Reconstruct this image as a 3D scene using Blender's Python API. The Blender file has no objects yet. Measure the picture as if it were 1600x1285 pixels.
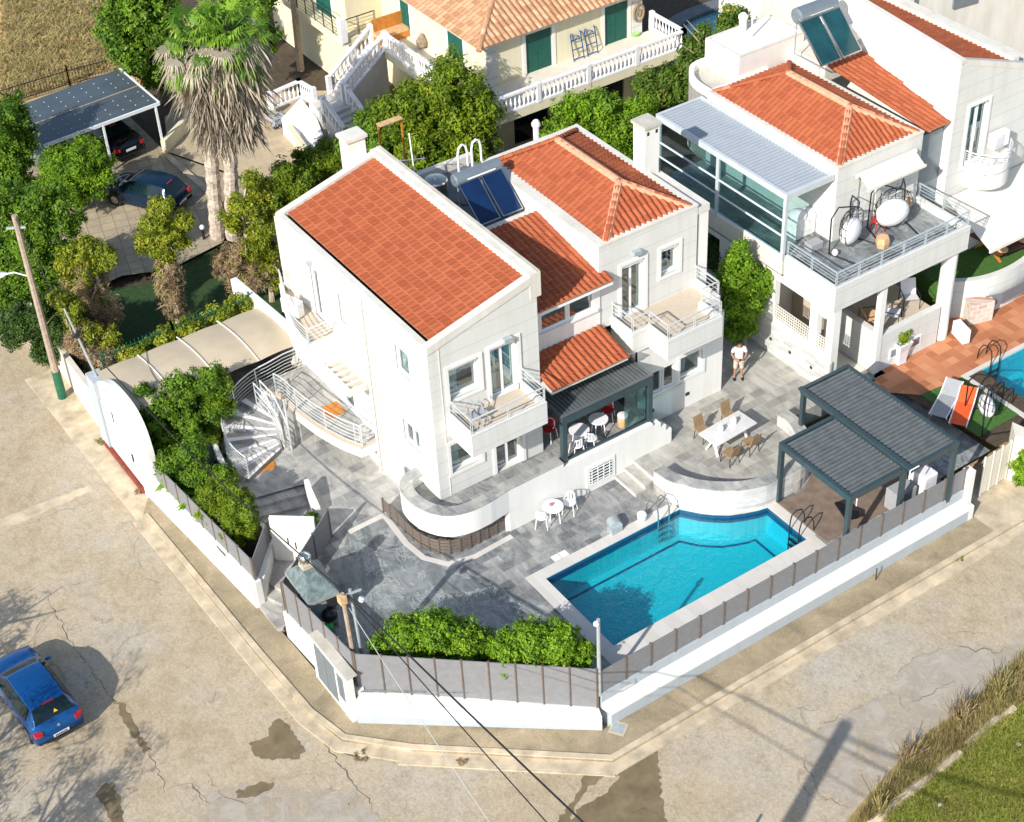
import bpy, bmesh, math, random
import numpy as np
from mathutils import Vector
random.seed(7); rng = np.random.default_rng(7)
S = bpy.context.scene; COL = S.collection
# ------------------------------------------------------------------ camera
FPX = 2603.76; CW, CH = 1600, 1285; HC = 40.0
YAW, PIT, ROL = 0.55946597, 0.68097726, -0.05828877
_f = np.array([math.sin(YAW)*math.cos(PIT), math.cos(YAW)*math.cos(PIT), -math.sin(PIT)])
_r = np.array([math.cos(YAW), -math.sin(YAW), 0.0]); _u = np.cross(_r, _f)
_r2 = _r*math.cos(ROL)+_u*math.sin(ROL); _u2 = -_r*math.sin(ROL)+_u*math.cos(ROL)
CM = np.array([_r2, _u2, _f]); CO = np.array([0, 0, HC])
from mathutils import Matrix
cam_d = bpy.data.cameras.new('camera'); cam = bpy.data.objects.new('camera', cam_d); COL.objects.link(cam)
cam.matrix_world = Matrix(((_r2[0], _u2[0], -_f[0], 0), (_r2[1], _u2[1], -_f[1], 0), (_r2[2], _u2[2], -_f[2], HC), (0, 0, 0, 1)))
cam_d.sensor_width = 36; cam_d.lens = 36*FPX/CW; cam_d.clip_end = 2000; cam_d.clip_start = .5
S.camera = cam
# a photo pixel's line of sight met with a real plane: a surveying aid for reading real coordinates
def _d(px, py): return CM.T @ np.array([(px-CW/2)/FPX, -(py-CH/2)/FPX, 1.0])
def G(px, py, z=0.0): r = _d(px, py); return CO+r*((z-HC)/r[2])
def PX(px, py, x): r = _d(px, py); return CO+r*(x/r[0])
def PY(px, py, y): r = _d(px, py); return CO+r*(y/r[1])
def ZA(px, py, x, y):
    r = _d(px, py); A = np.array([[1, -r[2]], [r[2], -(r@r)]]); o = CO-np.array([x, y, 0]); return float(np.linalg.solve(A, np.array([o[2], r@o]))[0])
# ------------------------------------------------------------------ light
SUN_AZ, SUN_EL = 24.5, 32.5     # shadows run towards +24.5 deg from +X
sd = bpy.data.lights.new('sun', 'SUN'); sun = bpy.data.objects.new('sun', sd); COL.objects.link(sun)
sd.energy = 4.6; sd.angle = math.radians(.5); sd.color = (1, .955, .885)
tosun = Vector((-math.cos(math.radians(SUN_AZ))*math.cos(math.radians(SUN_EL)), -math.sin(math.radians(SUN_AZ))*math.cos(math.radians(SUN_EL)), math.sin(math.radians(SUN_EL))))
sun.rotation_euler = tosun.to_track_quat('Z', 'Y').to_euler(); sun.location = (0, 0, 60)
W = bpy.data.worlds.new('World'); S.world = W; W.use_nodes = True
nt = W.node_tree; bg = nt.nodes['Background']; sky = nt.nodes.new('ShaderNodeTexSky'); sky.sky_type = 'NISHITA'; sky.sun_disc = False
sky.sun_elevation = math.radians(SUN_EL); sky.sun_rotation = math.atan2(tosun.x, tosun.y)
nt.links.new(sky.outputs[0], bg.inputs[0]); bg.inputs[1].default_value = .14
S.view_settings.view_transform = 'Standard'; S.view_settings.look = 'None'; S.view_settings.exposure = .42; S.view_settings.gamma = 1
S.cycles.max_bounces = 6; S.cycles.transparent_max_bounces = 12
# ------------------------------------------------------------------ materials
def nodes_mat(name):
    m = bpy.data.materials.new(name); m.use_nodes = True; t = m.node_tree; return m, t, t.nodes['Principled BSDF']
def N(t, ty, **k):
    n = t.nodes.new(ty)
    for a, b in k.items():
        if a in n.inputs.keys() if False else False: pass
        setattr(n, a, b)
    return n
def ramp(t, fac, stops):
    n = t.nodes.new('ShaderNodeValToRGB'); e = n.color_ramp.elements
    while len(e) < len(stops): e.new(.5)
    for i, (p, c) in enumerate(stops): e[i].position = p; e[i].color = (*c, 1) if len(c) == 3 else c
    t.links.new(fac, n.inputs[0]); return n.outputs[0]
def noise(t, scale, detail=4, rough=.6, vec=None, dist=0):
    n = t.nodes.new('ShaderNodeTexNoise'); n.inputs['Scale'].default_value = scale; n.inputs['Detail'].default_value = detail
    n.inputs['Roughness'].default_value = rough; n.inputs['Distortion'].default_value = dist
    t.links.new(vec if vec else wpos(t), n.inputs['Vector']); return n.outputs['Fac']
def wpos(t):
    g = t.nodes.get('GEO') or t.nodes.new('ShaderNodeNewGeometry'); g.name = 'GEO'; return g.outputs['Position']
def mix(t, fac, a, b, mode='MIX'):
    n = t.nodes.new('ShaderNodeMix'); n.data_type = 'RGBA'; n.blend_type = mode
    for i, v in ((0, fac), (6, a), (7, b)):
        if hasattr(v, 'is_output') or hasattr(v, 'links'): t.links.new(v, n.inputs[i])
        elif i == 0: n.inputs[0].default_value = v
        else: n.inputs[i].default_value = (*v, 1)
    return n.outputs[2]
def bump(t, p, h, strength=.3, dist=.02):
    b = t.nodes.new('ShaderNodeBump'); b.inputs['Strength'].default_value = strength; b.inputs['Distance'].default_value = dist
    t.links.new(h, b.inputs['Height']); t.links.new(b.outputs[0], p.inputs['Normal'])
def mapping(t, scale=(1, 1, 1), rot=0, loc=(0, 0, 0)):
    m = t.nodes.new('ShaderNodeMapping'); m.inputs['Scale'].default_value = scale; m.inputs['Rotation'].default_value = (0, 0, rot); m.inputs['Location'].default_value = loc
    t.links.new(wpos(t), m.inputs[0]); return m.outputs[0]
def plain(name, col, rough=.6, var=.12, scale=3, metal=0, spec=None, bmp=0):
    m, t, p = nodes_mat(name)
    n = noise(t, scale, 5)
    a = tuple(c*(1-var) for c in col); b = tuple(min(1, c*(1+var)) for c in col)
    t.links.new(ramp(t, n, [(.3, a), (.7, b)]), p.inputs['Base Color'])
    p.inputs['Roughness'].default_value = rough; p.inputs['Metallic'].default_value = metal
    if spec is not None: p.inputs['Specular IOR Level'].default_value = spec
    if bmp: bump(t, p, noise(t, scale*8, 4), bmp, .01)
    return m
def plaster(name, col, groove=0, stain=.12):
    m, t, p = nodes_mat(name)
    n = noise(t, 1.2, 6, .65, mapping(t, (1, 1, .35))); n2 = noise(t, 14, 4, .7)
    c = mix(t, ramp(t, n, [(.35, (0, 0, 0)), (.75, (1, 1, 1))]), tuple(x*(1-stain) for x in (col[0], col[1], col[2]*.97)), col)
    c = mix(t, .08, c, ramp(t, n2, [(.3, (.5, .5, .5)), (.7, (1, 1, 1))]), 'MULTIPLY')
    c = mix(t, .16+stain*.5, c, ramp(t, noise(t, 1.0, 6, .7, mapping(t, (3.2, 3.2, .18))), [(.32, (.66, .63, .57)), (.56, (1, 1, 1))]), 'MULTIPLY')
    p.inputs['Roughness'].default_value = .75; p.inputs['Specular IOR Level'].default_value = .25
    if groove:
        sx = t.nodes.new('ShaderNodeSeparateXYZ'); t.links.new(wpos(t), sx.inputs[0])
        a = t.nodes.new('ShaderNodeMath'); a.operation = 'PINGPONG'; a.inputs[1].default_value = groove/2; t.links.new(sx.outputs[2], a.inputs[0])
        g = t.nodes.new('ShaderNodeMath'); g.operation = 'LESS_THAN'; g.inputs[1].default_value = .014; t.links.new(a.outputs[0], g.inputs[0])
        c = mix(t, g.outputs[0], c, tuple(x*.74 for x in col))
    t.links.new(c, p.inputs['Base Color']); bump(t, p, n2, .15, .01)
    return m
def tiles(name, cols, bw, bh, rot=0, mortar=(.3, .3, .28), msize=.012, veins=.5, rough=.45, offset=.5, blotch=.3, bias=0, wall=False, vein2=0):
    m, t, p = nodes_mat(name)
    vec = mapping(t, (1, 1, 1), rot)
    if wall:
        sx = t.nodes.new('ShaderNodeSeparateXYZ'); t.links.new(wpos(t), sx.inputs[0]); ad = t.nodes.new('ShaderNodeMath'); t.links.new(sx.outputs[0], ad.inputs[0]); t.links.new(sx.outputs[1], ad.inputs[1])
        cb = t.nodes.new('ShaderNodeCombineXYZ'); t.links.new(ad.outputs[0], cb.inputs[0]); t.links.new(sx.outputs[2], cb.inputs[1]); vec = cb.outputs[0]
    b = t.nodes.new('ShaderNodeTexBrick'); b.offset = offset; t.links.new(vec, b.inputs['Vector'])
    b.inputs['Color1'].default_value = (0, 0, 0, 1); b.inputs['Color2'].default_value = (1, 1, 1, 1); b.inputs['Mortar'].default_value = (.5, .5, .5, 1)
    b.inputs['Scale'].default_value = 1; b.inputs['Brick Width'].default_value = bw; b.inputs['Row Height'].default_value = bh; b.inputs['Mortar Size'].default_value = msize; b.inputs['Bias'].default_value = bias
    c = ramp(t, b.outputs['Color'], [(i/(len(cols)-1), q) for i, q in enumerate(cols)])
    n = noise(t, 1.6, 8, .7, mapping(t, (1, .45, 1), rot+.6), 1.5)
    c = mix(t, veins, c, ramp(t, n, [(.3, (.25, .25, .26)), (.5, (.7, .7, .7)), (.62, (1, 1, 1))]), 'MULTIPLY')
    if vein2: nv = noise(t, .95, 10, .78, mapping(t, (1, .5, 1), rot+.9), 1.2); c = mix(t, mix(t, 1.0, ramp(t, nv, [(.53, (0, 0, 0)), (.545, (1, 1, 1)), (.56, (0, 0, 0)), (.60, (0, 0, 0)), (.615, (.8, .8, .8)), (.63, (0, 0, 0))]), (vein2,)*3, 'MULTIPLY'), c, (.62, .64, .62))
    n3 = noise(t, .35, 4); c = mix(t, blotch, c, ramp(t, n3, [(.35, (.55, .56, .58)), (.65, (1, 1, .98))]), 'MULTIPLY')
    c = mix(t, b.outputs['Fac'], c, mortar); t.links.new(c, p.inputs['Base Color'])
    p.inputs['Roughness'].default_value = rough; return m
def patchmat(name, col, lo=.38, hi=.52, amount=.9, var=.3, sc=1.3):
    m = plain(name, col, .9, var, 1.6); t = m.node_tree; p = t.nodes['Principled BSDF']; tr = t.nodes.new('ShaderNodeBsdfTransparent'); ms = t.nodes.new('ShaderNodeMixShader')
    t.links.new(ramp(t, noise(t, sc, 9, .75, None, .8), [(lo, (0, 0, 0)), (hi, (amount,)*3)]), ms.inputs[0]); t.links.new(tr.outputs[0], ms.inputs[1]); t.links.new(p.outputs[0], ms.inputs[2]); t.links.new(ms.outputs[0], t.nodes['Material Output'].inputs[0]); return m
def glassy(name, tint=(.55, .7, .7), rough=.03, refl=.25):
    m = bpy.data.materials.new(name); m.use_nodes = True; t = m.node_tree; t.nodes.remove(t.nodes['Principled BSDF']); out = t.nodes['Material Output']
    a = t.nodes.new('ShaderNodeBsdfTransparent'); a.inputs[0].default_value = (*tint, 1)
    g = t.nodes.new('ShaderNodeBsdfGlossy'); g.inputs['Roughness'].default_value = rough; g.inputs[0].default_value = (.9, .97, 1, 1)
    l = t.nodes.new('ShaderNodeLayerWeight'); l.inputs[0].default_value = .35
    pw = t.nodes.new('ShaderNodeMath'); pw.operation = 'POWER'; pw.inputs[1].default_value = 4; t.links.new(l.outputs['Facing'], pw.inputs[0]); l.inputs[0].default_value = .5
    ml = t.nodes.new('ShaderNodeMath'); ml.operation = 'MULTIPLY_ADD'; ml.inputs[1].default_value = .75; ml.inputs[2].default_value = refl*.2; t.links.new(pw.outputs[0], ml.inputs[0])
    x = t.nodes.new('ShaderNodeMixShader'); t.links.new(ml.outputs[0], x.inputs[0]); t.links.new(a.outputs[0], x.inputs[1]); t.links.new(g.outputs[0], x.inputs[2]); t.links.new(x.outputs[0], out.inputs[0])
    return m
def water_mat(name, tint):
    m = glassy(name, tint, .02, .35); t = m.node_tree
    n = noise(t, 3.2, 3, .55, None, .4); b = t.nodes.new('ShaderNodeBump'); b.inputs['Strength'].default_value = .55; b.inputs['Distance'].default_value = .06; t.links.new(n, b.inputs['Height'])
    n2 = noise(t, 9, 2, .5); b2 = t.nodes.new('ShaderNodeBump'); b2.inputs['Strength'].default_value = .35; b2.inputs['Distance'].default_value = .03
    t.links.new(n2, b2.inputs['Height']); t.links.new(b.outputs[0], b2.inputs['Normal'])
    for q in t.nodes:
        if q.type == 'BSDF_GLOSSY': t.links.new(b2.outputs[0], q.inputs['Normal']); q.inputs['Roughness'].default_value = .06
        if q.type == 'LAYER_WEIGHT': t.links.new(b2.outputs[0], q.inputs['Normal'])
    return m
def leafmat(name, lo, hi, dry=None, drya=.15):
    m, t, p = nodes_mat(name)
    a = t.nodes.new('ShaderNodeAttribute'); a.attribute_name = 'rnd'
    st = [(0, lo), (.85, hi), (1, dry or hi)]
    if dry: st = [(0, lo), (1-drya, hi), (1, dry)]
    t.links.new(ramp(t, a.outputs['Fac'], st), p.inputs['Base Color']); p.inputs['Roughness'].default_value = .55
    p.inputs['Specular IOR Level'].default_value = .25
    tr = t.nodes.new('ShaderNodeBsdfTranslucent'); ms = t.nodes.new('ShaderNodeMixShader'); ms.inputs[0].default_value = .2
    t.links.new(ramp(t, a.outputs['Fac'], [(s, tuple(min(1, c*1.5) for c in q)) for s, q in st]), tr.inputs[0])
    o = t.nodes['Material Output']; t.links.new(p.outputs[0], ms.inputs[1]); t.links.new(tr.outputs[0], ms.inputs[2]); t.links.new(ms.outputs[0], o.inputs[0])
    return m
def tilemat(name, lo, hi, lip):
    m, t, p = nodes_mat(name); a = t.nodes.new('ShaderNodeAttribute'); a.attribute_name = 'rnd'
    c = ramp(t, a.outputs['Fac'], [(0, lo), (.5, tuple((x+y)/2 for x, y in zip(lo, hi))), (.92, hi), (.97, lip)])
    n = noise(t, 2.5, 6, .7); c = mix(t, .35, c, ramp(t, n, [(.3, (.7, .62, .6)), (.7, (1, 1, 1))]), 'MULTIPLY')
    n2 = noise(t, 30, 3); c = mix(t, .25, c, ramp(t, n2, [(.3, (.7, .7, .7)), (.7, (1, 1, 1))]), 'MULTIPLY')
    t.links.new(c, p.inputs['Base Color']); p.inputs['Roughness'].default_value = .8; p.inputs['Specular IOR Level'].default_value = .2; return m
M = {}
M['white'] = plaster('white_plaster', (.80, .79, .76), 0, .05)
M['whiteg'] = plaster('scored_plaster', (.69, .69, .665), .62, .08)
M['wallgrey'] = plaster('grey_paint_and_shade', (.43, .475, .52), 0, .06)  # grey paint, also carrying the painted shade of the front street wall
M['cream'] = plaster('cream_plaster', (.74, .69, .60), 0, .1)
M['cap'] = plaster('weathered_coping', (.66, .62, .54), 0, .3)
M['capw'] = plaster('white_coping', (.76, .73, .66), 0, .18)
M['yellow'] = plaster('yellow_plaster', (.78, .72, .52), 0, .08)
M['tile'] = tilemat('terracotta_tiles', (.34, .088, .038), (.44, .130, .056), (.56, .24, .14))
M['tileold'] = tilemat('old_clay_tiles', (.42, .22, .11), (.66, .40, .24), (.74, .52, .36))
M['mortar'] = plain('ridge_mortar', (.60, .30, .18), .9, .2, 6)
M['flatroof'] = plain('grey_roof_membrane', (.13, .14, .155), .8, .2, 2)
M['metal'] = plain('brushed_steel', (.62, .63, .62), .28, .06, 8, 1)
M['alu'] = plain('white_aluminium', (.74, .76, .77), .4, .05, 3)
M['rail'] = plain('silver_painted_rail', (.66, .68, .68), .35, .06, 5, .3)
M['dark'] = plain('anthracite_aluminium', (.034, .058, .066), .35, .15, 4)
M['louvre'] = plain('anthracite_louvre', (.135, .15, .152), .35, .2, 3, .2)
M['alug'] = plain('grey_aluminium', (.50, .54, .56), .4, .06, 3)
M['railblue'] = plain('blue_silver_rail', (.46, .53, .56), .35, .06, 5, .2)
M['glouvre'] = plain('pale_grey_louvre', (.34, .38, .42), .4, .06, 3)
M['glass'] = glassy('window_glass', (.55, .74, .74), .02, 1.4)
M['glassclear'] = glassy('clear_glass', (.72, .85, .85), .02, .3)
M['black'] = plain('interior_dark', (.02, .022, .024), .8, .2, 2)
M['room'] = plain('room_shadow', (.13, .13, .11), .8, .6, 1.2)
M['curtain'] = plain('white_curtain', (.70, .72, .69), .8, .2, 6)
M['frame'] = plain('white_window_frame', (.80, .81, .80), .4, .03, 3)
M['solar'] = plain('solar_collector_glass', (.006, .022, .07), .12, .2, 1.5)
M['solar2'] = plain('solar_collector_green', (.012, .06, .07), .15, .3, 1.5)
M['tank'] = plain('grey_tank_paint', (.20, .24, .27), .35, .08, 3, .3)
M['inox'] = plain('stainless_tank', (.55, .50, .42), .22, .15, 3, 1)
M['deck'] = tiles('grey_marble_paving', [(.17, .185, .195), (.29, .30, .30), (.46, .46, .44), (.36, .36, .35), (.24, .25, .26)], .62, .40, 0, (.28, .28, .27), .008, .85, blotch=.5, vein2=.35)
M['decklight'] = tiles('light_marble_paving', [(.32, .325, .32), (.46, .455, .43), (.56, .54, .49), (.40, .40, .385)], .6, .4, 0, (.36, .35, .33), .008, .7, blotch=.25, vein2=.3)
M['deckdark'] = tiles('dark_veined_marble', [(.19, .215, .225), (.25, .275, .28), (.31, .33, .33)], 1.2, 1.2, .3, (.16, .17, .17), .005, .9, offset=0, vein2=.8)
M['terrace'] = tiles('beige_stone_terrace', [(.34, .33, .30), (.45, .435, .39), (.54, .52, .46), (.40, .395, .37)], .6, .4, 0, (.40, .38, .34), .008, .6, blotch=.25)
M['coping'] = tiles('pale_pool_coping', [(.60, .57, .52), (.66, .63, .58)], .5, 5, 0, (.5, .48, .44), .006, .12, blotch=.1)
M['clad'] = tiles('split_marble_cladding', [(.5, .5, .49), (.66, .65, .62), (.72, .71, .69)], .5, .12, 0, (.5, .5, .48), .006, .3, wall=True)
M['wood'] = plain('brown_composite_deck', (.20, .15, .115), .6, .25, 2.5)
M['orangewood'] = plain('varnished_orange_wood', (.50, .19, .03), .5, .25, 5)
M['darkwood'] = plain('dark_brown_wood', (.10, .035, .02), .5, .3, 6)
M['palewood'] = plain('pale_wood', (.60, .38, .20), .6, .2, 6)
M['fence'] = plain('grey_composite_panel', (.20, .203, .212), .6, .1, 5)
M['fpost'] = plain('bronze_fence_post', (.15, .12, .10), .45, .15, 5)
M['terracotta'] = tiles('terracotta_paving', [(.38, .13, .05), (.52, .20, .09), (.60, .27, .13)], .38, .38, 0, (.42, .20, .11), .007, .12, .7, 0, .15)
M['pooltile'] = tiles('blue_pool_mosaic', [(.03, .47, .53), (.05, .56, .61)], .05, .05, 0, (.05, .5, .62), .002, 0, .4, 0, 0)
M['poolline'] = plain('dark_blue_mosaic', (.01, .07, .16), .4, .1, 9)
M['water'] = water_mat('pool_water', (.34, .86, .90))
M['turf'] = plain('artificial_turf', (.05, .13, .02), .9, .35, 9)
M['bark'] = plain('grey_brown_bark', (.26, .20, .14), .9, .35, 5, bmp=.5)
M['barkpale'] = plain('pale_dry_bark', (.44, .35, .25), .9, .25, 6, bmp=.4)
M['bluepaint'] = plain('blue_car_paint', (.005, .075, .25), .16, .08, 9, .3)
M['blackpaint'] = plain('black_car_paint', (.006, .008, .012), .15, .1, 2, .2)
M['darkblue'] = plain('dark_blue_car_paint', (.004, .02, .045), .15, .1, 2, .2)
M['carglass'] = plain('car_glass', (.006, .018, .02), .05, .1, 2)
M['rubber'] = plain('black_rubber', (.015, .015, .016), .8, .1, 3)
M['red'] = plain('red_plastic', (.45, .015, .02), .3, .1, 5)
M['whitep'] = plain('white_plastic', (.80, .79, .80), .45, .04, 5)
M['fabric'] = plain('white_cushion_fabric', (.72, .70, .72), .9, .08, 5)
M['rattan'] = plain('brown_rattan', (.28, .19, .10), .7, .2, 12)
M['orange'] = plain('orange_fabric', (.75, .10, .02), .7, .1, 5)
M['greyfab'] = plain('grey_fabric', (.33, .34, .35), .8, .08, 5)
M['blackm'] = plain('black_wire', (.012, .012, .014), .4, .1, 5)
M['skin'] = plain('skin', (.36, .19, .12), .6, .1, 9)
M['tan'] = plain('beige_cloth', (.52, .44, .34), .9, .08, 9)
M['green'] = plain('green_paint', (.012, .11, .055), .6, .3, 4)
M['shutter'] = plain('dark_green_shutter', (.008, .10, .075), .5, .15, 4)
M['awning'] = plain('beige_awning_cloth', (.50, .42, .30), .9, .07, 1.5)
M['awnw'] = plain('cream_awning_cloth', (.70, .66, .58), .9, .05, 1.5)
M['poleWood'] = plain('weathered_pole_wood', (.34, .27, .20), .9, .25, 5)
M['galv'] = plain('galvanised_pole', (.42, .47, .48), .45, .12, 5, .3)
M['stone'] = plain('pale_stone_blocks', (.30, .32, .29), .8, .2, 4, bmp=.3)
M['soil'] = plain('dark_soil', (.07, .05, .03), .95, .35, 4)
M['cable'] = plain('black_cable', (.01, .01, .012), .6, .1, 3)
M['cablew'] = plain('grey_cable', (.55, .55, .52), .6, .1, 3)
M['leaf'] = leafmat('green_leaves', (.016, .055, .006), (.15, .27, .016))
M['leafhedge'] = leafmat('bright_green_leaves', (.025, .08, .005), (.22, .38, .016))
M['leafdark'] = leafmat('dark_green_leaves', (.012, .035, .008), (.07, .14, .02), (.30, .26, .05), .08)
M['leafyel'] = leafmat('yellow_green_leaves', (.04, .075, .006), (.30, .34, .022), (.46, .30, .07), .15)
M['leafdry'] = leafmat('dry_brown_twigs', (.16, .11, .055), (.46, .34, .20), (.30, .30, .05), .2)
M['needle'] = leafmat('conifer_needles', (.025, .065, .004), (.22, .31, .014), (.32, .25, .03), .08)
M['palmgreen'] = leafmat('green_palm_leaf', (.04, .12, .006), (.22, .38, .03))
M['palmdry'] = leafmat('dead_palm_leaf', (.20, .165, .12), (.52, .45, .35))
M['drygrass'] = leafmat('dry_grass', (.17, .14, .05), (.44, .36, .16), (.14, .19, .03), .2)
M['grass'] = leafmat('green_grass', (.30, .24, .08), (.20, .28, .025), (.46, .37, .12), .35)
# ------------------------------------------------------------------ object helpers
WL = {}
def tag(o, label=None, cat=None, group=None, kind=None):
    if label: o['label'] = label
    if cat: o['category'] = cat
    if group: o['group'] = group
    if kind: o['kind'] = kind
    return o
def thing(name, label, cat, loc=(0, 0, 0), rz=0, group=None):
    o = bpy.data.objects.new(name, None); COL.objects.link(o); o.location = [float(v) for v in loc]; o.rotation_euler = (0, 0, rz); o.empty_display_size = .3
    tag(o, label, cat, group); WL[o.name] = np.array([float(v) for v in loc]); return o
class MB:
    def __init__(s): s.v = []; s.f = []; s.n = 0; s.r = []
    def add(s, vs, fs, rnd=None):
        s.v.extend([tuple(float(c) for c in v) for v in vs]); s.f.extend([tuple(i+s.n for i in f) for f in fs]); s.n += len(vs)
        s.r.extend([rnd if rnd is not None else random.random()]*len(fs)); return s
    def quad(s, a, b, c, d): return s.add([a, b, c, d], [(0, 1, 2, 3)])
    def poly(s, pts, z=None):
        p = [(q[0], q[1], z) if z is not None else q for q in pts]; return s.add(p, [tuple(range(len(p)))])
    def box(s, x0, y0, z0, x1, y1, z1):
        if x0 > x1: x0, x1 = x1, x0
        if y0 > y1: y0, y1 = y1, y0
        if z0 > z1: z0, z1 = z1, z0
        return s.hexa([(x0, y0), (x1, y0), (x1, y1), (x0, y1)], z0, z1)
    def hexa(s, p, z0, z1):
        n = len(p); v = [(q[0], q[1], z0) for q in p]+[(q[0], q[1], z1) for q in p]
        a = sum(p[i][0]*p[(i+1) % n][1]-p[(i+1) % n][0]*p[i][1] for i in range(n))
        fs = [tuple(range(n))[::-1], tuple(range(n, 2*n))]+[(i, (i+1) % n, n+(i+1) % n, n+i) for i in range(n)]
        if a < 0: fs = [f[::-1] for f in fs]
        return s.add(v, fs)
    def frame(s, F, u0, u1, v0, v1, w0, w1):
        o, r, u, n = F; P = lambda a, b, c: o+r*a+u*b+n*c
        v = [P(u0, v0, w0), P(u1, v0, w0), P(u1, v1, w0), P(u0, v1, w0), P(u0, v0, w1), P(u1, v0, w1), P(u1, v1, w1), P(u0, v1, w1)]
        return s.add(v, [(3, 2, 1, 0), (4, 5, 6, 7), (0, 1, 5, 4), (1, 2, 6, 5), (2, 3, 7, 6), (3, 0, 4, 7)])
    def beam(s, a, b, w, h, up=(0, 0, 1)):
        a = Vector([float(c) for c in a]); b = Vector([float(c) for c in b]); d = (b-a).normalized(); up = Vector(up); r = d.cross(up)
        if r.length < 1e-4: r = d.cross(Vector((1, 0, 0)))
        r.normalize(); u = r.cross(d); v = []
        for p in (a, b):
            for i, j in ((-1, -1), (1, -1), (1, 1), (-1, 1)): v.append(p+r*(i*w/2)+u*(j*h/2))
        return s.add(v, [(0, 1, 2, 3), (7, 6, 5, 4), (0, 4, 5, 1), (1, 5, 6, 2), (2, 6, 7, 3), (3, 7, 4, 0)])
    def tube(s, path, r, n=6, cap=True):
        P = [Vector([float(c) for c in p]) for p in path]; rs = r if isinstance(r, (list, tuple)) else [r]*len(P); vs = []; fs = []; prev = None
        for i, p in enumerate(P):
            d = (P[min(i+1, len(P)-1)]-P[max(i-1, 0)]).normalized()
            x = prev-d*prev.dot(d) if prev is not None else d.cross(Vector((0, 0, 1)))
            if x.length < 1e-3: x = d.cross(Vector((1, 0, 0)))
            x.normalize(); prev = x; y = d.cross(x)
            for k in range(n): a = 2*math.pi*k/n; vs.append(p+x*(rs[i]*math.cos(a))+y*(rs[i]*math.sin(a)))
        for i in range(len(P)-1):
            for k in range(n): fs.append((i*n+k, i*n+(k+1) % n, (i+1)*n+(k+1) % n, (i+1)*n+k))
        if cap: fs.append(tuple(range(n))[::-1]); fs.append(tuple((len(P)-1)*n+k for k in range(n)))
        return s.add(vs, fs)
    def lathe(s, x, y, prof, n=16, cap=True):
        vs = []; fs = []
        for (r, z) in prof:
            for k in range(n): a = 2*math.pi*k/n; vs.append((x+r*math.cos(a), y+r*math.sin(a), z))
        for i in range(len(prof)-1):
            for k in range(n): fs.append((i*n+k, i*n+(k+1) % n, (i+1)*n+(k+1) % n, (i+1)*n+k))
        if cap: fs.append(tuple(range(n))[::-1]); fs.append(tuple((len(prof)-1)*n+k for k in range(n)))
        return s.add(vs, fs)
    def cyl(s, a, b, r, n=16, r2=None): return s.tube([a, b], [r, r2 if r2 is not None else r], n)
    def ball(s, c, r, n=10, sz=1, sx=1, sy=1):
        m = max(4, n//2); vs = []; fs = []
        for i in range(m+1):
            t = math.pi*i/m
            for k in range(n): a = 2*math.pi*k/n; vs.append((c[0]+r*sx*math.sin(t)*math.cos(a), c[1]+r*sy*math.sin(t)*math.sin(a), c[2]-r*sz*math.cos(t)))
        for i in range(m):
            for k in range(n): fs.append((i*n+k, i*n+(k+1) % n, (i+1)*n+(k+1) % n, (i+1)*n+k))
        return s.add(vs, fs)
    def pathwall(s, path, t, z0, z1, side=0, closed=False):
        """wall of thickness t along a plan path; side 0 centred, 1 to the left of travel, -1 to the right; z may be per point"""
        P = [np.array(p[:2], float) for p in path]; n = len(P); L = []; R = []
        for i in range(n):
            a = P[i-1] if (i > 0 or closed) else None; b = P[(i+1) % n] if (i < n-1 or closed) else None
            d1 = (P[i]-a)/np.linalg.norm(P[i]-a) if a is not None else None; d2 = (b-P[i])/np.linalg.norm(b-P[i]) if b is not None else None
            if d1 is None: d1 = d2
            if d2 is None: d2 = d1
            n1 = np.array([-d1[1], d1[0]]); n2 = np.array([-d2[1], d2[0]]); m = n1+n2; m /= max(.3, (m@n1)) if (m@n1) else 1
            lo, hi = {0: (-.5, .5), 1: (0, 1), -1: (-1, 0)}[side]; L.append(P[i]+m*hi*t); R.append(P[i]+m*lo*t)
        z0s = z0 if hasattr(z0, '__len__') else [z0]*n; z1s = z1 if hasattr(z1, '__len__') else [z1]*n
        vs = []
        for i in range(n): vs += [(*R[i], z0s[i]), (*L[i], z0s[i]), (*L[i], z1s[i]), (*R[i], z1s[i])]
        fs = []
        for i in range(n if closed else n-1):
            a = 4*i; b = 4*((i+1) % n)
            for k in range(4): k2 = (k+1) % 4; fs.append((a+k, a+k2, b+k2, b+k))
        if not closed: fs += [(3, 2, 1, 0), (4*(n-1), 4*(n-1)+1, 4*(n-1)+2, 4*(n-1)+3)]
        return s.add(vs, fs)
    def build(s, name, mat, parent=None, smooth=False, bevel=0, local=False, rnd=False, origin=None, **tg):
        v = np.array(s.v); me = bpy.data.meshes.new(name)
        if local: off = np.zeros(3)
        elif parent is not None: off = WL[parent.name]
        elif origin is not None: off = np.array(origin, float)
        else: off = np.array([v[:, 0].mean(), v[:, 1].mean(), v[:, 2].min()])
        me.from_pydata((v-off).tolist(), [], s.f); me.update()
        if rnd:
            at = me.attributes.new('rnd', 'FLOAT', 'FACE'); at.data.foreach_set('value', s.r)
        o = bpy.data.objects.new(name, me); COL.objects.link(o); me.materials.append(M[mat] if isinstance(mat, str) else mat)
        if parent is not None: o.parent = parent; WL[o.name] = WL[parent.name] if not local else np.zeros(3)
        else: o.location = off; WL[o.name] = off
        if smooth:
            me.polygons.foreach_set('use_smooth', [True]*len(me.polygons))
            try: me.set_sharp_from_angle(angle=math.radians(35))
            except Exception: pass
        if bevel:
            b = o.modifiers.new('bevel', 'BEVEL'); b.width = bevel; b.segments = 2; b.limit_method = 'ANGLE'
        tag(o, **tg); return o
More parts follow.
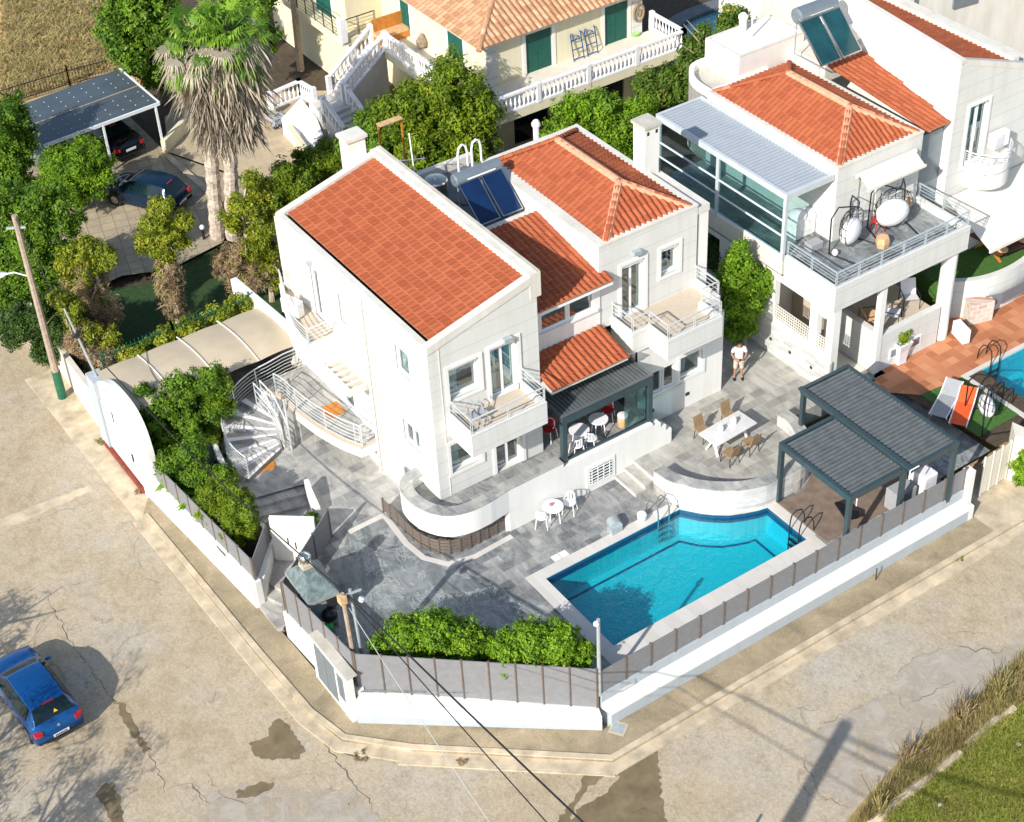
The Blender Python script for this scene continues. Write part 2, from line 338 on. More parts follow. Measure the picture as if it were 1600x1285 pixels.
def st(mb, name, mat, **k): return mb.build(name, mat, kind='structure', **k)
def copy_tree(o, parent=None):
    c = o.copy(); COL.objects.link(c); c.parent = parent; WL[c.name] = WL.get(o.name, np.zeros(3))
    for ch in list(o.children): copy_tree(ch, c)
    return c
def boxes(name, mat, parent, *B):
    for q in B: o = MB(); o.box(*q); o.build(name, mat, parent)
FY = lambda x, y, z: (np.array([x, y, z], float), np.array([1., 0, 0]), np.array([0, 0, 1.]), np.array([0, -1., 0]))     # facade facing -Y, u runs +X
FXm = lambda x, y, z: (np.array([x, y, z], float), np.array([0, -1., 0]), np.array([0, 0, 1.]), np.array([-1., 0, 0]))   # facade facing -X, u runs -Y
FXp = lambda x, y, z: (np.array([x, y, z], float), np.array([0, 1., 0]), np.array([0, 0, 1.]), np.array([1., 0, 0]))
FYp = lambda x, y, z: (np.array([x, y, z], float), np.array([-1., 0, 0]), np.array([0, 0, 1.]), np.array([0, 1., 0]))
def wallpanel(mb, F, U, V, holes, depth=.22, top=None):
    """front skin of a wall from (0,0) to (U,V) with holes (u0,u1,v0,v1) and their reveals; top: function u->height"""
    o, r, u, n = F; P = lambda a, b, c=0: o+r*a+u*b+n*c
    us = sorted({0, U}|{h[0] for h in holes}|{h[1] for h in holes}); vs = sorted({0, V}|{h[2] for h in holes}|{h[3] for h in holes})
    for i in range(len(us)-1):
        for j in range(len(vs)-1):
            a, b, c, d = us[i], us[i+1], vs[j], vs[j+1]
            if any(a >= h[0]-1e-6 and b <= h[1]+1e-6 and c >= h[2]-1e-6 and d <= h[3]+1e-6 for h in holes): continue
            if top and j == len(vs)-2: mb.quad(P(a, c), P(b, c), P(b, top(b)), P(a, top(a)))
            else: mb.quad(P(a, c), P(b, c), P(b, d), P(a, d))
    for (a, b, c, d) in holes:
        D = -depth
        mb.quad(P(a, c), P(b, c), P(b, c, D), P(a, c, D)); mb.quad(P(a, d, D), P(b, d, D), P(b, d), P(a, d))
        mb.quad(P(a, c, D), P(a, d, D), P(a, d), P(a, c)); mb.quad(P(b, c), P(b, d), P(b, d, D), P(b, c, D))
def window(parent, F, h, depth=.22, leaves=1, kind='window', curtain=True, surround=True, bars=False, fw=.07, sash='frame', blind=.0):
    a, b, c, d = h; D = -depth
    fr = MB(); fr.frame(F, a, b, c, c+fw, D, D+.07); fr.frame(F, a, b, d-fw, d, D, D+.07)
    fr.frame(F, a, a+fw, c+fw, d-fw, D, D+.07); fr.frame(F, b-fw, b, c+fw, d-fw, D, D+.07)
    for k in range(1, leaves):
        m = a+(b-a)*k/leaves; fr.frame(F, m-fw*.7, m+fw*.7, c+fw, d-fw, D+.002, D+.08)
    w = fr.build(kind, sash, parent)
    g = MB(); o, r, u, n = F; P = lambda x, y, z: o+r*x+u*y+n*z
    g.quad(P(a+.02, c+.02, D+.03), P(b-.02, c+.02, D+.03), P(b-.02, d-.02, D+.03), P(a+.02, d-.02, D+.03)); g.build('pane', 'glass', w)
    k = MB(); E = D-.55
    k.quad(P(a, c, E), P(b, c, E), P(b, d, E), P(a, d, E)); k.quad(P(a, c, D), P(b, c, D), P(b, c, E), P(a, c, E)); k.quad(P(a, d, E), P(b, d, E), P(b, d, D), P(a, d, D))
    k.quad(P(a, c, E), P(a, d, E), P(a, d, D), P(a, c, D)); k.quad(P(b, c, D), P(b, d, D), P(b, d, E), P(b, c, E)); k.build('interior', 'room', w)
    if curtain:
        q = MB(); n_ = 14
        for side in ((a, a+(b-a)*.42),) if curtain is True else ((a, a+(b-a)*.38), (b-(b-a)*.3, b)):
            pts = [(side[0]+(side[1]-side[0])*i/n_, D-.12+.035*math.sin(i*1.9)) for i in range(n_+1)]
            for i in range(n_): q.quad(P(pts[i][0], c+.02, pts[i][1]), P(pts[i+1][0], c+.02, pts[i+1][1]), P(pts[i+1][0], d-.02, pts[i+1][1]), P(pts[i][0], d-.02, pts[i][1]))
        q.build('curtain', 'curtain', w, smooth=True)
    if surround:
        sw, pr = .13, .045; s = MB(); lo = c-sw if c > .12 else c
        s.frame(F, a-sw, a, lo, d+sw, -.02, pr); s.frame(F, b, b+sw, lo, d+sw, -.02, pr); s.frame(F, a, b, d, d+sw, -.02, pr-.003)
        if c > .12: s.frame(F, a, b, lo, c, -.02, pr-.003)
        s.build('surround', 'white', w)
    if blind:
        s = MB(); s.frame(F, a+.03, b-.03, d-.16, d-.03, D+.08, D+.20); s.build('shutter_box', 'frame', w)
    if bars:
        s = MB(); nb = max(3, int((d-c)/.13))
        for i in range(nb): y = c+(d-c)*(i+.5)/nb; s.frame(F, a, b, y-.02, y+.02, -.10, -.07)
        for i in range(1, 4): x = a+(b-a)*i/4; s.frame(F, x-.015, x+.015, c, d, -.115, -.1)
        s.build('grille', 'alu', w)
    return w
def door_handle(*a): pass
def railing(parent, path, h, bars=4, post=1.3, name='railing', mat='rail', w=.055, gap=.06, closed=False):
    """path: 3-D points of the foot line"""
    P = [np.array([float(c) for c in p]) for p in path]; up = np.array([0, 0, h])
    t = MB()
    for a, b in zip(P[:-1], P[1:]): t.beam(a+up, b+up, w, .035)
    r = t.build(name, mat, parent)
    for k in range(bars):
        z = gap+(h-gap)*(k)/bars; b = MB(); b.tube([p+np.array([0, 0, z]) for p in P], .011, 5); b.build('bar', mat, r, smooth=True)
    for a, b in zip(P[:-1], P[1:]):
        L = np.linalg.norm(b-a)
        if L < post*.45 and len(P) > 4: continue
        n = max(1, round(L/post))
        for i in range(n+1):
            if i == n and not (b is P[-1]): continue
            q = a+(b-a)*i/n; m = MB(); d = (b-a)/L*.035
            for sgn in (-1, 1): m.beam(q+d*sgn, q+d*sgn+up, .022, .022, (1, 0, 0))
            m.build('post', mat, r)
    return r
def curve_railing(parent, path, h, bars=4, every=5, **k):
    P = [np.array([float(c) for c in p]) for p in path]; mat = k.get('mat', 'rail'); t = MB(); t.tube([p+np.array([0, 0, h]) for p in P], .028, 6); r = t.build('railing', mat, parent, smooth=True)
    for j in range(bars):
        b = MB(); b.tube([p+np.array([0, 0, .08+(h-.1)*j/bars]) for p in P], .012, 5); b.build('bar', mat, r, smooth=True)
    for i in list(range(0, len(P), every))+([len(P)-1] if (len(P)-1) % every else []):
        m = MB(); m.beam(P[i], P[i]+np.array([0, 0, h]), .035, .035, (1, 0, 0)); m.build('post', mat, r)
    return r
def arc(cx, cy, r, a0, a1, n, z=None):
    o = []
    for i in range(n+1):
        a = math.radians(a0+(a1-a0)*i/n); p = (cx+r*math.cos(a), cy+r*math.sin(a)); o.append(p if z is None else (*p, z))
    return o
def spline(pts, n=8):
    P = [np.array([float(c) for c in p]) for p in pts]; P = [2*P[0]-P[1]]+P+[2*P[-1]-P[-2]]; out = []
    for i in range(1, len(P)-2):
        for k in range(n):
            t = k/n; out.append(.5*((2*P[i])+(-P[i-1]+P[i+1])*t+(2*P[i-1]-5*P[i]+4*P[i+1]-P[i+2])*t*t+(-P[i-1]+3*P[i]-3*P[i+1]+P[i+2])*t**3))
    out.append(P[-2]); return [tuple(p) for p in out]
# ---- tiled roof plane
def inside(p, poly):
    c = False; n = len(poly)
    for i in range(n):
        a, b = poly[i], poly[(i+1) % n]
        if (a[1] > p[1]) != (b[1] > p[1]) and p[0] < (b[0]-a[0])*(p[1]-a[1])/(b[1]-a[1])+a[0]: c = not c
    return c
def tileroof(mb, o, across, down, poly, tw=.235, tl=.36, amp=.058, step=.032):
    """o corner; across/down unit 3-D vectors in the roof plane; poly in (across,down) coordinates"""
    o = np.array(o, float); A = np.array(across, float); A /= np.linalg.norm(A); Dn = np.array(down, float); Dn /= np.linalg.norm(Dn); n = np.cross(A, Dn); n = n if n[2] > 0 else -n
    us = [p[0] for p in poly]; vs = [p[1] for p in poly]; nu = max(1, round((max(us)-min(us))/tw)); tw = (max(us)-min(us))/nu; nv = max(1, round((max(vs)-min(vs))/tl)); tl = (max(vs)-min(vs))/nv
    prof = [(0, 0), (.12, .02), (.25, .55), (.42, .95), (.58, .95), (.75, .55), (.88, .02), (1, 0)]
    for i in range(nu):
        for j in range(nv):
            cu = min(us)+(i+.5)*tw; cv = min(vs)+(j+.5)*tl
            if not inside((cu, cv), poly): continue
            v = []; jit = random.uniform(-.006, .006)
            for (q, hh) in prof: v.append(o+A*(min(us)+(i+q)*tw)+Dn*(cv-tl/2)+n*(hh*amp))
            for (q, hh) in prof: v.append(o+A*(min(us)+(i+q)*tw)+Dn*(cv+tl/2+.02)+n*(hh*amp+step+jit))
            for (q, hh) in prof: v.append(o+A*(min(us)+(i+q)*tw)+Dn*(cv+tl/2+.02)+n*(-.02))
            k = len(prof); fs = [(a, a+1, k+a+1, k+a) for a in range(k-1)]+[(k+a, k+a+1, 2*k+a+1, 2*k+a) for a in range(k-1)]
            rr = random.random()**.8*.9; mb.add(v, fs, rr)
            for q_ in range(k-1): mb.r[-(q_+1)] = 1.0
            mb.v and None
            e0 = len(mb.v); w_ = .022; mb.add([o+A*(min(us)+(i+prof[-2][0])*tw)+Dn*(cv-tl/2)+n*.004, o+A*(min(us)+(i+1)*tw)+Dn*(cv-tl/2)+n*.004, o+A*(min(us)+(i+1)*tw)+Dn*(cv+tl/2)+n*(step+.004), o+A*(min(us)+(i+prof[-2][0])*tw)+Dn*(cv+tl/2)+n*(step+.004)], [(0, 1, 2, 3)], 0.0)
    mb.add([o+A*p[0]+Dn*p[1]-n*.01 for p in poly], [tuple(range(len(poly)))], .5)
def ridge(mb, a, b, r=.11, tl=.36):
    a = np.array(a, float); b = np.array(b, float); L = np.linalg.norm(b-a); n = max(1, round(L/tl)); d = (b-a)/L
    side = np.cross(d, [0, 0, 1]); side /= np.linalg.norm(side); up = np.cross(side, d); up = up if up[2] > 0 else -up
    for i in range(n):
        vs = []; 
        for (s, rr) in ((i/n, r*.88), ((i+1)/n+.02, r*1.08)):
            p = a+(b-a)*min(1.02, s)
            for k in range(7): t = math.pi*k/6; vs.append(p+side*(rr*math.cos(t))+up*(rr*math.sin(t)*.8+.01))
        mb.add(vs, [(k, k+1, 8+k, 7+k) for k in range(6)]+[tuple(range(7)), tuple(range(7, 14))])
# ---- foliage
def leaves(name, parent, blobs, n, size, mat, droop=.2, asp=.5, clump=.18, nclump=None, outward=.6, gravity=0, label=None, ragged=False, **tg):
    """n leaf faces gathered in clumps spread through the volume of blobs (x,y,z,rx,ry,rz)"""
    n = int(n*1.6); size = size*.8; blobs = [tuple(q) for q in blobs]
    if ragged:
        ex = []
        for q in blobs:
            for _ in range(6): dd = rng.normal(size=3); dd /= np.linalg.norm(dd); kk = rng.uniform(.22, .42); ex.append((q[0]+dd[0]*q[3]*1.0, q[1]+dd[1]*q[4]*1.0, q[2]+abs(dd[2])*q[5]*.95, q[3]*kk, q[4]*kk, q[5]*kk*1.1))
        blobs = [(q[0], q[1], q[2], q[3]*.9, q[4]*.9, q[5]*.9) for q in blobs]+ex
    B = np.array(blobs, float); w = (B[:, 3]*B[:, 4]*B[:, 5])**.8; w /= w.sum(); nc = nclump or max(20, n//50)
    bi = rng.choice(len(B), nc, p=w); d = rng.normal(size=(nc, 3)); d /= np.linalg.norm(d, axis=1)[:, None]
    rad = rng.uniform(.3, 1, nc)**.45*rng.uniform(.72, 1.22, nc)
    cc = B[bi, :3]+d*B[bi, 3:6]*rad[:, None]
    ci = rng.integers(0, nc, n); cs = clump*rng.uniform(.5, 1.5, nc)
    off = rng.normal(size=(n, 3)); off /= np.linalg.norm(off, axis=1)[:, None]; off *= (rng.uniform(0, 1, n)**.5)[:, None]
    c = cc[ci]+off*cs[ci][:, None]
    nrm = off*outward+d[ci]*outward+rng.normal(size=(n, 3))*.45+np.array([0, 0, .35]); nrm /= np.linalg.norm(nrm, axis=1)[:, None]
    a = rng.normal(size=(n, 3))+np.array([0, 0, -gravity]); a -= nrm*(a*nrm).sum(1)[:, None]; a /= np.linalg.norm(a, axis=1)[:, None]; b = np.cross(nrm, a)
    s = size*rng.uniform(.6, 1.4, n); L = a*s[:, None]; Wd = b*(s*asp)[:, None]*.5
    v = np.stack([c-L*.5, c+Wd-nrm*(s*.08)[:, None], c+L*.5-np.array([0, 0, 1])*(s*droop)[:, None], c-Wd-nrm*(s*.08)[:, None]], 1).reshape(-1, 3)
    off0 = WL[parent.name] if parent is not None else np.array([B[:, 0].mean(), B[:, 1].mean(), (B[:, 2]-B[:, 5]).min()])
    me = bpy.data.meshes.new(name); me.vertices.add(4*n); me.vertices.foreach_set('co', (v-off0).astype(np.float32).ravel())
    me.loops.add(4*n); me.loops.foreach_set('vertex_index', np.arange(4*n, dtype=np.int32)); me.polygons.add(n)
    me.polygons.foreach_set('loop_start', np.arange(0, 4*n, 4, dtype=np.int32)); me.polygons.foreach_set('loop_total', np.full(n, 4, np.int32)); me.update(calc_edges=True)
    cr = rng.uniform(0, 1, nc); val = np.clip(cr[ci]*.65+rng.uniform(0, .35, n), 0, 1)
    at = me.attributes.new('rnd', 'FLOAT', 'FACE'); at.data.foreach_set('value', val.astype(np.float32))
    me.materials.append(M[mat] if isinstance(mat, str) else mat); o = bpy.data.objects.new(name, me); COL.objects.link(o)
    if parent is not None: o.parent = parent; WL[o.name] = WL[parent.name]
    else: o.location = off0; WL[o.name] = off0
    tag(o, label, **tg); return o
def trunk(parent, base, top, r, bends=2, limbs=5, mat='bark', spread=1.2, lz=.45):
    b = np.array([float(c) for c in base]); t = np.array([float(c) for c in top]); m = MB(); P = [b]
    for i in range(1, bends+1): P.append(b+(t-b)*i/(bends+1)+rng.normal(size=3)*[.1, .1, 0])
    P.append(t); m.tube(P, [r*(1-.7*i/(len(P)-1)) for i in range(len(P))], 8); o = m.build('trunk', mat, parent, smooth=True)
    for k in range(limbs):
        f = lz+(1-lz)*(k+.5)/limbs; p = b+(t-b)*f; a = rng.uniform(0, 6.28); q = p+np.array([math.cos(a)*spread*.5, math.sin(a)*spread*.5, spread*.35]); e = q+np.array([math.cos(a)*spread*.5, math.sin(a)*spread*.5, spread*.4])
        l = MB(); l.tube([p, q, e], [r*.4, r*.25, r*.08], 6); l.build('limb', mat, o, smooth=True)
    return o
def tree(name, label, base, height, r, n, size, mat='leaf', group=None, cat='tree', tr=.12, blobs=None, clump=.22, asp=.55, bark='bark', low=.25, limbs=5, gravity=0):
    t = thing(name, label, cat, base, 0, group); b = np.array([float(c) for c in base])
    trunk(t, b, b+np.array([0, 0, height*.8]), tr, 2, limbs, bark, r*.8)
    if blobs is None:
        blobs = []
        for k in range(9):
            a = k*2.4; q = r*.45*math.sqrt((k+.5)/9)*1.3; h = b[2]+height*(low+.1+(.8-low)*rng.uniform(.15, 1)); blobs.append((b[0]+q*math.cos(a), b[1]+q*math.sin(a), h, r*rng.uniform(.4, .62), r*rng.uniform(.4, .62), height*rng.uniform(.13, .22)))
    leaves('crown', t, blobs, n, size, mat, clump=clump, asp=asp, gravity=gravity); return t
# ================================================================== SETTING
def mat_road():
    m, t, p = nodes_mat('worn_concrete_road')
    c = ramp(t, noise(t, .25, 5, .6), [(.3, (.52, .425, .29)), (.5, (.56, .475, .35)), (.7, (.54, .495, .42))])
    c = mix(t, .45, c, ramp(t, noise(t, 1.1, 8, .72, None, .6), [(.3, (.62, .57, .48)), (.55, (1, 1, 1))]), 'MULTIPLY')
    c = mix(t, .7, c, ramp(t, noise(t, 14, 6, .75), [(.35, (.62, .60, .56)), (.6, (1, 1, 1))]), 'MULTIPLY')
    c = mix(t, .55, c, ramp(t, noise(t, 3.5, 9, .8, mapping(t, (1, .5, 1), .4), 1.2), [(.38, (.72, .68, .60)), (.52, (1, 1, 1)), (.68, (1.0, .97, .92))]), 'MULTIPLY')
    c = mix(t, .5, c, ramp(t, noise(t, 60, 3, .6), [(.40, (.40, .37, .33)), (.5, (1, 1, 1)), (.66, (1.0, 1.0, 1.0))]), 'MULTIPLY')
    v = t.nodes.new('ShaderNodeTexVoronoi'); v.feature = 'DISTANCE_TO_EDGE'; v.inputs['Scale'].default_value = .22
    nn = t.nodes.new('ShaderNodeTexNoise'); nn.inputs['Scale'].default_value = .9; nn.inputs['Detail'].default_value = 7; t.links.new(wpos(t), nn.inputs['Vector'])
    ad = t.nodes.new('ShaderNodeVectorMath'); ad.operation = 'MULTIPLY_ADD'; ad.inputs[1].default_value = (2.2, 2.2, 0); t.links.new(nn.outputs['Color'], ad.inputs[0]); t.links.new(wpos(t), ad.inputs[2]); t.links.new(ad.outputs[0], v.inputs['Vector'])
    cr = ramp(t, v.outputs['Distance'], [(0, (1, 1, 1)), (.006, (0, 0, 0))]); msk = ramp(t, noise(t, .5, 3), [(.5, (0, 0, 0)), (.6, (.8, .8, .8))])
    c = mix(t, mix(t, 1.0, cr, msk, 'MULTIPLY'), c, (.20, .16, .11))
    t.links.new(c, p.inputs['Base Color']); p.inputs['Roughness'].default_value = .9; p.inputs['Specular IOR Level'].default_value = .15
    bump(t, p, noise(t, 22, 5, .7), .35, .02); return m
M['road'] = mat_road()
def mat_walk():
    m, t, p = nodes_mat('rough_sidewalk')
    c = ramp(t, noise(t, .8, 7, .7, None, .5), [(.35, (.27, .22, .14)), (.6, (.42, .34, .22)), (.72, (.55, .44, .30))])
    c = mix(t, .6, c, ramp(t, noise(t, 26, 4, .75), [(.35, (.5, .48, .44)), (.62, (1, 1, 1))]), 'MULTIPLY')
    t.links.new(c, p.inputs['Base Color']); p.inputs['Roughness'].default_value = .95; bump(t, p, noise(t, 30, 4, .7), .6, .03); return m
M['walk'] = mat_walk()
M['kerb'] = plain('pale_kerb_concrete', (.50, .415, .29), .9, .3, 1.6, bmp=.3)
M['patchwet'] = patchmat('dark_stain', (.19, .145, .08), .30, .42, .92)
M['patchpale'] = patchmat('pale_asphalt_patch', (.49, .435, .36), .36, .55, .75, .12)
M['earth'] = plain('dry_ground', (.34, .24, .12), .95, .25, 1.2, bmp=.4)
M['earthfield'] = plain('straw_field', (.50, .34, .15), .95, .28, 1.6, bmp=.5)
M['redpaint'] = plain('red_painted_ramp', (.22, .045, .025), .8, .35, 5)
M['pinkpave'] = plain('pink_stone_step', (.42, .25, .18), .8, .3, 4)
M['paving'] = tiles('concrete_driveway_paving', [(.40, .33, .22), (.48, .40, .27), (.36, .30, .21)], .62, .62, .25, (.22, .18, .12), .02, .3, .9, 0)
M['flag'] = tiles('tan_yard_paving', [(.50, .40, .26), (.56, .45, .30), (.46, .37, .24)], .4, .4, .25, (.42, .34, .22), .012, .2, .9, 0)
ZR = -1.25; ZS = -1.1
b = MB(); b.poly([(-150, -60), (250, -60), (250, 320), (-150, 320)], ZR-.02); st(b, 'ground', 'earth')
b = MB(); b.poly([(-30, -10), (110, -10), (110, 28.3), (19, 28.3), (13.8, 33), (14, 57), (14.3, 75), (7, 85), (-30, 100)], ZR); st(b, 'road', 'road')
# pavement and kerb
inner = [(70, 28.02), (20.21, 28.02), (14.15, 32.94), (14.04, 37.2), (13.9, 41.5), (13.4, 47.5)]
outer = [(70, 26.85), (19.75, 26.85), (14.9, 30.95), (13.35, 32.6), (13.0, 34.2), (12.85, 37.6), (12.62, 46.2)]
b = MB(); b.hexa([(p[0], p[1]) for p in inner[:3]]+[(p[0], p[1]) for p in outer[:4]][::-1], ZR, ZS)
b.hexa([(14.15, 32.94), (14.04, 37.2), (13.9, 41.5), (13.4, 47.3), (12.62, 46.2), (12.85, 37.6), (13.0, 34.2), (13.35, 32.6)], ZR, ZS+.003); st(b, 'pavement', 'walk')
b = MB(); b.pathwall([(p[0], p[1]) for p in outer], .2, ZR, ZS+.04, -1); b.pathwall([(p[0], p[1]) for p in outer], .42, ZR, ZR+.05, 1)
b.pathwall([(p[0], p[1]) for p in [(14.4, 30.9), (19.6, 26.5)]], .3, ZR, ZR+.045, 0); st(b, 'kerb', 'kerb')
b = MB(); b.hexa([(12.4, 45.5), (13.5, 47.4), (13.9, 57), (12.2, 57), (12.3, 49)], ZR, ZR+.03); st(b, 'driveway_apron', 'kerb')
b = MB(); b.hexa([(13.16, 47.48), (13.45, 47.35), (13.62, 50.9), (13.14, 51.15)], ZR, ZS+.05); st(b, 'red_ramp', 'redpaint')
b = MB(); b.hexa([(13.45, 47.35), (13.95, 47.3), (13.95, 50.7), (13.62, 50.9)], ZR, ZS+.12); st(b, 'stone_threshold', 'pinkpave')
def blob_sheet(px, z, name, mat, jag=.12):
    P = [G(q[0], q[1], z) for q in px]; pts = []
    for i in range(len(P)):
        a, c = P[i], P[(i+1) % len(P)]; L = np.linalg.norm(c-a); k = max(2, int(L/.12))
        for j in range(k): q = a+(c-a)*j/k; d = np.array([-(c-a)[1], (c-a)[0], 0])/max(L, .01); pts.append(q+d*rng.normal()*jag*.35)
    b = MB(); b.add([(q[0], q[1], z) for q in pts], [tuple(range(len(pts)))]); return st(b, name, mat)
blob_sheet([(388, 1162), (418, 1150), (425, 1128), (436, 1123), (446, 1128), (466, 1150), (478, 1175), (468, 1187), (420, 1187), (398, 1182)], ZR+.004, 'stain', 'patchwet')
blob_sheet([(367, 1238), (400, 1225), (428, 1222), (426, 1232), (392, 1246), (370, 1248)], ZR+.004, 'stain', 'patchwet')
blob_sheet([(148, 1240), (165, 1225), (178, 1222), (188, 1250), (194, 1290), (176, 1290), (165, 1262)], ZR+.004, 'stain', 'patchwet')
blob_sheet([(915, 1204), (968, 1200), (1010, 1180), (1024, 1160), (1032, 1200), (1034, 1250), (1045, 1300), (880, 1300), (905, 1262), (950, 1238), (966, 1215), (964, 1203)], ZR+.005, 'stain', 'patchwet')
blob_sheet([(912, 1203), (952, 1203), (938, 1218), (912, 1240), (900, 1262), (885, 1300), (862, 1300), (890, 1256), (908, 1232)], ZR+.0055, 'stain', 'patchwet')
blob_sheet([(177, 1090), (190, 1094), (205, 1120), (220, 1150), (236, 1172), (228, 1176), (205, 1150), (190, 1120)], ZR+.005, 'stain', 'patchwet')
blob_sheet([(330, 1240), (352, 1232), (420, 1222), (480, 1235), (560, 1240), (600, 1300), (300, 1300)], ZR+.003, 'repair_patch', 'patchpale', .3)
blob_sheet([(1600, 1000), (1560, 1012), (1488, 1008), (1430, 1030), (1395, 1060), (1390, 1080), (1360, 1096), (1300, 1125), (1262, 1155), (1256, 1180), (1275, 1230), (1330, 1262), (1400, 1200), (1500, 1130), (1600, 1060)], ZR+.003, 'repair_patch', 'patchpale', .3)
blob_sheet([(0, 812), (80, 780), (140, 758), (150, 766), (90, 790), (30, 818), (0, 832)], ZR+.004, 'repair_patch', 'kerb', .1)
M['crack'] = plain('dark_crack', (.13, .10, .06), .95, .3, 6)
def crack(px, w=.03, z=ZR+.006, jag=.05):
    P = [G(q[0], q[1], z) for q in px]; pts = []
    for a, c in zip(P[:-1], P[1:]):
        k = max(2, int(np.linalg.norm(c-a)/.15))
        for j in range(k): q = a+(c-a)*j/k; pts.append((q[0]+rng.normal()*jag, q[1]+rng.normal()*jag))
    b = MB(); zz = z+rng.uniform(0, .002); L_ = []; R_ = []
    for i, q in enumerate(pts):
        q = np.array(q); nx = np.array(pts[min(i+1, len(pts)-1)])-np.array(pts[max(i-1, 0)]); nx = np.array([-nx[1], nx[0]])/max(1e-6, np.linalg.norm(nx)); ww = w*rng.uniform(.15, 1.0)*(.3+.7*math.sin(math.pi*(i+.5)/len(pts)))*.5; L_.append((*(q+nx*ww), zz)); R_.append((*(q-nx*ww), zz))
    b.add(L_+R_, [(i, len(pts)+i, len(pts)+i+1, i+1) for i in range(len(pts)-1)]); st(b, 'road_crack', 'crack')
crack([(75, 935), (100, 985), (130, 1030), (160, 1075), (180, 1095)], .05); crack([(228, 1170), (250, 1215), (262, 1245)], .03); crack([(262, 1230), (300, 1225), (330, 1255), (350, 1240)], .03)
crack([(300, 1225), (318, 1250), (305, 1275)], .025); crack([(325, 1210), (345, 1245), (385, 1255), (420, 1230)], .03); crack([(500, 1155), (535, 1200), (575, 1255), (600, 1290)], .05)
crack([(400, 1030), (440, 1075), (470, 1115), (500, 1150)], .06); crack([(232, 805), (262, 850), (310, 905), (350, 965), (400, 1022)], .05)
crack([(1490, 1008), (1520, 1016), (1540, 1012), (1555, 1022), (1580, 1008)], .05); crack([(1395, 1060), (1430, 1030), (1490, 1008)], .025); crack([(1392, 1080), (1415, 1105), (1440, 1088), (1500, 1060)], .03)
crack([(1256, 1180), (1262, 1210), (1290, 1250), (1330, 1262)], .03); crack([(1360, 1096), (1300, 1125), (1262, 1150)], .02); crack([(1480, 985), (1500, 1000), (1495, 985), (1530, 990), (1545, 1003)], .02)
crack([(0, 838), (60, 812), (120, 790), (180, 775)], .02); crack([(985, 1270), (1010, 1262), (1030, 1275), (1045, 1290)], .04); crack([(1000, 1290), (1015, 1262)], .03)
crack([(100, 600), (128, 650), (165, 720), (205, 790), (215, 805)], .03)
# decks of the villa
def sheet(pts, z, name, mat): b = MB(); b.poly(pts, z); return st(b, name, mat)
AR = [tuple(G(q[0], q[1], 0)[:2]) for q in [(1062, 796), (1076, 799), (1095, 803), (1115, 805), (1140, 805.5), (1165, 802), (1185, 798), (1200, 793)]]
PX0, PX1, PY0 = 22.05, 30.35, 29.86; PYN = AR[0][1]
cut = [(20.4, 28.3), (14.3, 32.95), (13.6, 47.4), (20.4, 50.8)]
sheet([(36.3, 28.3), (20.4, 28.3), (14.3, 32.95), (14.05, 38.0), (14.05, 39.4), (13.6, 47.4), (13.7, 50.8), (20.6, 50.8), (21.2, 41), (PX0, PYN), (PX0, PY0), (PX1, PY0), (36.3, PY0)], -1.0, 'yard_base', 'soil')
b = MB(); z = 0
b.poly([(20.55, 28.4), (PX0, 28.4), (PX0, 36.6), (22.0, 36.6), (18.6, 40.3), (17.0, 40.0), (14.12, 37.9), (14.4, 33.05)][::-1], z)
b.poly([(PX0, 28.4), (36.2, 28.4), (36.2, PY0), (PX0, PY0)], z); b.poly([(PX1, PY0), (36.2, PY0), (36.2, 34), (PX1, 34), (PX1, AR[-1][1])], z)
b.poly([(PX0, PYN), AR[0]]+AR[1:]+[(PX1, 36.6), (PX0, 36.6)], z)
st(b, 'pool_deck', 'deck')
sheet([(18.6, 40.2), (22.0, 36.6), (24, 36.6), (21, 52), (17.0, 50), (15.2, 48.6), (15.0, 43.6), (17.8, 42.95), (17.35, 41.6), (17.2, 39.9)], -.002, 'upper_deck', 'decklight')
# dark marble driveway, light strips and coping, each a few millimetres up
dm = [G(*q, 0)[:2] for q in [(518, 905), (540, 830), (590, 800), (640, 852), (700, 880), (760, 960), (905, 1000), (880, 1045), (640, 1040), (560, 1010)]]
sheet([(14.5, 37.6), (14.6, 33.4), (20.2, 28.8), (20.6, 29.2)]+[tuple(G(*q, 0)[:2]) for q in [(905, 985), (762, 905), (700, 893), (655, 862), (630, 842), (600, 812), (545, 832), (520, 905)]], .004, 'dark_marble_drive', 'deckdark')
def strip(px, w, z=.008, mat='coping', name='paving_strip', side=0): b = MB(); b.pathwall([tuple(G(*q, 0)[:2]) for q in px], w, z-.004, z, side); return st(b, name, mat)
strip([(545, 832), (600, 805), (612, 820), (635, 850), (662, 872), (700, 882), (742, 870), (800, 838)], .22)
b = MB(); CPW = .55
for q in ([(PX0-CPW, PY0-1.3), (PX1+.35, PY0-1.3), (PX1+.35, PY0), (PX0-CPW, PY0)], [(PX0-CPW, PY0), (PX0, PY0), (PX0, PYN+.45), (PX0-CPW, PYN+.45)], [(PX0, PYN), AR[0], (AR[0][0], PYN+.45), (PX0, PYN+.45)],
          [(PX1, PY0), (PX1+.42, PY0), (PX1+.42, AR[-1][1]+.4), (PX1, AR[-1][1]+.4)]): b.hexa(q, -.06, .012)
for i in range(len(AR)-1):
    a, c = np.array(AR[i]), np.array(AR[i+1]); b.hexa([AR[i], AR[i+1], tuple(c+np.array([.25, .5])), tuple(a+np.array([.25, .5]))], -.06, .012+.0005*i)
st(b, 'pool_coping', 'coping')
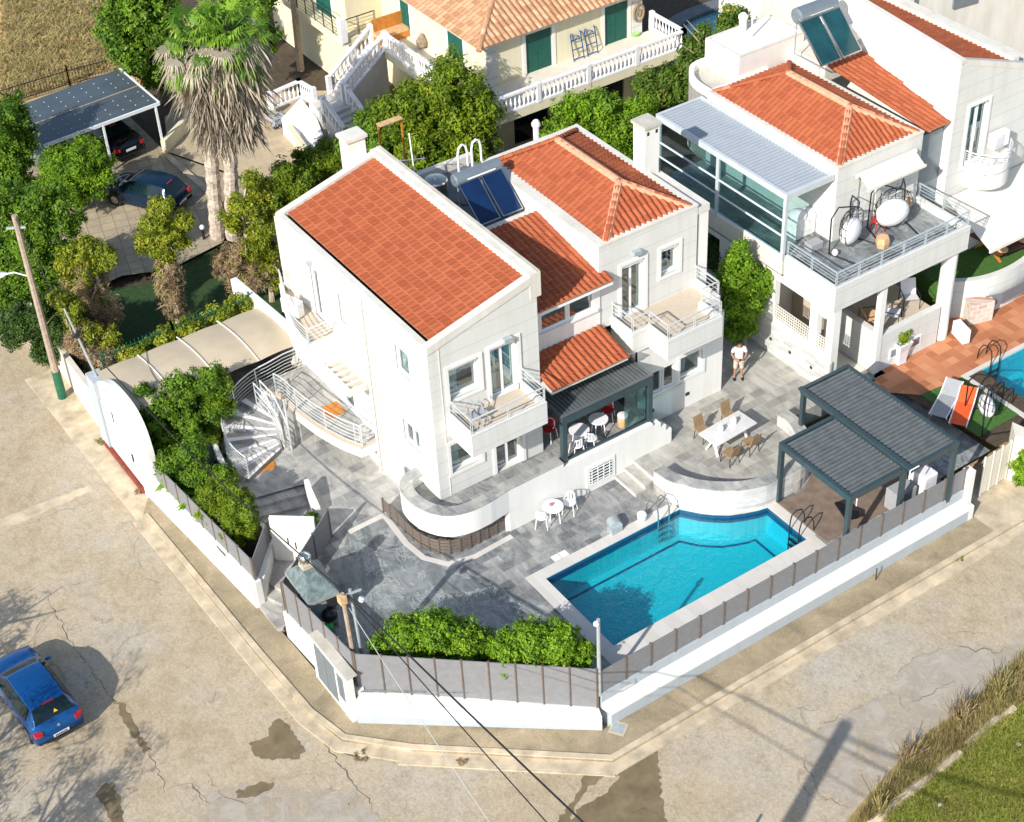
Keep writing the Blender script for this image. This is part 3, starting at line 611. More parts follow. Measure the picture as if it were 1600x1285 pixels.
# the pool
out = [(PX0, PY0), (PX1, PY0), (PX1, AR[-1][1])]+AR[::-1][1:]+[(PX0, PYN)]
pool = thing('swimming_pool', 'turquoise pool with one curved side inside the villa fence', 'pool', (26, 31.5, -1.2))
b = MB(); b.poly(out, -1.2)
for i in range(len(out)): a, c = out[i], out[(i+1) % len(out)]; b.quad((*a, -1.2), (*c, -1.2), (*c, 0), (*a, 0))
b.build('basin', 'pooltile', pool)
b = MB(); ctr = np.array([26, 31.3])
def inset(p, k): p = np.array(p); return tuple(p+(ctr-p)*k)
I = [inset(p, .13) for p in out]; b.pathwall(I, .09, -1.2, -1.185, closed=True)
b.pathwall(out, .05, -.35, -.02, 0, closed=True); b.build('dark_line', 'poolline', pool)
b = MB(); gx = 1; b.poly(out, -.13); b.build('water', 'water', pool)
# terrace, raised walk, planting bed
T0 = .45
SW = [tuple(G(*q, 0)[:2]) for q in [(1021, 770), (1026, 775), (1040, 783), (1062, 791), (1090, 798), (1125, 801), (1160, 800), (1190, 794), (1208, 786)]]
SWX = [SW[0], SW[1], SW[2], SW[3], SW[4], SW[5], SW[6], SW[7], SW[8], (31.9, 31.95), (32.7, 32.35), (33.3, 33.1), (33.62, 34.0), (33.62, 34.75)]
b = MB(); pl = [(27.85, 36.6), (27.85, 35.13)]+SWX+[(35.97, 34.75), (35.97, 37.0), (35.97, 54), (28.8, 54), (28.8, 37.0)]
b.hexa(pl, -.3, T0); st(b, 'terrace', 'terrace')
b = MB()
for k in range(3): x = 26.97+.42*k; b.box(x, 35.1+.004*k, -.2-.01*k, 28.2+.004*k, 36.32-.004*k, .15*(k+1)-.001*k)
b.build('stone_steps', 'terrace', label='three pale stone steps between the pool deck and the table terrace', cat='steps')
b = MB()
for k in range(3): x = 26.97+.42*k; b.box(x-.012, 35.1, .15*k+.01, x-.001, 36.3, .15*(k+1)); 
b.build('step_risers', 'coping', None, label='white risers of the three stone steps by the pool', cat='steps')
b = MB(); b.hexa([(13.75, 41.3), (15.3, 41.3), (15.4, 42.7), (15.75, 45), (16.2, 46.6), (17.0, 47.8), (18.2, 48.0), (18.2, 48.6), (13.5, 47.4)], -.6, .05); st(b, 'planting_bed', 'soil')
b = MB(); b.hexa([(14.3, 28.9), (20.3, 28.75), (20.3, 29.6), (15.6, 33.2), (14.7, 33.2)][::1], -.5, .02)
sheet([(14.5, 33.3), (15.2, 33.3), (20.5, 29.3), (20.4, 28.6)], .012, 'hedge_bed', 'soil')
b = MB(); b.hexa([(19.6, 37.9), (20.3, 37.2), (20.8, 36.65), (28.85, 36.65), (28.85, 40), (20.4, 40), (20.4, 39.2), (19.9, 38.8)], -.2, 1.5); st(b, 'raised_walk', 'deck')
# land beyond
sheet([(14.2, 51.0), (36, 50.8), (36, 90), (60, 130), (-10, 130), (7, 85), (13.9, 70)], -1.15, 'garden_ground', 'soil')
sheet([(14.3, 51.1), (20.9, 50.9), (24.5, 56), (22.6, 61), (19, 60), (14.4, 62)], -1.0, 'lawn', plain('tree_shaded_lawn', (.022, .055, .012), .95, .4, 5))  # the shade of the dense trees is painted into this dark green
sheet([(14.4, 60.5), (18.35, 60.95), (20.27, 60.1), (23.1, 60.6), (26.5, 64.5), (24.5, 69.6), (24.6, 75), (17, 75), (14.6, 66)], -.8, 'driveway', 'paving')
sheet([(24.6, 69.6), (26.6, 64.6), (28.2, 60), (34.5, 60), (34, 70), (30, 73), (26, 73)], -.79, 'yard_paving', 'flag')
sheet([(-60, 73.9), (24.9, 75.2), (32, 82), (32, 90), (25, 250), (-60, 250)], -1.0, 'field', 'earthfield')
sheet([(34, 52), (110, 52), (110, 160), (32, 160), (30, 76)], -1.05, 'back_garden', 'soil')
ndk = [(36.2, 28.4), (36.2, 34.9), (36.2, 60), (75, 60), (75, 28.4)]
sheet([(39.1, 29.4), (42, 29.4), (42, 60), (38.6, 60), (38.6, 34)], -.02, 'neighbour_deck_base', 'soil')
# ================================================================== VILLA (x 20.5-33.5, y 36.5-48)
HX0, HX1, HY0, HY1 = 20.51, 24.84, 37.72, 48.0
ZL, ZH = 8.03, 9.12
house = thing('villa', 'white split-level villa with three orange tiled roofs beside the curved-sided pool', 'house', (27, 42, 0))
def topH(u): return ZL+(ZH-ZL)*u/(HX1-HX0)-1.5
fr = FY(HX0, HY0, 1.5)
def rectY(F, p, q): # pixel corners on the facade plane to hole (u0,u1,v0,v1)
    o, r, u, n = F
    P1 = PY(*p, o[1]) if abs(n[1]) > .5 else PX(*p, o[0]); P2 = PY(*q, o[1]) if abs(n[1]) > .5 else PX(*q, o[0])
    a = [(P1-o)@r, (P2-o)@r]; c = [(P1-o)@u, (P2-o)@u]; return (min(a), max(a), min(c), max(c))
hf = [(.72, 1.92, 4.05, 5.35), (2.35, 3.45, 3.27, 5.43), (.55, 1.75, .95, 2.2), (2.35, 3.45, .02, 2.15)]
w = MB(); wallpanel(w, fr, HX1-HX0, topH(0), hf, .26, topH); w.build('front_wall', 'whiteg', house)
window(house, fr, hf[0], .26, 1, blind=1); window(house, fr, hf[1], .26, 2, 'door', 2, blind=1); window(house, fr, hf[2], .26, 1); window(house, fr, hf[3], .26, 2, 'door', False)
# left wall
fl = FXm(HX0, HY1, 0); L = HY1-HY0
def lh(y0, y1, z0, z1): return (HY1-y1, HY1-y0, z0, z1)
hl = [lh(44.9, 45.75, 4.85, 7.05), lh(43.2, 43.72, 5.75, 6.95), lh(38.95, 39.85, 5.9, 7.05), lh(38.75, 39.85, 2.85, 3.85), lh(43.6, 44.5, 1.52, 3.6)]
w = MB(); wallpanel(w, fl, L, ZL, hl, .14); w.build('side_wall', 'white', house)
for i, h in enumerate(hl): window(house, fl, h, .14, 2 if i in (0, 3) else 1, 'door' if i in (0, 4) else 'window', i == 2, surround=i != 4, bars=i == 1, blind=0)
w = MB(); w.hexa([(HX0, HY1-.02), (HX1, HY1-.02), (HX1, HY1), (HX0, HY1)], 0, ZL); w.quad((HX1, HY0, 1.5), (HX1, HY1, 1.5), (HX1, HY1, ZH), (HX1, HY0, ZH)); w.build('rear_wall', 'white', house)
w = MB(); w.box(HX0-.10, 41.55, 0, HX0+.02, 41.95, ZL-.12); w.build('wall_rib', 'cream', house); w = MB(); w.box(HX0-.10, 47.75, 0, HX0+.02, 48.02, ZL-.1); w.build('wall_rib', 'cream', house)
w = MB(); w.tube([(HX0-.16, 41.75, ZL-.2), (HX0-.16, 41.75, .1)], .05, 8); w.build('downpipe', 'alu', house, smooth=True)
w = MB(); w.box(HX0+.42, HY0-.015, 1.5, HX0+.45, HY0+.01, 7.9); w.build('corner_joint', 'capw', house)
# parapets
def slopebar(mb, x0, x1, y0, y1, z0, z1, h): mb.add([(x0, y0, z0-h), (x1, y0, z1-h), (x1, y1, z1-h), (x0, y1, z0-h), (x0, y0, z0), (x1, y0, z1), (x1, y1, z1), (x0, y1, z0)], [(3, 2, 1, 0), (4, 5, 6, 7), (0, 1, 5, 4), (1, 2, 6, 5), (2, 3, 7, 6), (3, 0, 4, 7)])
w = MB(); slopebar(w, HX0+.0, HX1, HY0-.03, HY0+.25, ZL+.03, ZH+.03, .3); w.build('parapet', 'capw', house); w = MB(); slopebar(w, HX0, HX1, HY1-.25, HY1+.03, ZL+.03, ZH+.03, .3); w.build('parapet', 'capw', house)
w = MB(); w.box(HX0-.03, HY0+.002, ZL-.3, HX0+.2, HY1, ZL+.02); w.build('parapet', 'capw', house)
w = MB(); w.box(HX1-.26, HY0-.028, ZH-.9, HX1+.17, HY1+.028, ZH+.05); w.build('parapet', 'capw', house)
w = MB(); w.box(HX1+.02, HY0+.002, ZH+.05, HX1+.165, HY1, ZH+.09); w.build('coping', 'cap', house)
r = MB(); s0 = np.array([1, 0, (ZH-ZL)/(HX1-HX0)]); s0 /= np.linalg.norm(s0)
tileroof(r, (HX1-.26, HY0+.25, ZH-.18), (0, 1, 0), -s0, [(0, 0), (HY1-HY0-.5, 0), (HY1-HY0-.5, 3.82), (0, 3.82)]); r.build('tiled_roof', 'tile', house, rnd=True)
# left front roof chimney at the back and the flat roof between the wings
c = MB(); c.box(23.7, 48.05, 5, 24.45, 48.65, 9.75); c.build('chimney', 'white', house)
c = MB(); c.box(23.62, 47.97, 9.75, 24.53, 48.73, 9.87); c.build('chimney_cap', 'capw', house)
FZ = 7.52
c = MB(); c.box(HX1, 42.6, 5.5, 28.6, 47.6, FZ); c.build('flat_roof', 'flatroof', house)
boxes('parapet', 'capw', house, (HX1+.17, 42.5, FZ-.4, 28.55, 42.78, FZ+.33), (HX1+.17, 47.3, FZ-.4, 28.55, 47.55, FZ+.33))
# right wing
RX0, RX1, RY0, RY1 = 28.56, 32.47, 38.74, 46.0; RT = 8.26; RL = 28.13
fR = FY(RL, RY0, 4.78)
hR = [(29.10-RL, 30.12-RL, .05, 2.28), (30.85-RL, 31.67-RL, 1.12, 2.28)]
w = MB(); wallpanel(w, fR, RX1-RL, RT-4.78, hR, .24); w.build('front_wall', 'whiteg', house)
window(house, fR, hR[0], .24, 2, 'door', False, blind=1); window(house, fR, hR[1], .24, 1, blind=1)
w = MB(); w.hexa([(RX1, RY0), (RX1+.02, RY0), (RX1+.02, RY1), (RX1, RY1)], T0, RT); w.hexa([(RX0, RY1-.02), (RX1, RY1-.02), (RX1, RY1), (RX0, RY1)], T0, RT); w.quad((RL, RY0, 6.6), (RL, RY1, 6.6), (RL, RY1, RT), (RL, RY0, RT)); w.build('side_wall', 'white', house)
boxes('corner_pier', 'white', house, (RX1+.15, 38.8, T0, RX1+.58, 39.3, 7.84)); boxes('pier_beam', 'capw', house, (RX1-.04, 38.77, 7.84, RX1+.6, 42.4, 8.13))
w = MB(); w.box(RL-.02, RY0-.03, RT-.02, RX1+.03, RY0+.22, RT+.07); w.box(RX1-.22, RY0+.22, RT-.02, RX1+.03, RY1+.03, RT+.068); w.box(RL-.02, RY1-.22, RT-.02, RX1-.22, RY1+.03, RT+.066); w.add([(RL-.02, RY0+.22, RT-.02), (RL+.34, RY0+.22, RT-.02), (RL+.5, RY1-.22, RT-.02), (RL-.02, RY1-.22, RT-.02), (RL-.02, RY0+.22, RT+.072), (RL+.34, RY0+.22, RT+.072), (RL+.5, RY1-.22, RT+.072), (RL-.02, RY1-.22, RT+.072)], [(3, 2, 1, 0), (4, 5, 6, 7), (0, 1, 5, 4), (1, 2, 6, 5), (2, 3, 7, 6), (3, 0, 4, 7)]); w.build('parapet', 'capw', house)
w = MB(); w.box(RX0+.2, RY0+.2, RT-.5, RX1-.2, RY1-.2, RT-.08); w.build('roof_base', 'capw', house)
# hip roof
def hip(parent, x0, x1, y0, y1, z0, z1, ra, rb, mat='tile', tw=.235):
    """four tiled planes; the ridge runs from y=ra to y=rb at mid x"""
    xm = (x0+x1)/2; r = MB(); dz = z1-z0; hw = (x1-x0)/2; ln = math.hypot(hw, dz)
    a = np.array([hw, 0, dz])/ln
    tileroof(r, (xm, y0, z1), (0, 1, 0), -a, [(ra-y0, 0), (rb-y0, 0), (y1-y0, ln), (0, ln)], tw)
    a2 = np.array([-hw, 0, dz])/ln; tileroof(r, (xm, y0, z1), (0, 1, 0), -a2, [(ra-y0, 0), (rb-y0, 0), (y1-y0, ln), (0, ln)], tw)
    l3 = math.hypot(ra-y0, dz); d3 = np.array([0, -(ra-y0), -dz])/l3; tileroof(r, (xm, ra, z1), (1, 0, 0), d3, [(0, 0), (hw, l3), (-hw, l3)], tw)
    l4 = math.hypot(y1-rb, dz); d4 = np.array([0, (y1-rb), -dz])/l4
    if l4 > .3: tileroof(r, (xm, rb, z1), (1, 0, 0), d4, [(0, 0), (hw, l4), (-hw, l4)], tw)
    o = r.build('tiled_roof', mat, parent, rnd=True)
    q = MB(); T = (xm, ra, z1+.03); U = (xm, rb, z1+.03); ridge(q, T, U); ridge(q, (x0, y0, z0+.04), T); ridge(q, (x1, y0, z0+.04), T); ridge(q, (x0, y1, z0+.04), U); ridge(q, (x1, y1, z0+.04), U)
    q.build('ridge_tiles', mat, o, rnd=True)
    q = MB()
    for (p1, p2) in ((T, U), ((x0, y0, z0), T), ((x1, y0, z0), T)): 
        p1 = np.array(p1); p2 = np.array(p2); q.tube([p1+np.array([-.0, 0, -.03]), p2+np.array([0, 0, -.05])], .155, 8)
    q.build('mortar_bed', 'mortar', o); return o
hip(house, RX0-.05, RX1-.2, RY0+.1, RY1-.25, RT-.02, 9.18, 40.56, 44.3)
# middle tiled roof above the clerestory
rm = MB(); ye, ze, yt, zt = 38.25, 7.08, 42.5, 7.86; d = np.array([0, ye-yt, ze-zt]); ln = np.linalg.norm(d); d /= ln
tileroof(rm, (HX1+.17, yt, zt), (1, 0, 0), d, [(0, 0), (RL-HX1-.17, 0), (RL-HX1-.17, 3.7), (28.42-HX1-.17, 3.8), (28.42-HX1-.17, ln), (0, ln)]); rm.build('tiled_roof', 'tile', house, rnd=True)
w = MB(); w.box(HX1+.05, 38.28, 6.88, 28.4, 38.73, 7.0); w.build('eave', 'frame', house)
fc = FY(HX1, 38.7, 4.7); hc = [(.75, 1.9, 1.12, 1.85), (1.94, 3.05, 1.12, 1.85)]
w = MB(); wallpanel(w, fc, RL+.01-HX1, 2.25, hc, .12); w.build('front_wall', 'white', house)
for h in hc: window(house, fc, h, .1, 1, curtain=False, surround=False)
w = MB(); w.box(HX1+.6, 38.62, 5.7, 28.0, 38.7, 5.79); w.build('window_sill', 'white', house)
# lower tiled roof
rl = MB(); yt, zt, ye, ze = 38.68, 5.04, 37.0, 4.64; d = np.array([0, ye-yt, ze-zt]); ln = np.linalg.norm(d); d /= ln
tileroof(rl, (HX1, yt, zt), (1, 0, 0), d, [(0, 0), (28.14-HX1, 0), (28.14-HX1, ln), (0, ln)]); rl.build('tiled_roof', 'tile', house, rnd=True)
boxes('inner_wall', 'cream', house, (HX1, 39.6, 1.5, 28.9, 39.7, 4.7), (28.88, 37.75, T0, 28.98, 39.6, 4.1)); boxes('eave_board', 'white', house, (HX1+.01, 37.06, 4.46, 28.12, 38.68, 4.56))
# ground floor of the right wing
fg = FY(28.95, 37.6, T0); h1 = rectY(fg, (1014, 568), (1033, 605)); hg = [(.25, 1.15, 1.35, 2.35), (1.2, 1.75, 1.35, 2.35), (1.95, 3.0, 1.45, 2.45)]
w = MB(); wallpanel(w, fg, 32.94-28.95, 3.7, hg, .14); w.quad((32.94, 37.6, T0), (32.94, 40, T0), (32.94, 40, 4.15), (32.94, 37.6, 4.15)); w.build('front_wall', 'white', house)
for h in hg: window(house, fg, h, .14, 1, curtain=True, surround=h[0] > 1.9)
boxes('ledge', 'capw', house, (28.15, 37.6, 4.12, 32.94, 38.74, 4.17), (29.4, 37.55, 1.62, 31.0, 37.6, 1.72))
for x in (29.55, 31.2):
    w = MB(); w.box(x, 37.57, 1.0, x+.16, 37.6, 1.13); w.build('wall_lamp', 'black', house)
# balconies
def balcony(pts, zf, zb, zt, rail, ledge, mat='whiteg', floor='tan', bars=3, th=.16, notop=False):
    o = MB(); o.pathwall(pts, th, zb, zt, 1); s = o.build('balcony', mat, house)
    cx_ = sum(p[0] for p in pts)/len(pts); f = MB(); f.hexa([(p[0]+(.02 if p[0] < cx_ else -.02), p[1]+(.02 if p[1] < HY0-.2 or (p[0] > 28 and p[1] < 38.6) else 0)) for p in pts], zb+.004, zf); f.build('floor', floor, s)
    railing(house, [(p[0], p[1], zt) for p in rail], .6, bars); return s
balcony([(21.1, HY0), (21.1, 36.28), (24.12, 36.28), (24.12, HY0)], 4.78, 4.1, 5.03, [(21.16, HY0), (21.16, 36.34), (24.06, 36.34), (24.06, HY0)], [])
balcony([(28.63, RY0), (28.63, 37.48), (29.36, 37.48), (29.36, 36.39), (31.82, 36.39), (31.82, 37.41), (32.55, 37.41), (32.55, RY0)], 4.81, 4.2, 5.1, [(28.69, RY0), (28.69, 37.54), (29.42, 37.54), (29.42, 36.45), (31.76, 36.45), (31.76, 37.47), (32.49, 37.47), (32.49, RY0)], [])
# curved upper balcony, left side
ub = spline([(20.5, 43.95), (19.2, 43.95)], 2)[:-1]+spline([(19.2, 43.95), (19.22, 45.0), (19.5, 46.2), (19.95, 47.3), (20.2, 48.05)], 5)+[(20.5, 48.1)]
o = MB(); o.pathwall(ub, .14, 3.95, 5.03, -1); s = o.build('balcony', 'white', house)
f = MB(); f.hexa([(p[0]+.03, max(p[1], 43.99)) for p in ub[:-1]]+[(20.5, 48.0)], 3.98, 4.78); f.build('floor', 'tan', s)
railing(house, [(20.5, 44.02, 5.03), (19.26, 44.02, 5.03)], .66, 4); cr = [(p[0]+.06, p[1], 5.03) for p in spline([(19.2, 44.02), (19.22, 45.0), (19.5, 46.2), (19.95, 47.3), (20.2, 48.0)], 5)]
curve_railing(house, cr, .66, 4, 10)
# slatted canopy under it
o = MB(); a = G(490, 566, 3.95); c_ = G(556, 610, 3.95); xx = min(a[0], c_[0])
o.box(19.55, 41.9, 3.84, 19.7, 43.94, 4.06); o.box(19.7, 41.9, 3.84, 20.5, 42.05, 4.058); o.box(20.38, 42.05, 3.84, 20.5, 43.94, 4.056); cn = o.build('slatted_canopy', 'cream', house)
for k in range(5): o = MB(); y = 42.3+k*.36; o.box(19.7, y, 3.86, 20.38, y+.12, 4.05); o.build('slat', 'cream', cn)
# curved entrance balcony
lb = spline([(18.35, 47.0), (18.72, 46.1), (18.80, 45.1), (18.98, 43.8), (19.3, 42.6), (19.66, 41.75)], 6)+[(20.5, 41.75)]
o = MB(); o.hexa([tuple(p) for p in lb]+[(20.5, 47.4), (18.5, 47.5)], 1.12, 1.5); s = o.build('balcony', 'white', house)
o = MB(); o.hexa([(p[0]+.04, p[1]+.02) for p in lb[:-1]]+[(20.48, 41.8), (20.48, 47.35), (18.6, 47.4)], 1.5, 1.52); o.build('floor', 'decklight', s)
o = MB(); o.pathwall([tuple(p) for p in lb], .16, 1.5, 1.56, 1); o.build('coping', 'tan', s)
curve_railing(house, [(p[0]+.1, p[1]+.03, 1.56) for p in lb[4:-1]], .95, 5, 8); railing(house, [(19.75, 41.83, 1.56), (20.5, 41.83, 1.56)], .95, 5)
for q in [(19.9, 44.4)]:
    o = MB(); o.box(19.6, 43.95, 1.525, 20.3, 44.7, 1.545); o.build('doormat', 'orangewood', None, label='orange doormat at the entrance door on the curved balcony', cat='doormat')
# raised walk: curved planter wall and straight wall
cw = [(20.6, 39.21), (20.12, 39.1), (19.62, 38.75), (19.2, 38.15), (18.95, 37.38), (19.1, 36.6), (19.6, 36.0), (20.2, 35.72), (21.0, 35.66), (22.1, 35.9)]
cw = spline([(20.5, 39.3), (20.0, 39.2), (19.63, 38.95), (19.42, 38.5), (19.38, 37.9), (19.5, 37.3), (19.8, 36.75), (20.25, 36.38), (20.9, 36.2), (21.6, 36.2)], 5)+[(22.4, 36.32), (24.75, 36.34)]
rw = thing('curved_retaining_wall', 'white curved garden wall with marble coping below the villa front, ending in stepped blocks', 'wall', (22, 36.5, 0))
o = MB(); o.pathwall(cw, .42, .95, 1.9, 1); o.box(22.4, 36.34, 0, 29.55, 36.66, 1.1); o.pathwall([(22.6, 36.36), (24.75, 36.36)], .28, 0, .96, 1); o.build('wall', 'white', rw)
o = MB(); o.pathwall(cw, .46, 1.9, 1.945, 1); o.build('coping', 'decklight', rw)
o = MB(); o.box(24.75, 36.34, 1.1, 28.7, 36.66, 1.72); o.box(28.7, 36.342, 1.1, 29.05, 36.66, 1.6); o.box(29.05, 36.344, 1.1, 29.3, 36.66, 1.38); o.build('block', 'white', rw)
o = MB(); o.box(22.3, 36.4, 0, 22.44, 36.66, 1.0); o.box(HX0+.1, 36.9, 0, HX0+.3, 39, 1.49); o.build('pier', 'white', rw)
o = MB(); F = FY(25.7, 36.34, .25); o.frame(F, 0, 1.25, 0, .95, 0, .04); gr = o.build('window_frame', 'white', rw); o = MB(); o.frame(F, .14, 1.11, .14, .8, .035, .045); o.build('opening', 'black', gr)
o = MB()
for k in range(5): o.frame(F, .14, 1.11, .2+k*.135, .235+k*.135, .05, .07)
for k in range(4): o.frame(F, .2+k*.26, .23+k*.26, .14, .8, .055, .075)
o.build('grille', 'frame', gr)
# low timber railing below the curved wall
gp = spline([tuple(G(*q, 0)[:2]) for q in [(600, 800), (622, 820), (646, 845), (672, 861), (704, 866), (735, 856), (762, 842), (790, 828)]], 2)
t = thing('timber_fence', 'low brown slatted fence curving round the foot of the white curved wall', 'fence', (gp[6][0], gp[6][1], 0))
for i in range(len(gp)-1):
    o = MB()
    for k in range(4): o.beam((*gp[i], .12+.15*k), (*gp[i+1], .12+.15*k), .025, .12)
    o.build('slat_panel', 'fpost', t)
for i in range(0, len(gp)): o = MB(); o.beam((*gp[i], 0), (*gp[i], .66), .07, .07, (1, 0, 0)); o.build('post', 'fpost', t)
b = MB(); b.hexa([(p[0], p[1]) for p in gp]+[(22.3, 36.3), (20.0, 36.9), (19.6, 38.6), (19.9, 40.2)], -.2, -.005)
# seat wall round the table terrace
t = thing('curved_seat_wall', 'white curved seat wall with marble top round the table terrace above the pool', 'wall', (30, 32.8, 0))
swp = spline([SW[0]]+SW[2:9:1]+[(31.9, 31.98), (32.7, 32.35), (33.3, 33.1), (33.62, 34.0), (33.62, 34.75)], 3)
def clad(): return M['clad']
o = MB(); o.pathwall(swp, .4, -.02, 1.0, 1); o.build('wall', 'clad', t)
o = MB(); o.pathwall(swp, .46, 1.0, 1.05, 1); o.build('coping', 'decklight', t)
# pavilion
PVX0, PVX1, PVY0, PVY1, PVZ0, PVZ1 = 24.88, 28.82, 36.52, 38.6, 1.5, 3.72
pv = thing('glass_pavilion', 'anthracite framed glass dining pavilion with ribbed roof below the lower tiled roof', 'pavilion', (26.8, 37, 1.5))
for (x, y) in ((PVX0, PVY0), (PVX1-.2, PVY0), (PVX0, PVY1-.1)): o = MB(); o.box(x, y, 1.5, x+.2, y+(.2 if y < 37 else .08), PVZ1-.22); o.build('post', 'dark', pv, bevel=.01)
o = MB(); o.box(PVX0, PVY0+.005, 3.42, PVX1, PVY0+.2, PVZ1-.005); o.build('beam', 'dark', pv); o = MB(); o.box(PVX0+.2, PVY0+.03, PVZ0+.18, PVX1-.2, PVY0+.14, PVZ0+.3); o.build('sill', 'dark', pv)
rf = MB(); rf.box(PVX0, PVY0+.02, PVZ1, PVX1, PVY1, PVZ1+.04); R0 = rf.build('roof', 'dark', pv)
o = MB(); nr = 26
for k in range(nr): x = PVX0+(PVX1-PVX0)*(k+.5)/nr; o.box(x-.05, PVY0+.1, PVZ1+.041, x+.045, PVY1, PVZ1+.075)
o.build('ribs', 'louvre', R0)
o = MB(); o.box(PVX0-.01, PVY0, PVZ1+.04, PVX1+.01, PVY0+.09, PVZ1+.1); o.build('gutter', 'louvre', R0)
for (x0, x1, yy) in ((PVX0+2.75, PVX1-.2, PVY0+.1), (PVX0+2.8, PVX1-.25, PVY0+.16)):
    o = MB(); o.box(x0, yy, PVZ0+.3, x1, yy+.012, 3.42); o.build('glass_panel', 'glassclear', pv)
o = MB(); o.box(PVX1-.1, PVY0+.2, PVZ0+.1, PVX1-.09, PVY1, 3.5); o.build('glass_panel', 'glassclear', pv)
o = MB(); o.box(PVX1-.16, PVY0+.2, PVZ0, PVX1-.04, PVY1, PVZ0+.15); o.build('sill', 'dark', pv)
# wall lamps, taps, solar heater, tank, antennas
for q, yy in (((790, 528), HY0), ((992, 392), RY0)):
    p = PY(*q, yy); o = MB(); o.box(p[0]-.16, yy-.2, p[2]-.1, p[0]+.16, yy, p[2]+.06); o.build('floodlight', 'galv', house)
p = PX(487, 411, HX0); o = MB(); o.box(HX0-.18, p[1]-.1, p[2]-.05, HX0, p[1]+.1, p[2]+.12); o.build('floodlight', 'galv', house)
def heater(label, x0, y0, z, wid, ln, tilt, tankr, mat, group=None, sep=.1, lab=True):
    t = thing('solar_water_heater', label, 'solar heater', (x0, y0, z)); dy = ln*math.cos(tilt); dz = ln*math.sin(tilt)
    for k in range(2):
        xa = x0+k*(wid+sep); F = (np.array([xa, y0, z+.12]), np.array([1., 0, 0]), np.array([0, math.cos(tilt), math.sin(tilt)]), np.array([0, -math.sin(tilt), math.cos(tilt)]))
        o = MB(); o.frame(F, 0, wid, 0, ln, 0, .09); c = o.build('collector', 'metal', t); o = MB(); o.frame(F, .035, wid-.035, .035, ln-.035, .06, .094); o.build('absorber', mat, c)
    xc = x0+wid+sep/2; yc = y0+dy+.12; zc = z+.12+dz+.12
    o = MB(); o.tube([(xc-1.0, yc, zc), (xc-.96, yc, zc), (xc+.96, yc, zc), (xc+1.0, yc, zc)], [tankr*.8, tankr, tankr, tankr*.8], 20); c = o.build('tank', 'tank', t, smooth=True)
    o = MB(); F = (np.array([xc-.55, yc-tankr*.86, zc-.02]), np.array([1., 0, 0]), np.array([0, .5, .86]), np.array([0, -.86, .5])); o.frame(F, 0, 1.2, 0, .2, .05, .06); o.build('tank_sticker', 'whitep', c)
    for xx in (x0+.1, x0+2*wid): o = MB(); o.beam((xx, yc, z), (xx, yc, zc), .04, .04, (1, 0, 0)); o.beam((xx, y0+.1, z+.02), (xx, yc, z+.02), .04, .04); o.build('stand', 'galv', t)
    return t
heater('solar water heater with two blue collectors on the villa flat roof', 26.15, 43.2, FZ, .88, 1.75, math.radians(38), .25, 'solar')
t = thing('roof_pipe', 'pair of white looped vent pipes behind the villa solar tank', 'pipe', (27.5, 45.8, FZ))
for x in (27.05, 27.65): o = MB(); o.tube([(x, 45.9, FZ), (x, 45.9, FZ+1.5), (x+.05, 45.9, FZ+1.75), (x+.2, 45.9, FZ+1.85), (x+.35, 45.9, FZ+1.75), (x+.4, 45.9, FZ+1.5), (x+.4, 45.9, FZ+.9)], .045, 8); o.build('pipe_loop', 'whitep', t, smooth=True)
t = thing('water_tank', 'tall stainless steel water tank on the villa flat roof', 'tank', (25.75, 45.4, FZ))
o = MB(); o.lathe(25.75, 45.4, [(.44, FZ), (.44, FZ+1.15), (.40, FZ+1.2), (.1, FZ+1.26)], 28); o.build('tank_body', 'inox', t, smooth=True)
o = MB(); o.lathe(25.75, 45.4, [(.06, FZ+1.26), (.06, FZ+1.33)], 8); o.build('tank_cap', 'metal', t); o = MB(); o.tube([(26.0, 45.2, FZ+.3), (26.5, 44.8, FZ+.1), (26.9, 44.5, FZ+.12)], .03, 6); o.build('hose', 'cable', t)
t = thing('tv_antenna', 'thin white antenna mast beside the steel tank on the villa roof', 'antenna', (25.5, 46.4, FZ))
o = MB(); o.tube([(25.5, 46.4, FZ), (25.45, 46.5, FZ+2.7)], .028, 6); o.build('mast', 'whitep', t)
o = MB(); o.tube([(24.7, 46.9, FZ+1.6), (25.9, 46.3, FZ+1.6)], .015, 5)
for k in range(6): x = 24.75+k*.2; o.tube([(x, 46.6-.1*k, FZ+1.6), (x+.12, 47.1-.1*k, FZ+1.6)], .008, 4)
o.build('aerial', 'metal', t)
t = thing('satellite_dish', 'grey satellite dish next to the antenna mast on the villa roof', 'dish', (25.4, 47.4, FZ))
o = MB(); o.lathe(0, 0, [(.02, 0), (.2, .02), (.38, .09), (.38, .11), (.2, .04), (.02, .02)], 20, False); dd = o.build('dish', 'alu', t, local=True); dd.rotation_euler = (math.radians(50), 0, .5); dd.location = (0, 0, .7)
o = MB(); o.tube([(25.4, 47.4, FZ), (25.4, 47.4, FZ+.7)], .03, 6); o.build('arm', 'galv', t)
t = thing('orange_frame', 'rusty orange metal frame with mesh standing behind the villa roof', 'frame', (26.0, 49.3, FZ-1))
for (x, z) in ((25.7, 0), (26.7, 0)): o = MB(); o.beam((x, 49.3, FZ-1), (x, 49.3, FZ+1.7), .06, .06, (1, 0, 0)); o.build('post', 'orangewood', t)
o = MB(); o.beam((25.7, 49.3, FZ+1.7), (26.7, 49.3, FZ+1.7), .3, .04); o.build('top', 'palewood', t)
t = thing('wall_chimney', 'tall square white chimney at the right edge of the villa roof', 'chimney', (32.6, 41.9, T0))
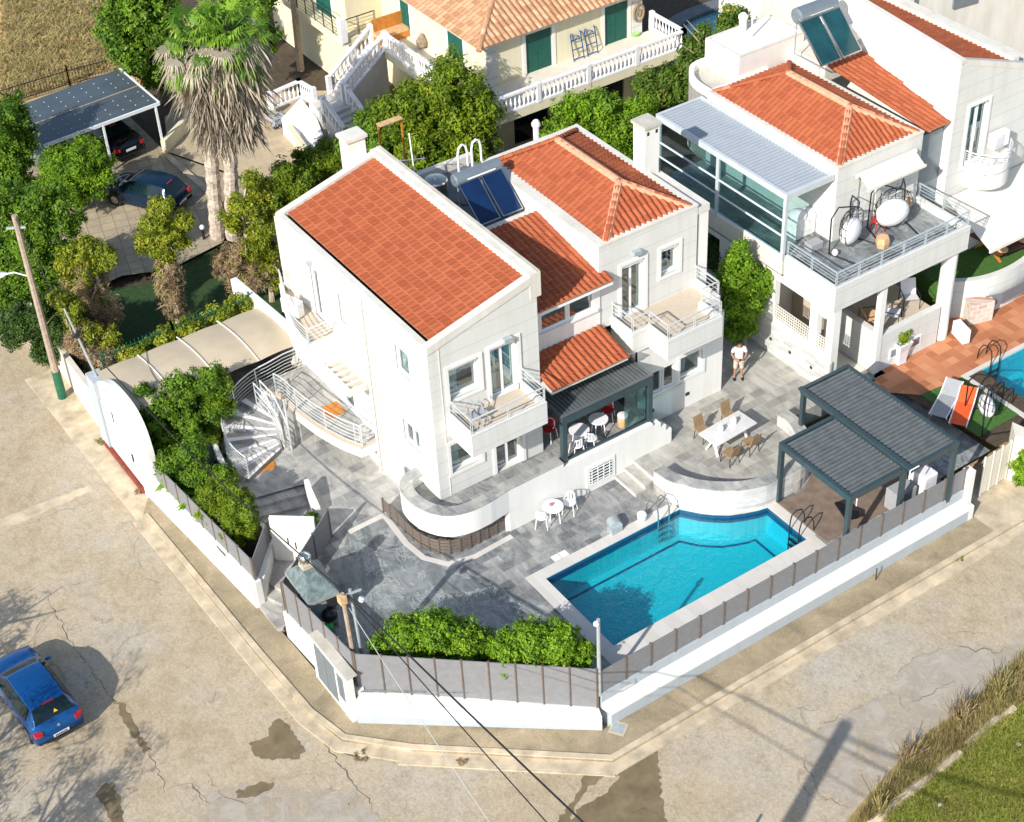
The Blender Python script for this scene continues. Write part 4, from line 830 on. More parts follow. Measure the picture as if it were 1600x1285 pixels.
o = MB(); o.box(32.26, 41.5, T0, 32.9, 42.18, 10.15); o.build('stack', 'white', t); o = MB(); o.box(32.19, 41.43, 10.15, 32.97, 42.25, 10.27); o.build('cap', 'cap', t)
for dx in (.1, .48):
    o = MB(); o.box(32.26+dx-.0, 41.495, 9.85, 32.26+dx+.1, 41.51, 10.0); o.build('vent', 'black', t)
o = MB(); o.lathe(31.0, 46.6, [(.12, 6), (.12, 8.5), (.17, 8.52), (.17, 8.65), (.1, 8.75)], 10); o.build('vent_pipe', 'white', None, smooth=True, label='short white round vent pipe behind the hip roof of the villa', cat='pipe')
# ================================================================== BOUNDARY WALLS AND FENCES
def extr(mb, a, b, out, prof):
    a = np.array([a[0], a[1], 0.]); b = np.array([b[0], b[1], 0.]); n = np.array([out[0], out[1], 0.]); k = len(prof)
    v = [a+n*w+np.array([0, 0, z]) for w, z in prof]+[b+n*w+np.array([0, 0, z]) for w, z in prof]
    mb.add(v, [tuple(range(k))[::-1], tuple(range(k, 2*k))]+[(i, (i+1) % k, k+(i+1) % k, k+i) for i in range(k)])
def outn(a, b): d = np.array([b[0]-a[0], b[1]-a[1]]); d = d/np.linalg.norm(d); return np.array([d[1], -d[0]])
def bwall(name, label, a, b, ledge=True, mit=(0, 0)):
    n = outn(a, b); d = np.array([b[0]-a[0], b[1]-a[1]]); d /= np.linalg.norm(d); t = thing(name, label, 'wall', ((a[0]+b[0])/2, (a[1]+b[1])/2, ZS))
    up = MB(); extr(up, a, b, n, [(-.16, ZR-.1), (-.16, .1), (.08, .1), (.08, ZR-.1)]); up.build('upper_wall', 'wallgrey' if ledge else 'white', t)  # on the ledged wall, grey puts the upright faces' shade into the colour
    if ledge:
        def cap(pr, nm, mt): 
            mb = MB(); A = np.array([a[0], a[1], 0.]); B = np.array([b[0], b[1], 0.]); N3 = np.array([n[0], n[1], 0.]); D3 = np.array([d[0], d[1], 0.]); k = len(pr)
            v = [A+N3*w-D3*(w*mit[0])+np.array([0, 0, z]) for w, z in pr]+[B+N3*w+D3*(w*mit[1])+np.array([0, 0, z]) for w, z in pr]
            mb.add(v, [tuple(range(k))[::-1], tuple(range(k, 2*k))]+[(i, (i+1) % k, k+(i+1) % k, k+i) for i in range(k)]); mb.build(nm, mt, t)
        cap([(.07, -.7), (.07, -.26), (.43, -.55), (.43, -.62)], 'sloping_ledge', 'white'); cap([(.05, ZR-.1), (.05, -.6), (.415, -.6), (.415, ZR-.1)], 'plinth', 'wallgrey')
    return t
def pfence(name, label, a, b, n, z=.1, h=1.0, zb=None, ph=None, thin=.03):
    a = np.array(a, float); b = np.array(b, float); t = thing(name, label, 'fence', (*((a+b)/2), z)); d = (b-a)/n
    z2 = zb if zb is not None else z; h2 = ph if ph is not None else h
    for i in range(n):
        p = a+d*i; q = a+d*(i+1); e = d/np.linalg.norm(d)*.03; za = z+(z2-z)*i/n; zc = z+(z2-z)*(i+1)/n; ha = h+(h2-h)*i/n; hc = h+(h2-h)*(i+1)/n; m = MB(); nrm = np.array([-d[1], d[0]])/np.linalg.norm(d)*thin/2
        P0, P1 = p+e, q-e; m.add([(*(P0-nrm), za+.03), (*(P0+nrm), za+.03), (*(P0+nrm), za+ha), (*(P0-nrm), za+ha), (*(P1-nrm), zc+.03), (*(P1+nrm), zc+.03), (*(P1+nrm), zc+hc), (*(P1-nrm), zc+hc)], [(0, 1, 2, 3), (7, 6, 5, 4), (0, 4, 5, 1), (1, 5, 6, 2), (2, 6, 7, 3), (3, 7, 4, 0)])
        m.build('panel', 'fence', t)
    for i in range(n+1):
        p = a+d*i; za = z+(z2-z)*i/n; ha = h+(h2-h)*i/n; m = MB(); m.beam((*p, za-.02), (*p, za+ha+.03), .075, .075, (1, 0, 0)); m.build('post', 'fpost', t)
    return t
C1, C2, C3 = (20.45, 28.42), (14.4, 33.05), (14.15, 37.6)
bwall('boundary_wall', 'long white street wall with sloping ledge below the pool side of the villa', C1, (36.45, 28.42), mit=(-.3, 0))
mw = thing('boundary_wall', 'low white street wall with flat top across the cut corner below the hedge', 'wall', (17.2, 30.5, ZS))
o = MB(); A_, B_ = (14.12, 32.88), (20.21, 28.02); A2, B2 = (14.62, 33.35), (20.42, 28.55); o.add([(*A_, ZR), (*B_, ZR), (*B2, ZR), (*A2, ZR), (*A_, -.12), (*B_, -.46), (*B2, -.48), (*A2, -.1)], [(3, 2, 1, 0), (4, 5, 6, 7), (0, 1, 5, 4), (1, 2, 6, 5), (2, 3, 7, 6), (3, 0, 4, 7)]); o.build('wall', 'white', mw)
o = MB(); o.add([(14.10, 32.87, ZR), (20.2, 28.0, ZR), (20.2, 28.0, -1.06), (14.10, 32.87, -.72), (14.16, 32.95, ZR), (20.24, 28.1, ZR), (20.24, 28.1, -1.06), (14.16, 32.95, -.72)], [(0, 1, 2, 3), (7, 6, 5, 4), (3, 2, 6, 7), (0, 3, 7, 4), (1, 5, 6, 2)]); o.build('plinth', 'wallgrey', mw)
w_ = bwall('boundary_wall', 'short white street wall holding two glass-fronted meter boxes beside the entrance steps', C3, C2, ledge=False)
F = FXm(13.975, 35.25, -1.1)
for (u0, u1, v0, v1) in ((.15, 1.5, .25, 1.95), (1.62, 2.05, .75, 1.85)):
    o = MB(); o.frame(F, u0-.06, u1+.06, v0-.06, v1+.06, 0, .03); c = o.build('cabinet', 'frame', w_); o = MB(); o.frame(F, u0, u1, v0, v1, .02, .035); o.build('cabinet_glass', 'tank', c)
    o = MB(); o.frame(F, (u0+u1)/2-.012, (u0+u1)/2+.012, v0, v1, .034, .045); o.build('divider', 'tank', c)
o = MB(); o.box(13.98, 32.98, ZR, 14.2, 35.4, 1.0-.1); o.build('wall_step', 'white', w_); o = MB(); o.box(13.96, 32.96, .9, 14.35, 35.42, .94); o.build('coping', 'cap', w_)
w_ = bwall('boundary_wall', 'white street wall beside the planting bed with the long grey fence', (13.4, 47.3), (14.0, 39.35), ledge=False)
o = MB(); extr(o, (13.38, 47.3), (13.99, 39.4), outn((13.4, 47.3), (14.0, 39.35)), [(.0, ZR), (.0, -.05), (.16, -.05), (.16, ZR)]); o.build('low_step', 'white', w_)
pfence('privacy_fence', 'grey panel fence on the street wall in front of the pool', C1, (36.35, 28.42), 16)
pfence('privacy_fence', 'tall grey panel fence in front of the rounded hedge at the cut corner', (14.46, 33.22), (20.33, 28.42), 9, z=-.1, h=1.7, zb=-.48, ph=1.78)
pfence('privacy_fence', 'grey panel fence above the meter boxes next to the brick oven', (14.18, 37.45), (14.44, 33.3), 5, z=.02, h=1.5, zb=0, ph=1.6)
pfence('privacy_fence', 'grey panel fence along the leafy planting bed', (13.42, 47.2), (14.02, 39.6), 9, z=.0, h=1.0)
pfence('privacy_fence', 'grey return fence panel at the end of the planting bed by the entrance steps', (14.02, 39.5), (15.35, 41.0), 1, z=0, h=1.0)
pfence('gate_screen', 'dark grey screen running diagonally from the oven to the courtyard', (14.2, 37.65), (17.19, 39.87), 3, z=0, h=1.3)
o = MB(); o.hexa([(13.95, 39.35), (14.3, 39.45), (15.5, 41.0), (15.25, 41.15)], ZR, 0); o.build('entrance_wall', 'white', None, label='low white wall beside the entrance steps under the return fence panel', cat='wall')
o = MB(); a = G(409, 810, 1.35)[:2]; c = G(491, 821, 1.35)[:2]
o.pathwall([(15.38, 40.75), (16.6, 39.75)], .14, -1.0, 1.35); o.box(0, 0, 0, .001, .001, .001) if 0 else None
eg = o.build('entrance_screen_wall', 'white', None, label='tall white wall with house numbers facing the entrance steps', cat='wall')
o = MB()
for (dx, dz) in ((.55, .1), (.80, -.1)):
    p = np.array([15.38, 40.75])+np.array([1.22, -1.0])/1.577*dx; nn_ = np.array([-1.0, -1.22])/1.577*.075
    o.beam((*(p+nn_), .0+dz), (*(p+nn_), .32+dz), .03, .04, (1, 0, 0))
o.build('house_number', 'black', None, label='pair of dark upright number plates on the tall white entrance wall', cat='sign')
# entrance steps
o = MB(); o.hexa([(13.9, 38.0), (14.1, 37.9), (16.6, 39.6), (15.4, 40.9), (13.9, 39.3)], ZR, ZS+.14); o.hexa([(14.75, 38.3), (16.6, 39.7), (15.4, 40.85), (14.25, 39.5)], ZR, ZS+.28); o.hexa([(15.05, 38.5), (16.6, 39.75), (15.4, 40.8), (14.6, 39.9)], ZR, ZS+.42)
o.build('entrance_steps', 'terrace', None, label='beige stone entrance steps between the white walls on the street', cat='steps')
o = MB()
for k in range(5): y0 = 43.62-.45*k; o.hexa([(15.45, y0), (17.85-.1*k, y0-.62), (17.78-.1*k, y0-1.09), (15.4, y0-.47)], -1.0, -.1-.13*k)
o.hexa([(15.35, 41.4), (17.3, 40.75), (17.2, 39.95), (16.5, 39.7), (15.3, 40.8)], -1.0, -.72)
o.build('garden_steps', 'decklight', None, label='wide grey marble steps descending from the spiral staircase court', cat='steps')
o = MB(); o.pathwall([(17.7, 42.5), (17.55, 42.0), (17.38, 41.1)], .18, -.2, [.6, .58, .4]); o.build('garden_wall', 'white', None, label='low white wall with vine beside the descending marble steps', cat='wall')
bp = spline([(16.5, 47.9), (16.0, 46.6), (15.7, 45.2), (15.45, 43.6), (15.3, 42.3), (15.35, 41.1)], 4)
o = MB(); o.pathwall(bp, .18, -.6, .55); o.build('bed_wall', 'white', None, label='curved white wall between the planting bed and the spiral staircase', cat='wall')
# spiral staircase
sp = thing('spiral_staircase', 'curved outdoor staircase with white risers and steel railing winding up to the entrance balcony', 'staircase', (18.2, 45.2, 0))
SCX, SCY = 18.15, 45.15; ns = 8
for k in range(ns):
    a0 = 205-16.5*k; a1 = a0-16.8; zt = 1.5*(k+1)/(ns+.0)*.97
    P = [(SCX+.12*math.cos(math.radians(a)), SCY+.12*math.sin(math.radians(a))) for a in (a0, a1)]; Q = [(SCX+2.15*math.cos(math.radians(a0+(a1-a0)*j/4)), SCY+2.15*math.sin(math.radians(a0+(a1-a0)*j/4))) for j in range(5)]
    o = MB(); o.hexa([P[0]]+Q+[P[1]], -.1, zt); s = o.build('step', 'decklight', sp)
    o = MB(); a = np.array([math.cos(math.radians(a0)), math.sin(math.radians(a0))]); tn = np.array([math.sin(math.radians(a0)), -math.cos(math.radians(a0))])
    p0 = np.array([SCX, SCY])+a*.2; p1 = np.array([SCX, SCY])+a*2.14; o.hexa([tuple(p0), tuple(p1), tuple(p1+tn*.24), tuple(p0+tn*.06)], zt-.17, zt+.006); o.build('white_nosing', 'whitep', s)
o = MB(); o.hexa([(SCX+.1*math.cos(math.radians(73)), SCY+.1), (18.8, 47.25), (20.48, 47.35), (20.48, 45.5), (18.9, 45.1)], -.1, 1.495); o.build('landing', 'decklight', sp)
rl_ = [(SCX+2.1*math.cos(math.radians(a)), SCY+2.1*math.sin(math.radians(a)), z) for a, z in [(205-132*i/22, .19+1.31*i/22) for i in range(23)]]+[(19.6, 47.3, 1.5), (20.4, 47.3, 1.5)]
curve_railing(sp, rl_, 1.0, 6, 5)
for dx in (-.13, .13): curve_railing(sp, [(SCX+dx-.15, SCY+1.25, 1.5), (SCX+dx, SCY+.6, 1.2), (SCX+dx+.05, SCY, .5), (SCX+dx+.05, SCY-.25, .1)], 1.0, 3, 1)
o = MB(); o.tube([(SCX+.2, SCY-.2, 0), (SCX+.2, SCY-.2, 2.4)], .04, 8); o.build('post', 'rail', sp)
o = MB(); a = G(404, 732, 0); F3 = math.radians(-16); ca, sa = math.cos(-.18), math.sin(-.18); q = [(a[0]+u*ca-v*sa, a[1]+u*sa+v*ca) for u, v in ((-.62, -.28), (.62, -.28), (.62, .28), (-.62, .28))]; o.hexa(q, .01, .03)
o.build('doormat', 'orangewood', None, label='long orange doormat at the foot of the spiral staircase', cat='doormat')
# ================================================================== PERGOLA
pg = thing('louvred_pergola', 'dark anthracite pergola with two stepped louvred roofs beside the pool', 'pergola', (33, 30.5, 0))
def louv(name, x0, x1, y0, y1, z, mat='louvre', fr_='dark', n=None, parent=pg, along='x', fh=.24):
    o = MB(); th = .14
    o.box(x0, y0, z-fh, x1, y0+th, z); o.box(x0, y1-th, z-fh, x1, y1, z); o.box(x0, y0+th, z-fh, x0+th, y1-th, z-.001); o.box(x1-th, y0+th, z-fh, x1, y1-th, z-.001); r = o.build(name, fr_, parent)
    m = MB(); n = n or int((y1-y0)/.185)
    for k in range(n):
        yc = y0+th+(y1-y0-2*th)*(k+.5)/n; w = (y1-y0-2*th)/n*.47; m.add([(x0+th, yc-w*1.05, z-.12), (x1-th, yc-w*1.05, z-.12), (x1-th, yc-w*.75, z-.055), (x0+th, yc-w*.75, z-.055), (x0+th, yc+w*.1, z-.012), (x1-th, yc+w*.1, z-.012), (x1-th, yc+w*.35, z-.09), (x0+th, yc+w*.35, z-.09), (x1-th, yc+w*1.1, z-.125), (x0+th, yc+w*1.1, z-.125)], [(0, 1, 2, 3), (3, 2, 5, 4), (4, 5, 6, 7), (7, 6, 8, 9)])
    m.build('louvres', mat, r); return r
PZ = 2.7
louv('roof_frame', 30.78, 33.32, 27.98+.5, 32.02, PZ); louv('roof_frame', 33.34, 35.62, 28.3, 33.8, PZ+.06)
o = MB(); o.box(33.24, 28.25, PZ, 33.42, 33.8, PZ+.10); o.build('gutter', 'dark', pg)
for (x, y, z0, z1) in ((30.79, 31.86, 0, PZ), (30.79, 28.5, 0, PZ), (33.25, 28.5, 0, PZ), (33.36, 33.62, T0, PZ+.05), (35.45, 28.32, 0, PZ+.05), (35.45, 33.62, T0, PZ+.05)): o = MB(); o.box(x+.003, y+.003, z0, x+.163, y+.163, z1-.243+.0); o.build('post', 'dark', pg)
o = MB(); o.tube([(33.2, 28.2, PZ-.3), (33.2, 28.2, PZ+.1), (33.6, 28.2, PZ+.1)], .025, 6); o.build('white_bracket', 'whitep', pg); o = MB(); o.tube([(30.9, 28.3, PZ-.3), (30.9, 28.3, PZ+.02)], .02, 6); o.build('white_bracket', 'whitep', pg)
o = MB(); o.hexa([(30.79, 29.35), (35.9, 29.2), (35.9, 33.4), (33.3, 32.9), (32.6, 32.2), (31.9, 31.8), (30.79, 31.85)], -.1, .03); st(o, 'wooden_deck', 'wood')
o = MB(); o.box(36.36, 28.2, ZR, 36.62, 28.55, 1.0); o.hexa([(36.36, 28.0), (36.6, 28.0), (36.6, 28.2), (36.36, 28.2)], ZR, -.5); o.build('end_pillar', 'white', None, label='white pillar ending the grey fence beside the beige gate', cat='pillar')
# ================================================================== NEIGHBOUR VILLA (modern, right)
nb = thing('neighbour_villa', 'white modern villa right of the alley with roof terrace, round column and orange hip roof', 'house', (39.5, 40, 0))
NX = 36.05; NZ = 4.9; NY0 = 35.06
F = FXm(NX, 48, T0)
def nh(p, q): return rectY(F, p, q)
hs = [(48-37.25, 48-35.7+0, 0, 0)]
g = lambda ya, yb, za, zb: (48-max(ya, yb), 48-min(ya, yb), za-T0, zb-T0)
hs = [g(36.35, 38.3, 2.05, 3.85), g(35.45, 35.95, 2.05, 3.6), g(39.2, 40.3, 2.05, 3.9), g(41.6, 42.6, 2.05, 3.9)]
o = MB(); wallpanel(o, F, 48-35.1, 4.15-T0, hs, .25); o.build('side_wall', 'white', nb)
o = MB(); o.box(35.95, 35.0, -.1, NX-.002, 44, 1.78); o.build('marble_cladding', 'clad', nb)
o = MB(); o.box(35.93, 35.0, 1.78, NX+.01, 44, 1.86); o.build('coping', 'capw', nb)
for yy in (35.9, 37.1, 38.2): o = MB(); o.box(35.93, yy, 1.05, 35.96, yy+.12, 1.17); o.build('wall_light', 'black', nb)
for h in hs[:3]:
    o = MB(); u0, u1, v0 = h[0], h[1], h[2]; nx_ = int((u1-u0)/.12)
    for k in range(nx_+1): u = u0+(u1-u0)*k/nx_; o.frame(F, u-.012, u+.012, v0, v0+.62, -.06, -.03)
    for k in range(6): v = v0+.62*k/5; o.frame(F, u0, u1, v-.012, v+.012, -.065, -.025)
    o.build('lattice', 'capw', nb)
# terrace slab: solid band with scored faces
o = MB(); o.box(35.95, NY0, 4.15, 42.75, NY0+.18, 5.2); o.box(35.95, NY0+.18, 4.15, 36.13, 37.8, 5.199); o.box(42.57, NY0+.18, 4.15, 42.75, 37.8, 5.199); o.build('terrace_parapet', 'whiteg', nb)
o = MB(); o.box(36.13, NY0+.18, 4.2, 42.57, 45.4, NZ); o.build('terrace_floor', 'deckdark', nb)
railing(nb, [(36.04, 37.75, 5.2), (36.04, NY0+.09, 5.2), (42.66, NY0+.09, 5.2), (42.66, 37.7, 5.2)], .62, 4, 1.1, mat='railblue')
o = MB(); o.lathe(42.3, 35.45, [(.3, 0), (.3, 4.15)], 24); o.build('round_column', 'white', nb, smooth=True)
boxes('pillar', 'white', nb, (38.55, 35.2, 0, 38.8, 35.45, 4.15), (NX+.002, 35.1, -.1, NX+.35, 35.4, 4.15))
# raised porch
o = MB(); o.hexa([(38.6, 35.52), (41.88, 35.52), (41.88, 39.98), (38.6, 39.98)], -.1, 1.5); o.build('porch_floor', 'tan', nb)
o = MB(); o.box(38.8, 35.22, -.05, 41.9, 35.5, 1.72); o.box(38.55, 35.45, -.05, 38.8, 38.0, 1.9); o.build('porch_wall', 'whiteg', nb)
F2 = FY(39.3, 35.22, .35); o = MB(); o.frame(F2, 0, 1.7, 0, .5, 0, .03); k_ = o.build('basement_window', 'whitep', nb); o = MB(); o.frame(F2, .1, 1.6, .08, .42, .028, .034); o.build('pane', 'tank', k_)
o = MB(); o.box(36.4, 40, 0, 43, 40.1, 4.15); o.build('rear_wall', 'cream', nb)
o = MB(); o.box(37.2, 36.4, 1.5, 37.45, 36.7, 3.2); o.box(36.5, 35.4, -.1, 38.5, 40, .05); o.build('inner_pillar', 'cream', nb)
# upper block with hip roof
BX0, BX1, BY0, BY1, BT = 38.25, 42.55, 37.75, 45.2, 8.05
F = FY(BX0, BY0, NZ); hb = [(1.15, 2.1, .05, 2.35), (2.35, 3.3, .05, 2.35)]
o = MB(); wallpanel(o, F, BX1-BX0, BT-NZ, hb, .12); o.quad((BX0, BY0, NZ), (BX0, BY0, BT), (BX0, BY1, BT), (BX0, BY1, NZ)); o.quad((BX1, BY0, 0), (BX1, BY1, 0), (BX1, BY1, BT), (BX1, BY0, BT)); o.build('upper_wall', 'whiteg', nb)
for h in hb:
    o = MB(); o.frame(F, h[0], h[1], h[2], h[3], -.12, -.07); o.build('rolled_shutter', 'curtain', nb)
o = MB(); o.box(BX0-.02, BY0-.02, BT-.02, BX1+.02, BY0+.2, BT+.06); o.box(BX0-.02, BY0+.2, BT-.02, BX0+.2, BY1, BT+.058); o.box(BX1-.2, BY0+.2, BT-.02, BX1+.02, BY1, BT+.056); o.build('parapet', 'capw', nb)
o = MB(); o.box(BX0+.1, BY0+.1, BT-.5, BX1-.1, BY1, BT-.1); o.build('roof_base', 'capw', nb)
hip(nb, BX0+.18, BX1-.15, BY0+.12, BY1-.1, BT-.02, 9.1, 39.6, 43.0)
dk = [(BX0, 47.2), (38.6, 47.6), (39.6, 47.7), (41.5, 47.0)]
rd = spline([(38.3, 45.1), (38.35, 46.2), (38.75, 47.0), (39.5, 47.5), (41.3, 47.4)], 5)
o = MB(); o.hexa([tuple(p) for p in rd]+[(41.3, 45.15)], 5, BT-.25); o.build('round_roof', 'cap', nb); o = MB(); o.pathwall(rd, .2, 4.9, BT+.05, -1); o.box(38.3, 45.1, BT-.3, 41.4, 45.3, BT+.03); o.build('round_parapet', 'white', nb)
o = MB(); o.box(39.9, 45.3, 6, 43.3, 47.4, 8.95); o.build('stair_block', 'white', nb); o = MB(); o.box(39.9, 45.3, 8.95, 43.3, 45.42, 9.03); o.box(39.9, 47.28, 8.95, 43.3, 47.4, 9.03); o.box(39.9, 45.42, 8.95, 40.02, 47.28, 9.03); o.box(43.18, 45.42, 8.95, 43.3, 47.28, 9.03); o.build('coping', 'capw', nb)
o = MB(); o.lathe(41.6, 47.1, [(.16, 8.9), (.16, 9.45), (.2, 9.47), (.2, 9.6), (.1, 9.7)], 10); o.build('vent_pipe', 'white', nb, smooth=True); o = MB(); o.tube([(41.5, 46.4, 8.9), (41.5, 46.5, 11.5)], .03, 6); o.build('mast', 'whitep', nb)
# second tiled slope toward the taller house
rm = MB(); CXW = 44.15; yt, zt, ye, ze = 43.3, 8.5, 37.75, 8.0; d = np.array([0, ye-yt, ze-zt]); ln = np.linalg.norm(d); d /= ln
tileroof(rm, (BX1+.1, yt, zt), (1, 0, 0), d, [(.1, 0), (2.05, 0), (1.3, ln), (.1, ln)]); rm.build('tiled_roof', 'tile', nb, rnd=True)
o = MB(); o.box(BX1+.1, yt, 7.8, 44.9, yt+.25, 8.72); o.box(BX1, yt+.25, 7.8, 45.0, 47, 8.6); o.build('roof_wall', 'capw', nb)
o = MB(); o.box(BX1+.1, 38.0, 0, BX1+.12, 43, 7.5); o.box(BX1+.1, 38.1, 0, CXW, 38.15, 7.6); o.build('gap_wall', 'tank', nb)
_h = G(1283, 104, 9.05); heater('solar water heater with two green-tinted collectors on the neighbouring villa roof', _h[0], _h[1], 8.9, 1.0, 2.05, math.radians(42), .33, 'solar2')
def ac(label, x, y, z, rz=0, s=1.0):
    t = thing('air_conditioner', label, 'air conditioner', (x, y, z), rz); o = MB(); o.box(-.42*s, -.16*s, 0, .42*s, .16*s, .62*s); b_ = o.build('casing', 'whitep', t, local=True, bevel=.02); o = MB(); o.cyl((-.12*s, -.165*s, .31*s), (-.12*s, -.175*s, .31*s), .24*s, 20); o.build('fan_grille', 'alu', t, local=True)
    o = MB(); [o.box(-.3*s+.05*k, -.178*s, .08*s, -.29*s+.05*k, -.17*s, .54*s) for k in range(8)]; o.build('grille_bars', 'galv', t, local=True); return t
p = G(1350, 60, 9.0)
ac('white air conditioner beside the neighbouring solar heater', 45.3-.85, 43.7, 8.95, -.1)
# chimney-side glass terrace with grey louvred roof
gp_ = thing('terrace_pergola', 'pale grey louvred pergola with glass side panels on the neighbouring roof terrace', 'pergola', (37, 41.6, NZ))
louv('roof_frame', 35.9, 38.2, 37.85, 45.5, 7.8, 'glouvre', 'alug', 40, gp_)
for y in (37.9, 41.7, 45.3):
    o = MB(); o.box(35.93, y, NZ, 36.05, y+.14, 7.56); o.build('post', 'alug', gp_)
for (y0, y1) in ((38.04, 41.7), (41.84, 45.3)):
    o = MB(); o.box(35.98, y0, 5.1, 35.992, y1, 7.5); o.build('glass_panel', 'glassclear', gp_)
    for z in (5.9, 6.55): o = MB(); o.box(35.96, y0, z, 36.01, y1, z+.06); o.build('glass_rail', 'alu', gp_)
    o = MB(); o.box(35.94, y0, NZ+.12, 36.06, y1, NZ+.22); o.build('bottom_rail', 'alu', gp_)
o = MB(); o.box(35.94, 37.9, 4.3, 36.14, 44.5, NZ+.12); o.build('balcony_wall', 'cream', nb)
# awning over the terrace doors
o = MB(); o.cyl((39.1, 37.62, 7.5), (42.1, 37.62, 7.5), .09, 12); o.add([(39.15, 37.56, 7.55), (42.0, 37.56, 7.55), (42.0, 37.0, 7.2), (39.15, 37.0, 7.2)], [(0, 1, 2, 3)]); o.box(39.1, 36.96, 7.12, 42.05, 37.02, 7.22); aw = o.build('awning', 'awnw', None, label='half-open cream awning over the roof terrace doors of the neighbouring villa', cat='awning')
# ================================================================== TALLER HOUSE behind
ch = thing('tall_house', 'tall white house with red tiled slope, round balcony and cream awning at the right edge', 'house', (46, 41, 0))
CZ = 10.5; CY = 37.65
def ctop(u): return CZ-u*.37
F = FY(44.02, CY, 0); hC = [rectY(F, (1516, 170), (1548, 238))]; hC = [(.95, 1.85, 5.75, 8.2)]
p1 = PY(1516, 168, CY); p2 = PY(1545, 160, CY); p3 = PY(1515, 232, CY)
hC = [(p1[0]-44.02, p2[0]-44.02, 5.75, p1[2])]
o = MB(); wallpanel(o, F, 5, CZ, hC, .15, ctop); o.build('front_wall', 'whiteg', ch); window(ch, F, hC[0], .15, 2, 'door', True)
o = MB(); o.quad((44.02, CY, 0), (44.02, CY, CZ), (45.1, 47.2, CZ), (45.1, 47.2, 0)); o.build('side_wall', 'white', ch)
o = MB(); o.hexa([(44.0, CY-.02), (44.25, CY-.02), (45.33, 47.2), (45.08, 47.2)], CZ-.1, CZ+.06); slopebar(o, 44.25, 49, CY-.02, CY+.22, CZ+.06, CZ-1.7, .25); o.build('parapet', 'capw', ch)
rm = MB(); d = np.array([1, 0, -.37]); d /= np.linalg.norm(d); tileroof(rm, (44.2, CY+.22, CZ-.1), (0, 1, 0), d, [(0, 0.05), (9.2, 1.15), (9.2, 3.3), (0, 3.3)]); rm.build('tiled_roof', 'tile', ch, rnd=True)
o = MB(); o.box(47.3, CY+.3, CZ-2.5, 47.6, 47.2, CZ-1.0); o.box(47.6, CY+.3, CZ-2.5, 48.6, 47.2, CZ-1.5); o.build('roof_edge', 'capw', ch)
bc = arc(46.0, CY, 1.05, 180, 360, 14)
o = MB(); o.hexa(bc, 4.9, 5.6); s = o.build('round_balcony', 'white', ch, smooth=True); o = MB(); o.pathwall(bc, .1, 5.55, 5.95, 1); o.build('parapet', 'white', s)
curve_railing(ch, [(*p, 5.95) for p in bc], .5, 4, 4)
ac('white air conditioner hanging above the round balcony of the tall house', 46.35, CY-.35, 6.3, 0)
o = MB(); o.hexa([(44.05, CY-2.2), (50, CY-2.2), (50, CY+.0), (44.05, CY)], 3.2, 3.3) if 0 else o.add([(44.15, CY-.05, 4.6), (50, CY-.05, 4.6), (50, CY-2.4, 3.3), (44.35, CY-2.4, 3.3), (44.15, CY-.05, 4.57), (50, CY-.05, 4.57), (50, CY-2.4, 3.27), (44.35, CY-2.4, 3.27)], [(0, 1, 2, 3), (7, 6, 5, 4)])
o.box(44.3, CY-2.46, 3.22, 50, CY-2.38, 3.34); o.build('awning', 'awnw', None, label='large cream awning spread below the round balcony of the tall house', cat='awning')
o = MB(); pw = spline([(43.2, 36.3), (44.2, 35.65), (45.4, 35.35), (46.8, 35.4), (49, 35.9)], 4); o.pathwall(pw, .25, 0, 1.75, 1); cwl = o.build('curved_patio_wall', 'whiteg', None, label='curved grey-white patio wall below the picnic table on turf', cat='wall')
o = MB(); o.hexa([(p[0]+.05, p[1]+.2) for p in pw]+[(49, 38), (43.3, 38)], 0, 1.45); st(o, 'turf_patio', 'turf')
o = MB(); o.pathwall([(44.6, 35.30), (45.3, 35.1), (46.6, 35.12), (47.6, 35.3)], .05, .5, 1.0); o.build('dark_window_band', 'tank', None, label='grey window band in the curved patio wall', cat='window')
o = MB(); o.hexa([(43.75, 35.25), (44.75, 34.95), (44.95, 35.6), (44.0, 35.95)], 0, .95); o.build('stone_counter', tiles('patchwork_stone', [(.55, .36, .30), (.66, .60, .52), (.62, .52, .44), (.48, .25, .20)], .3, .22, 0, (.62, .58, .5), .025, .2, .8, wall=True), None, label='block counter faced with pink patchwork stone on the terracotta patio', cat='counter')
# neighbour patio and pool
sheet([(37.9, 34.4), (39.2, 33.1), (40.4, 32.9), (41.2, 33.05), (60, 33.05), (60, 38), (43, 38), (38.6, 37.5), (38.6, 35.2)], .0, 'terracotta_patio', 'terracotta')
sheet([(39.1, 33.25), (39.0, 30.2), (41.2, 30.2), (41.2, 33.05), (40.4, 33.1)], .002, 'turf_strip', 'turf')
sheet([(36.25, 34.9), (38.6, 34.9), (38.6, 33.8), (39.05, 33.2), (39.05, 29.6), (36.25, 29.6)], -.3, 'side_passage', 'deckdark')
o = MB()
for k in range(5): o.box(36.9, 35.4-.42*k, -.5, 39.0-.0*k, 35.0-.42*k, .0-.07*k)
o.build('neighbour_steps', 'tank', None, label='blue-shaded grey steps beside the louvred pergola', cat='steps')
np_ = thing('neighbour_pool', 'blue pool cut off by the right edge next to the terracotta patio', 'pool', (45, 31, -1.5))
q = [(41.3, 28.5), (41.3, 32.95), (60, 32.95), (60, 28.5)]; o = MB(); o.poly(q, -1.2); [o.quad((*q[i], -1.2), (*q[(i+1) % 4], -1.2), (*q[(i+1) % 4], 0), (*q[i], 0)) for i in range(4)]; o.build('basin', 'pooltile', np_)
o = MB(); o.poly(q, -.12); o.build('water', 'water', np_); o = MB(); o.pathwall([(41.22, 28.5), (41.22, 33.03), (60, 33.03)], .2, -.05, .02); o.build('coping', 'coping', np_)
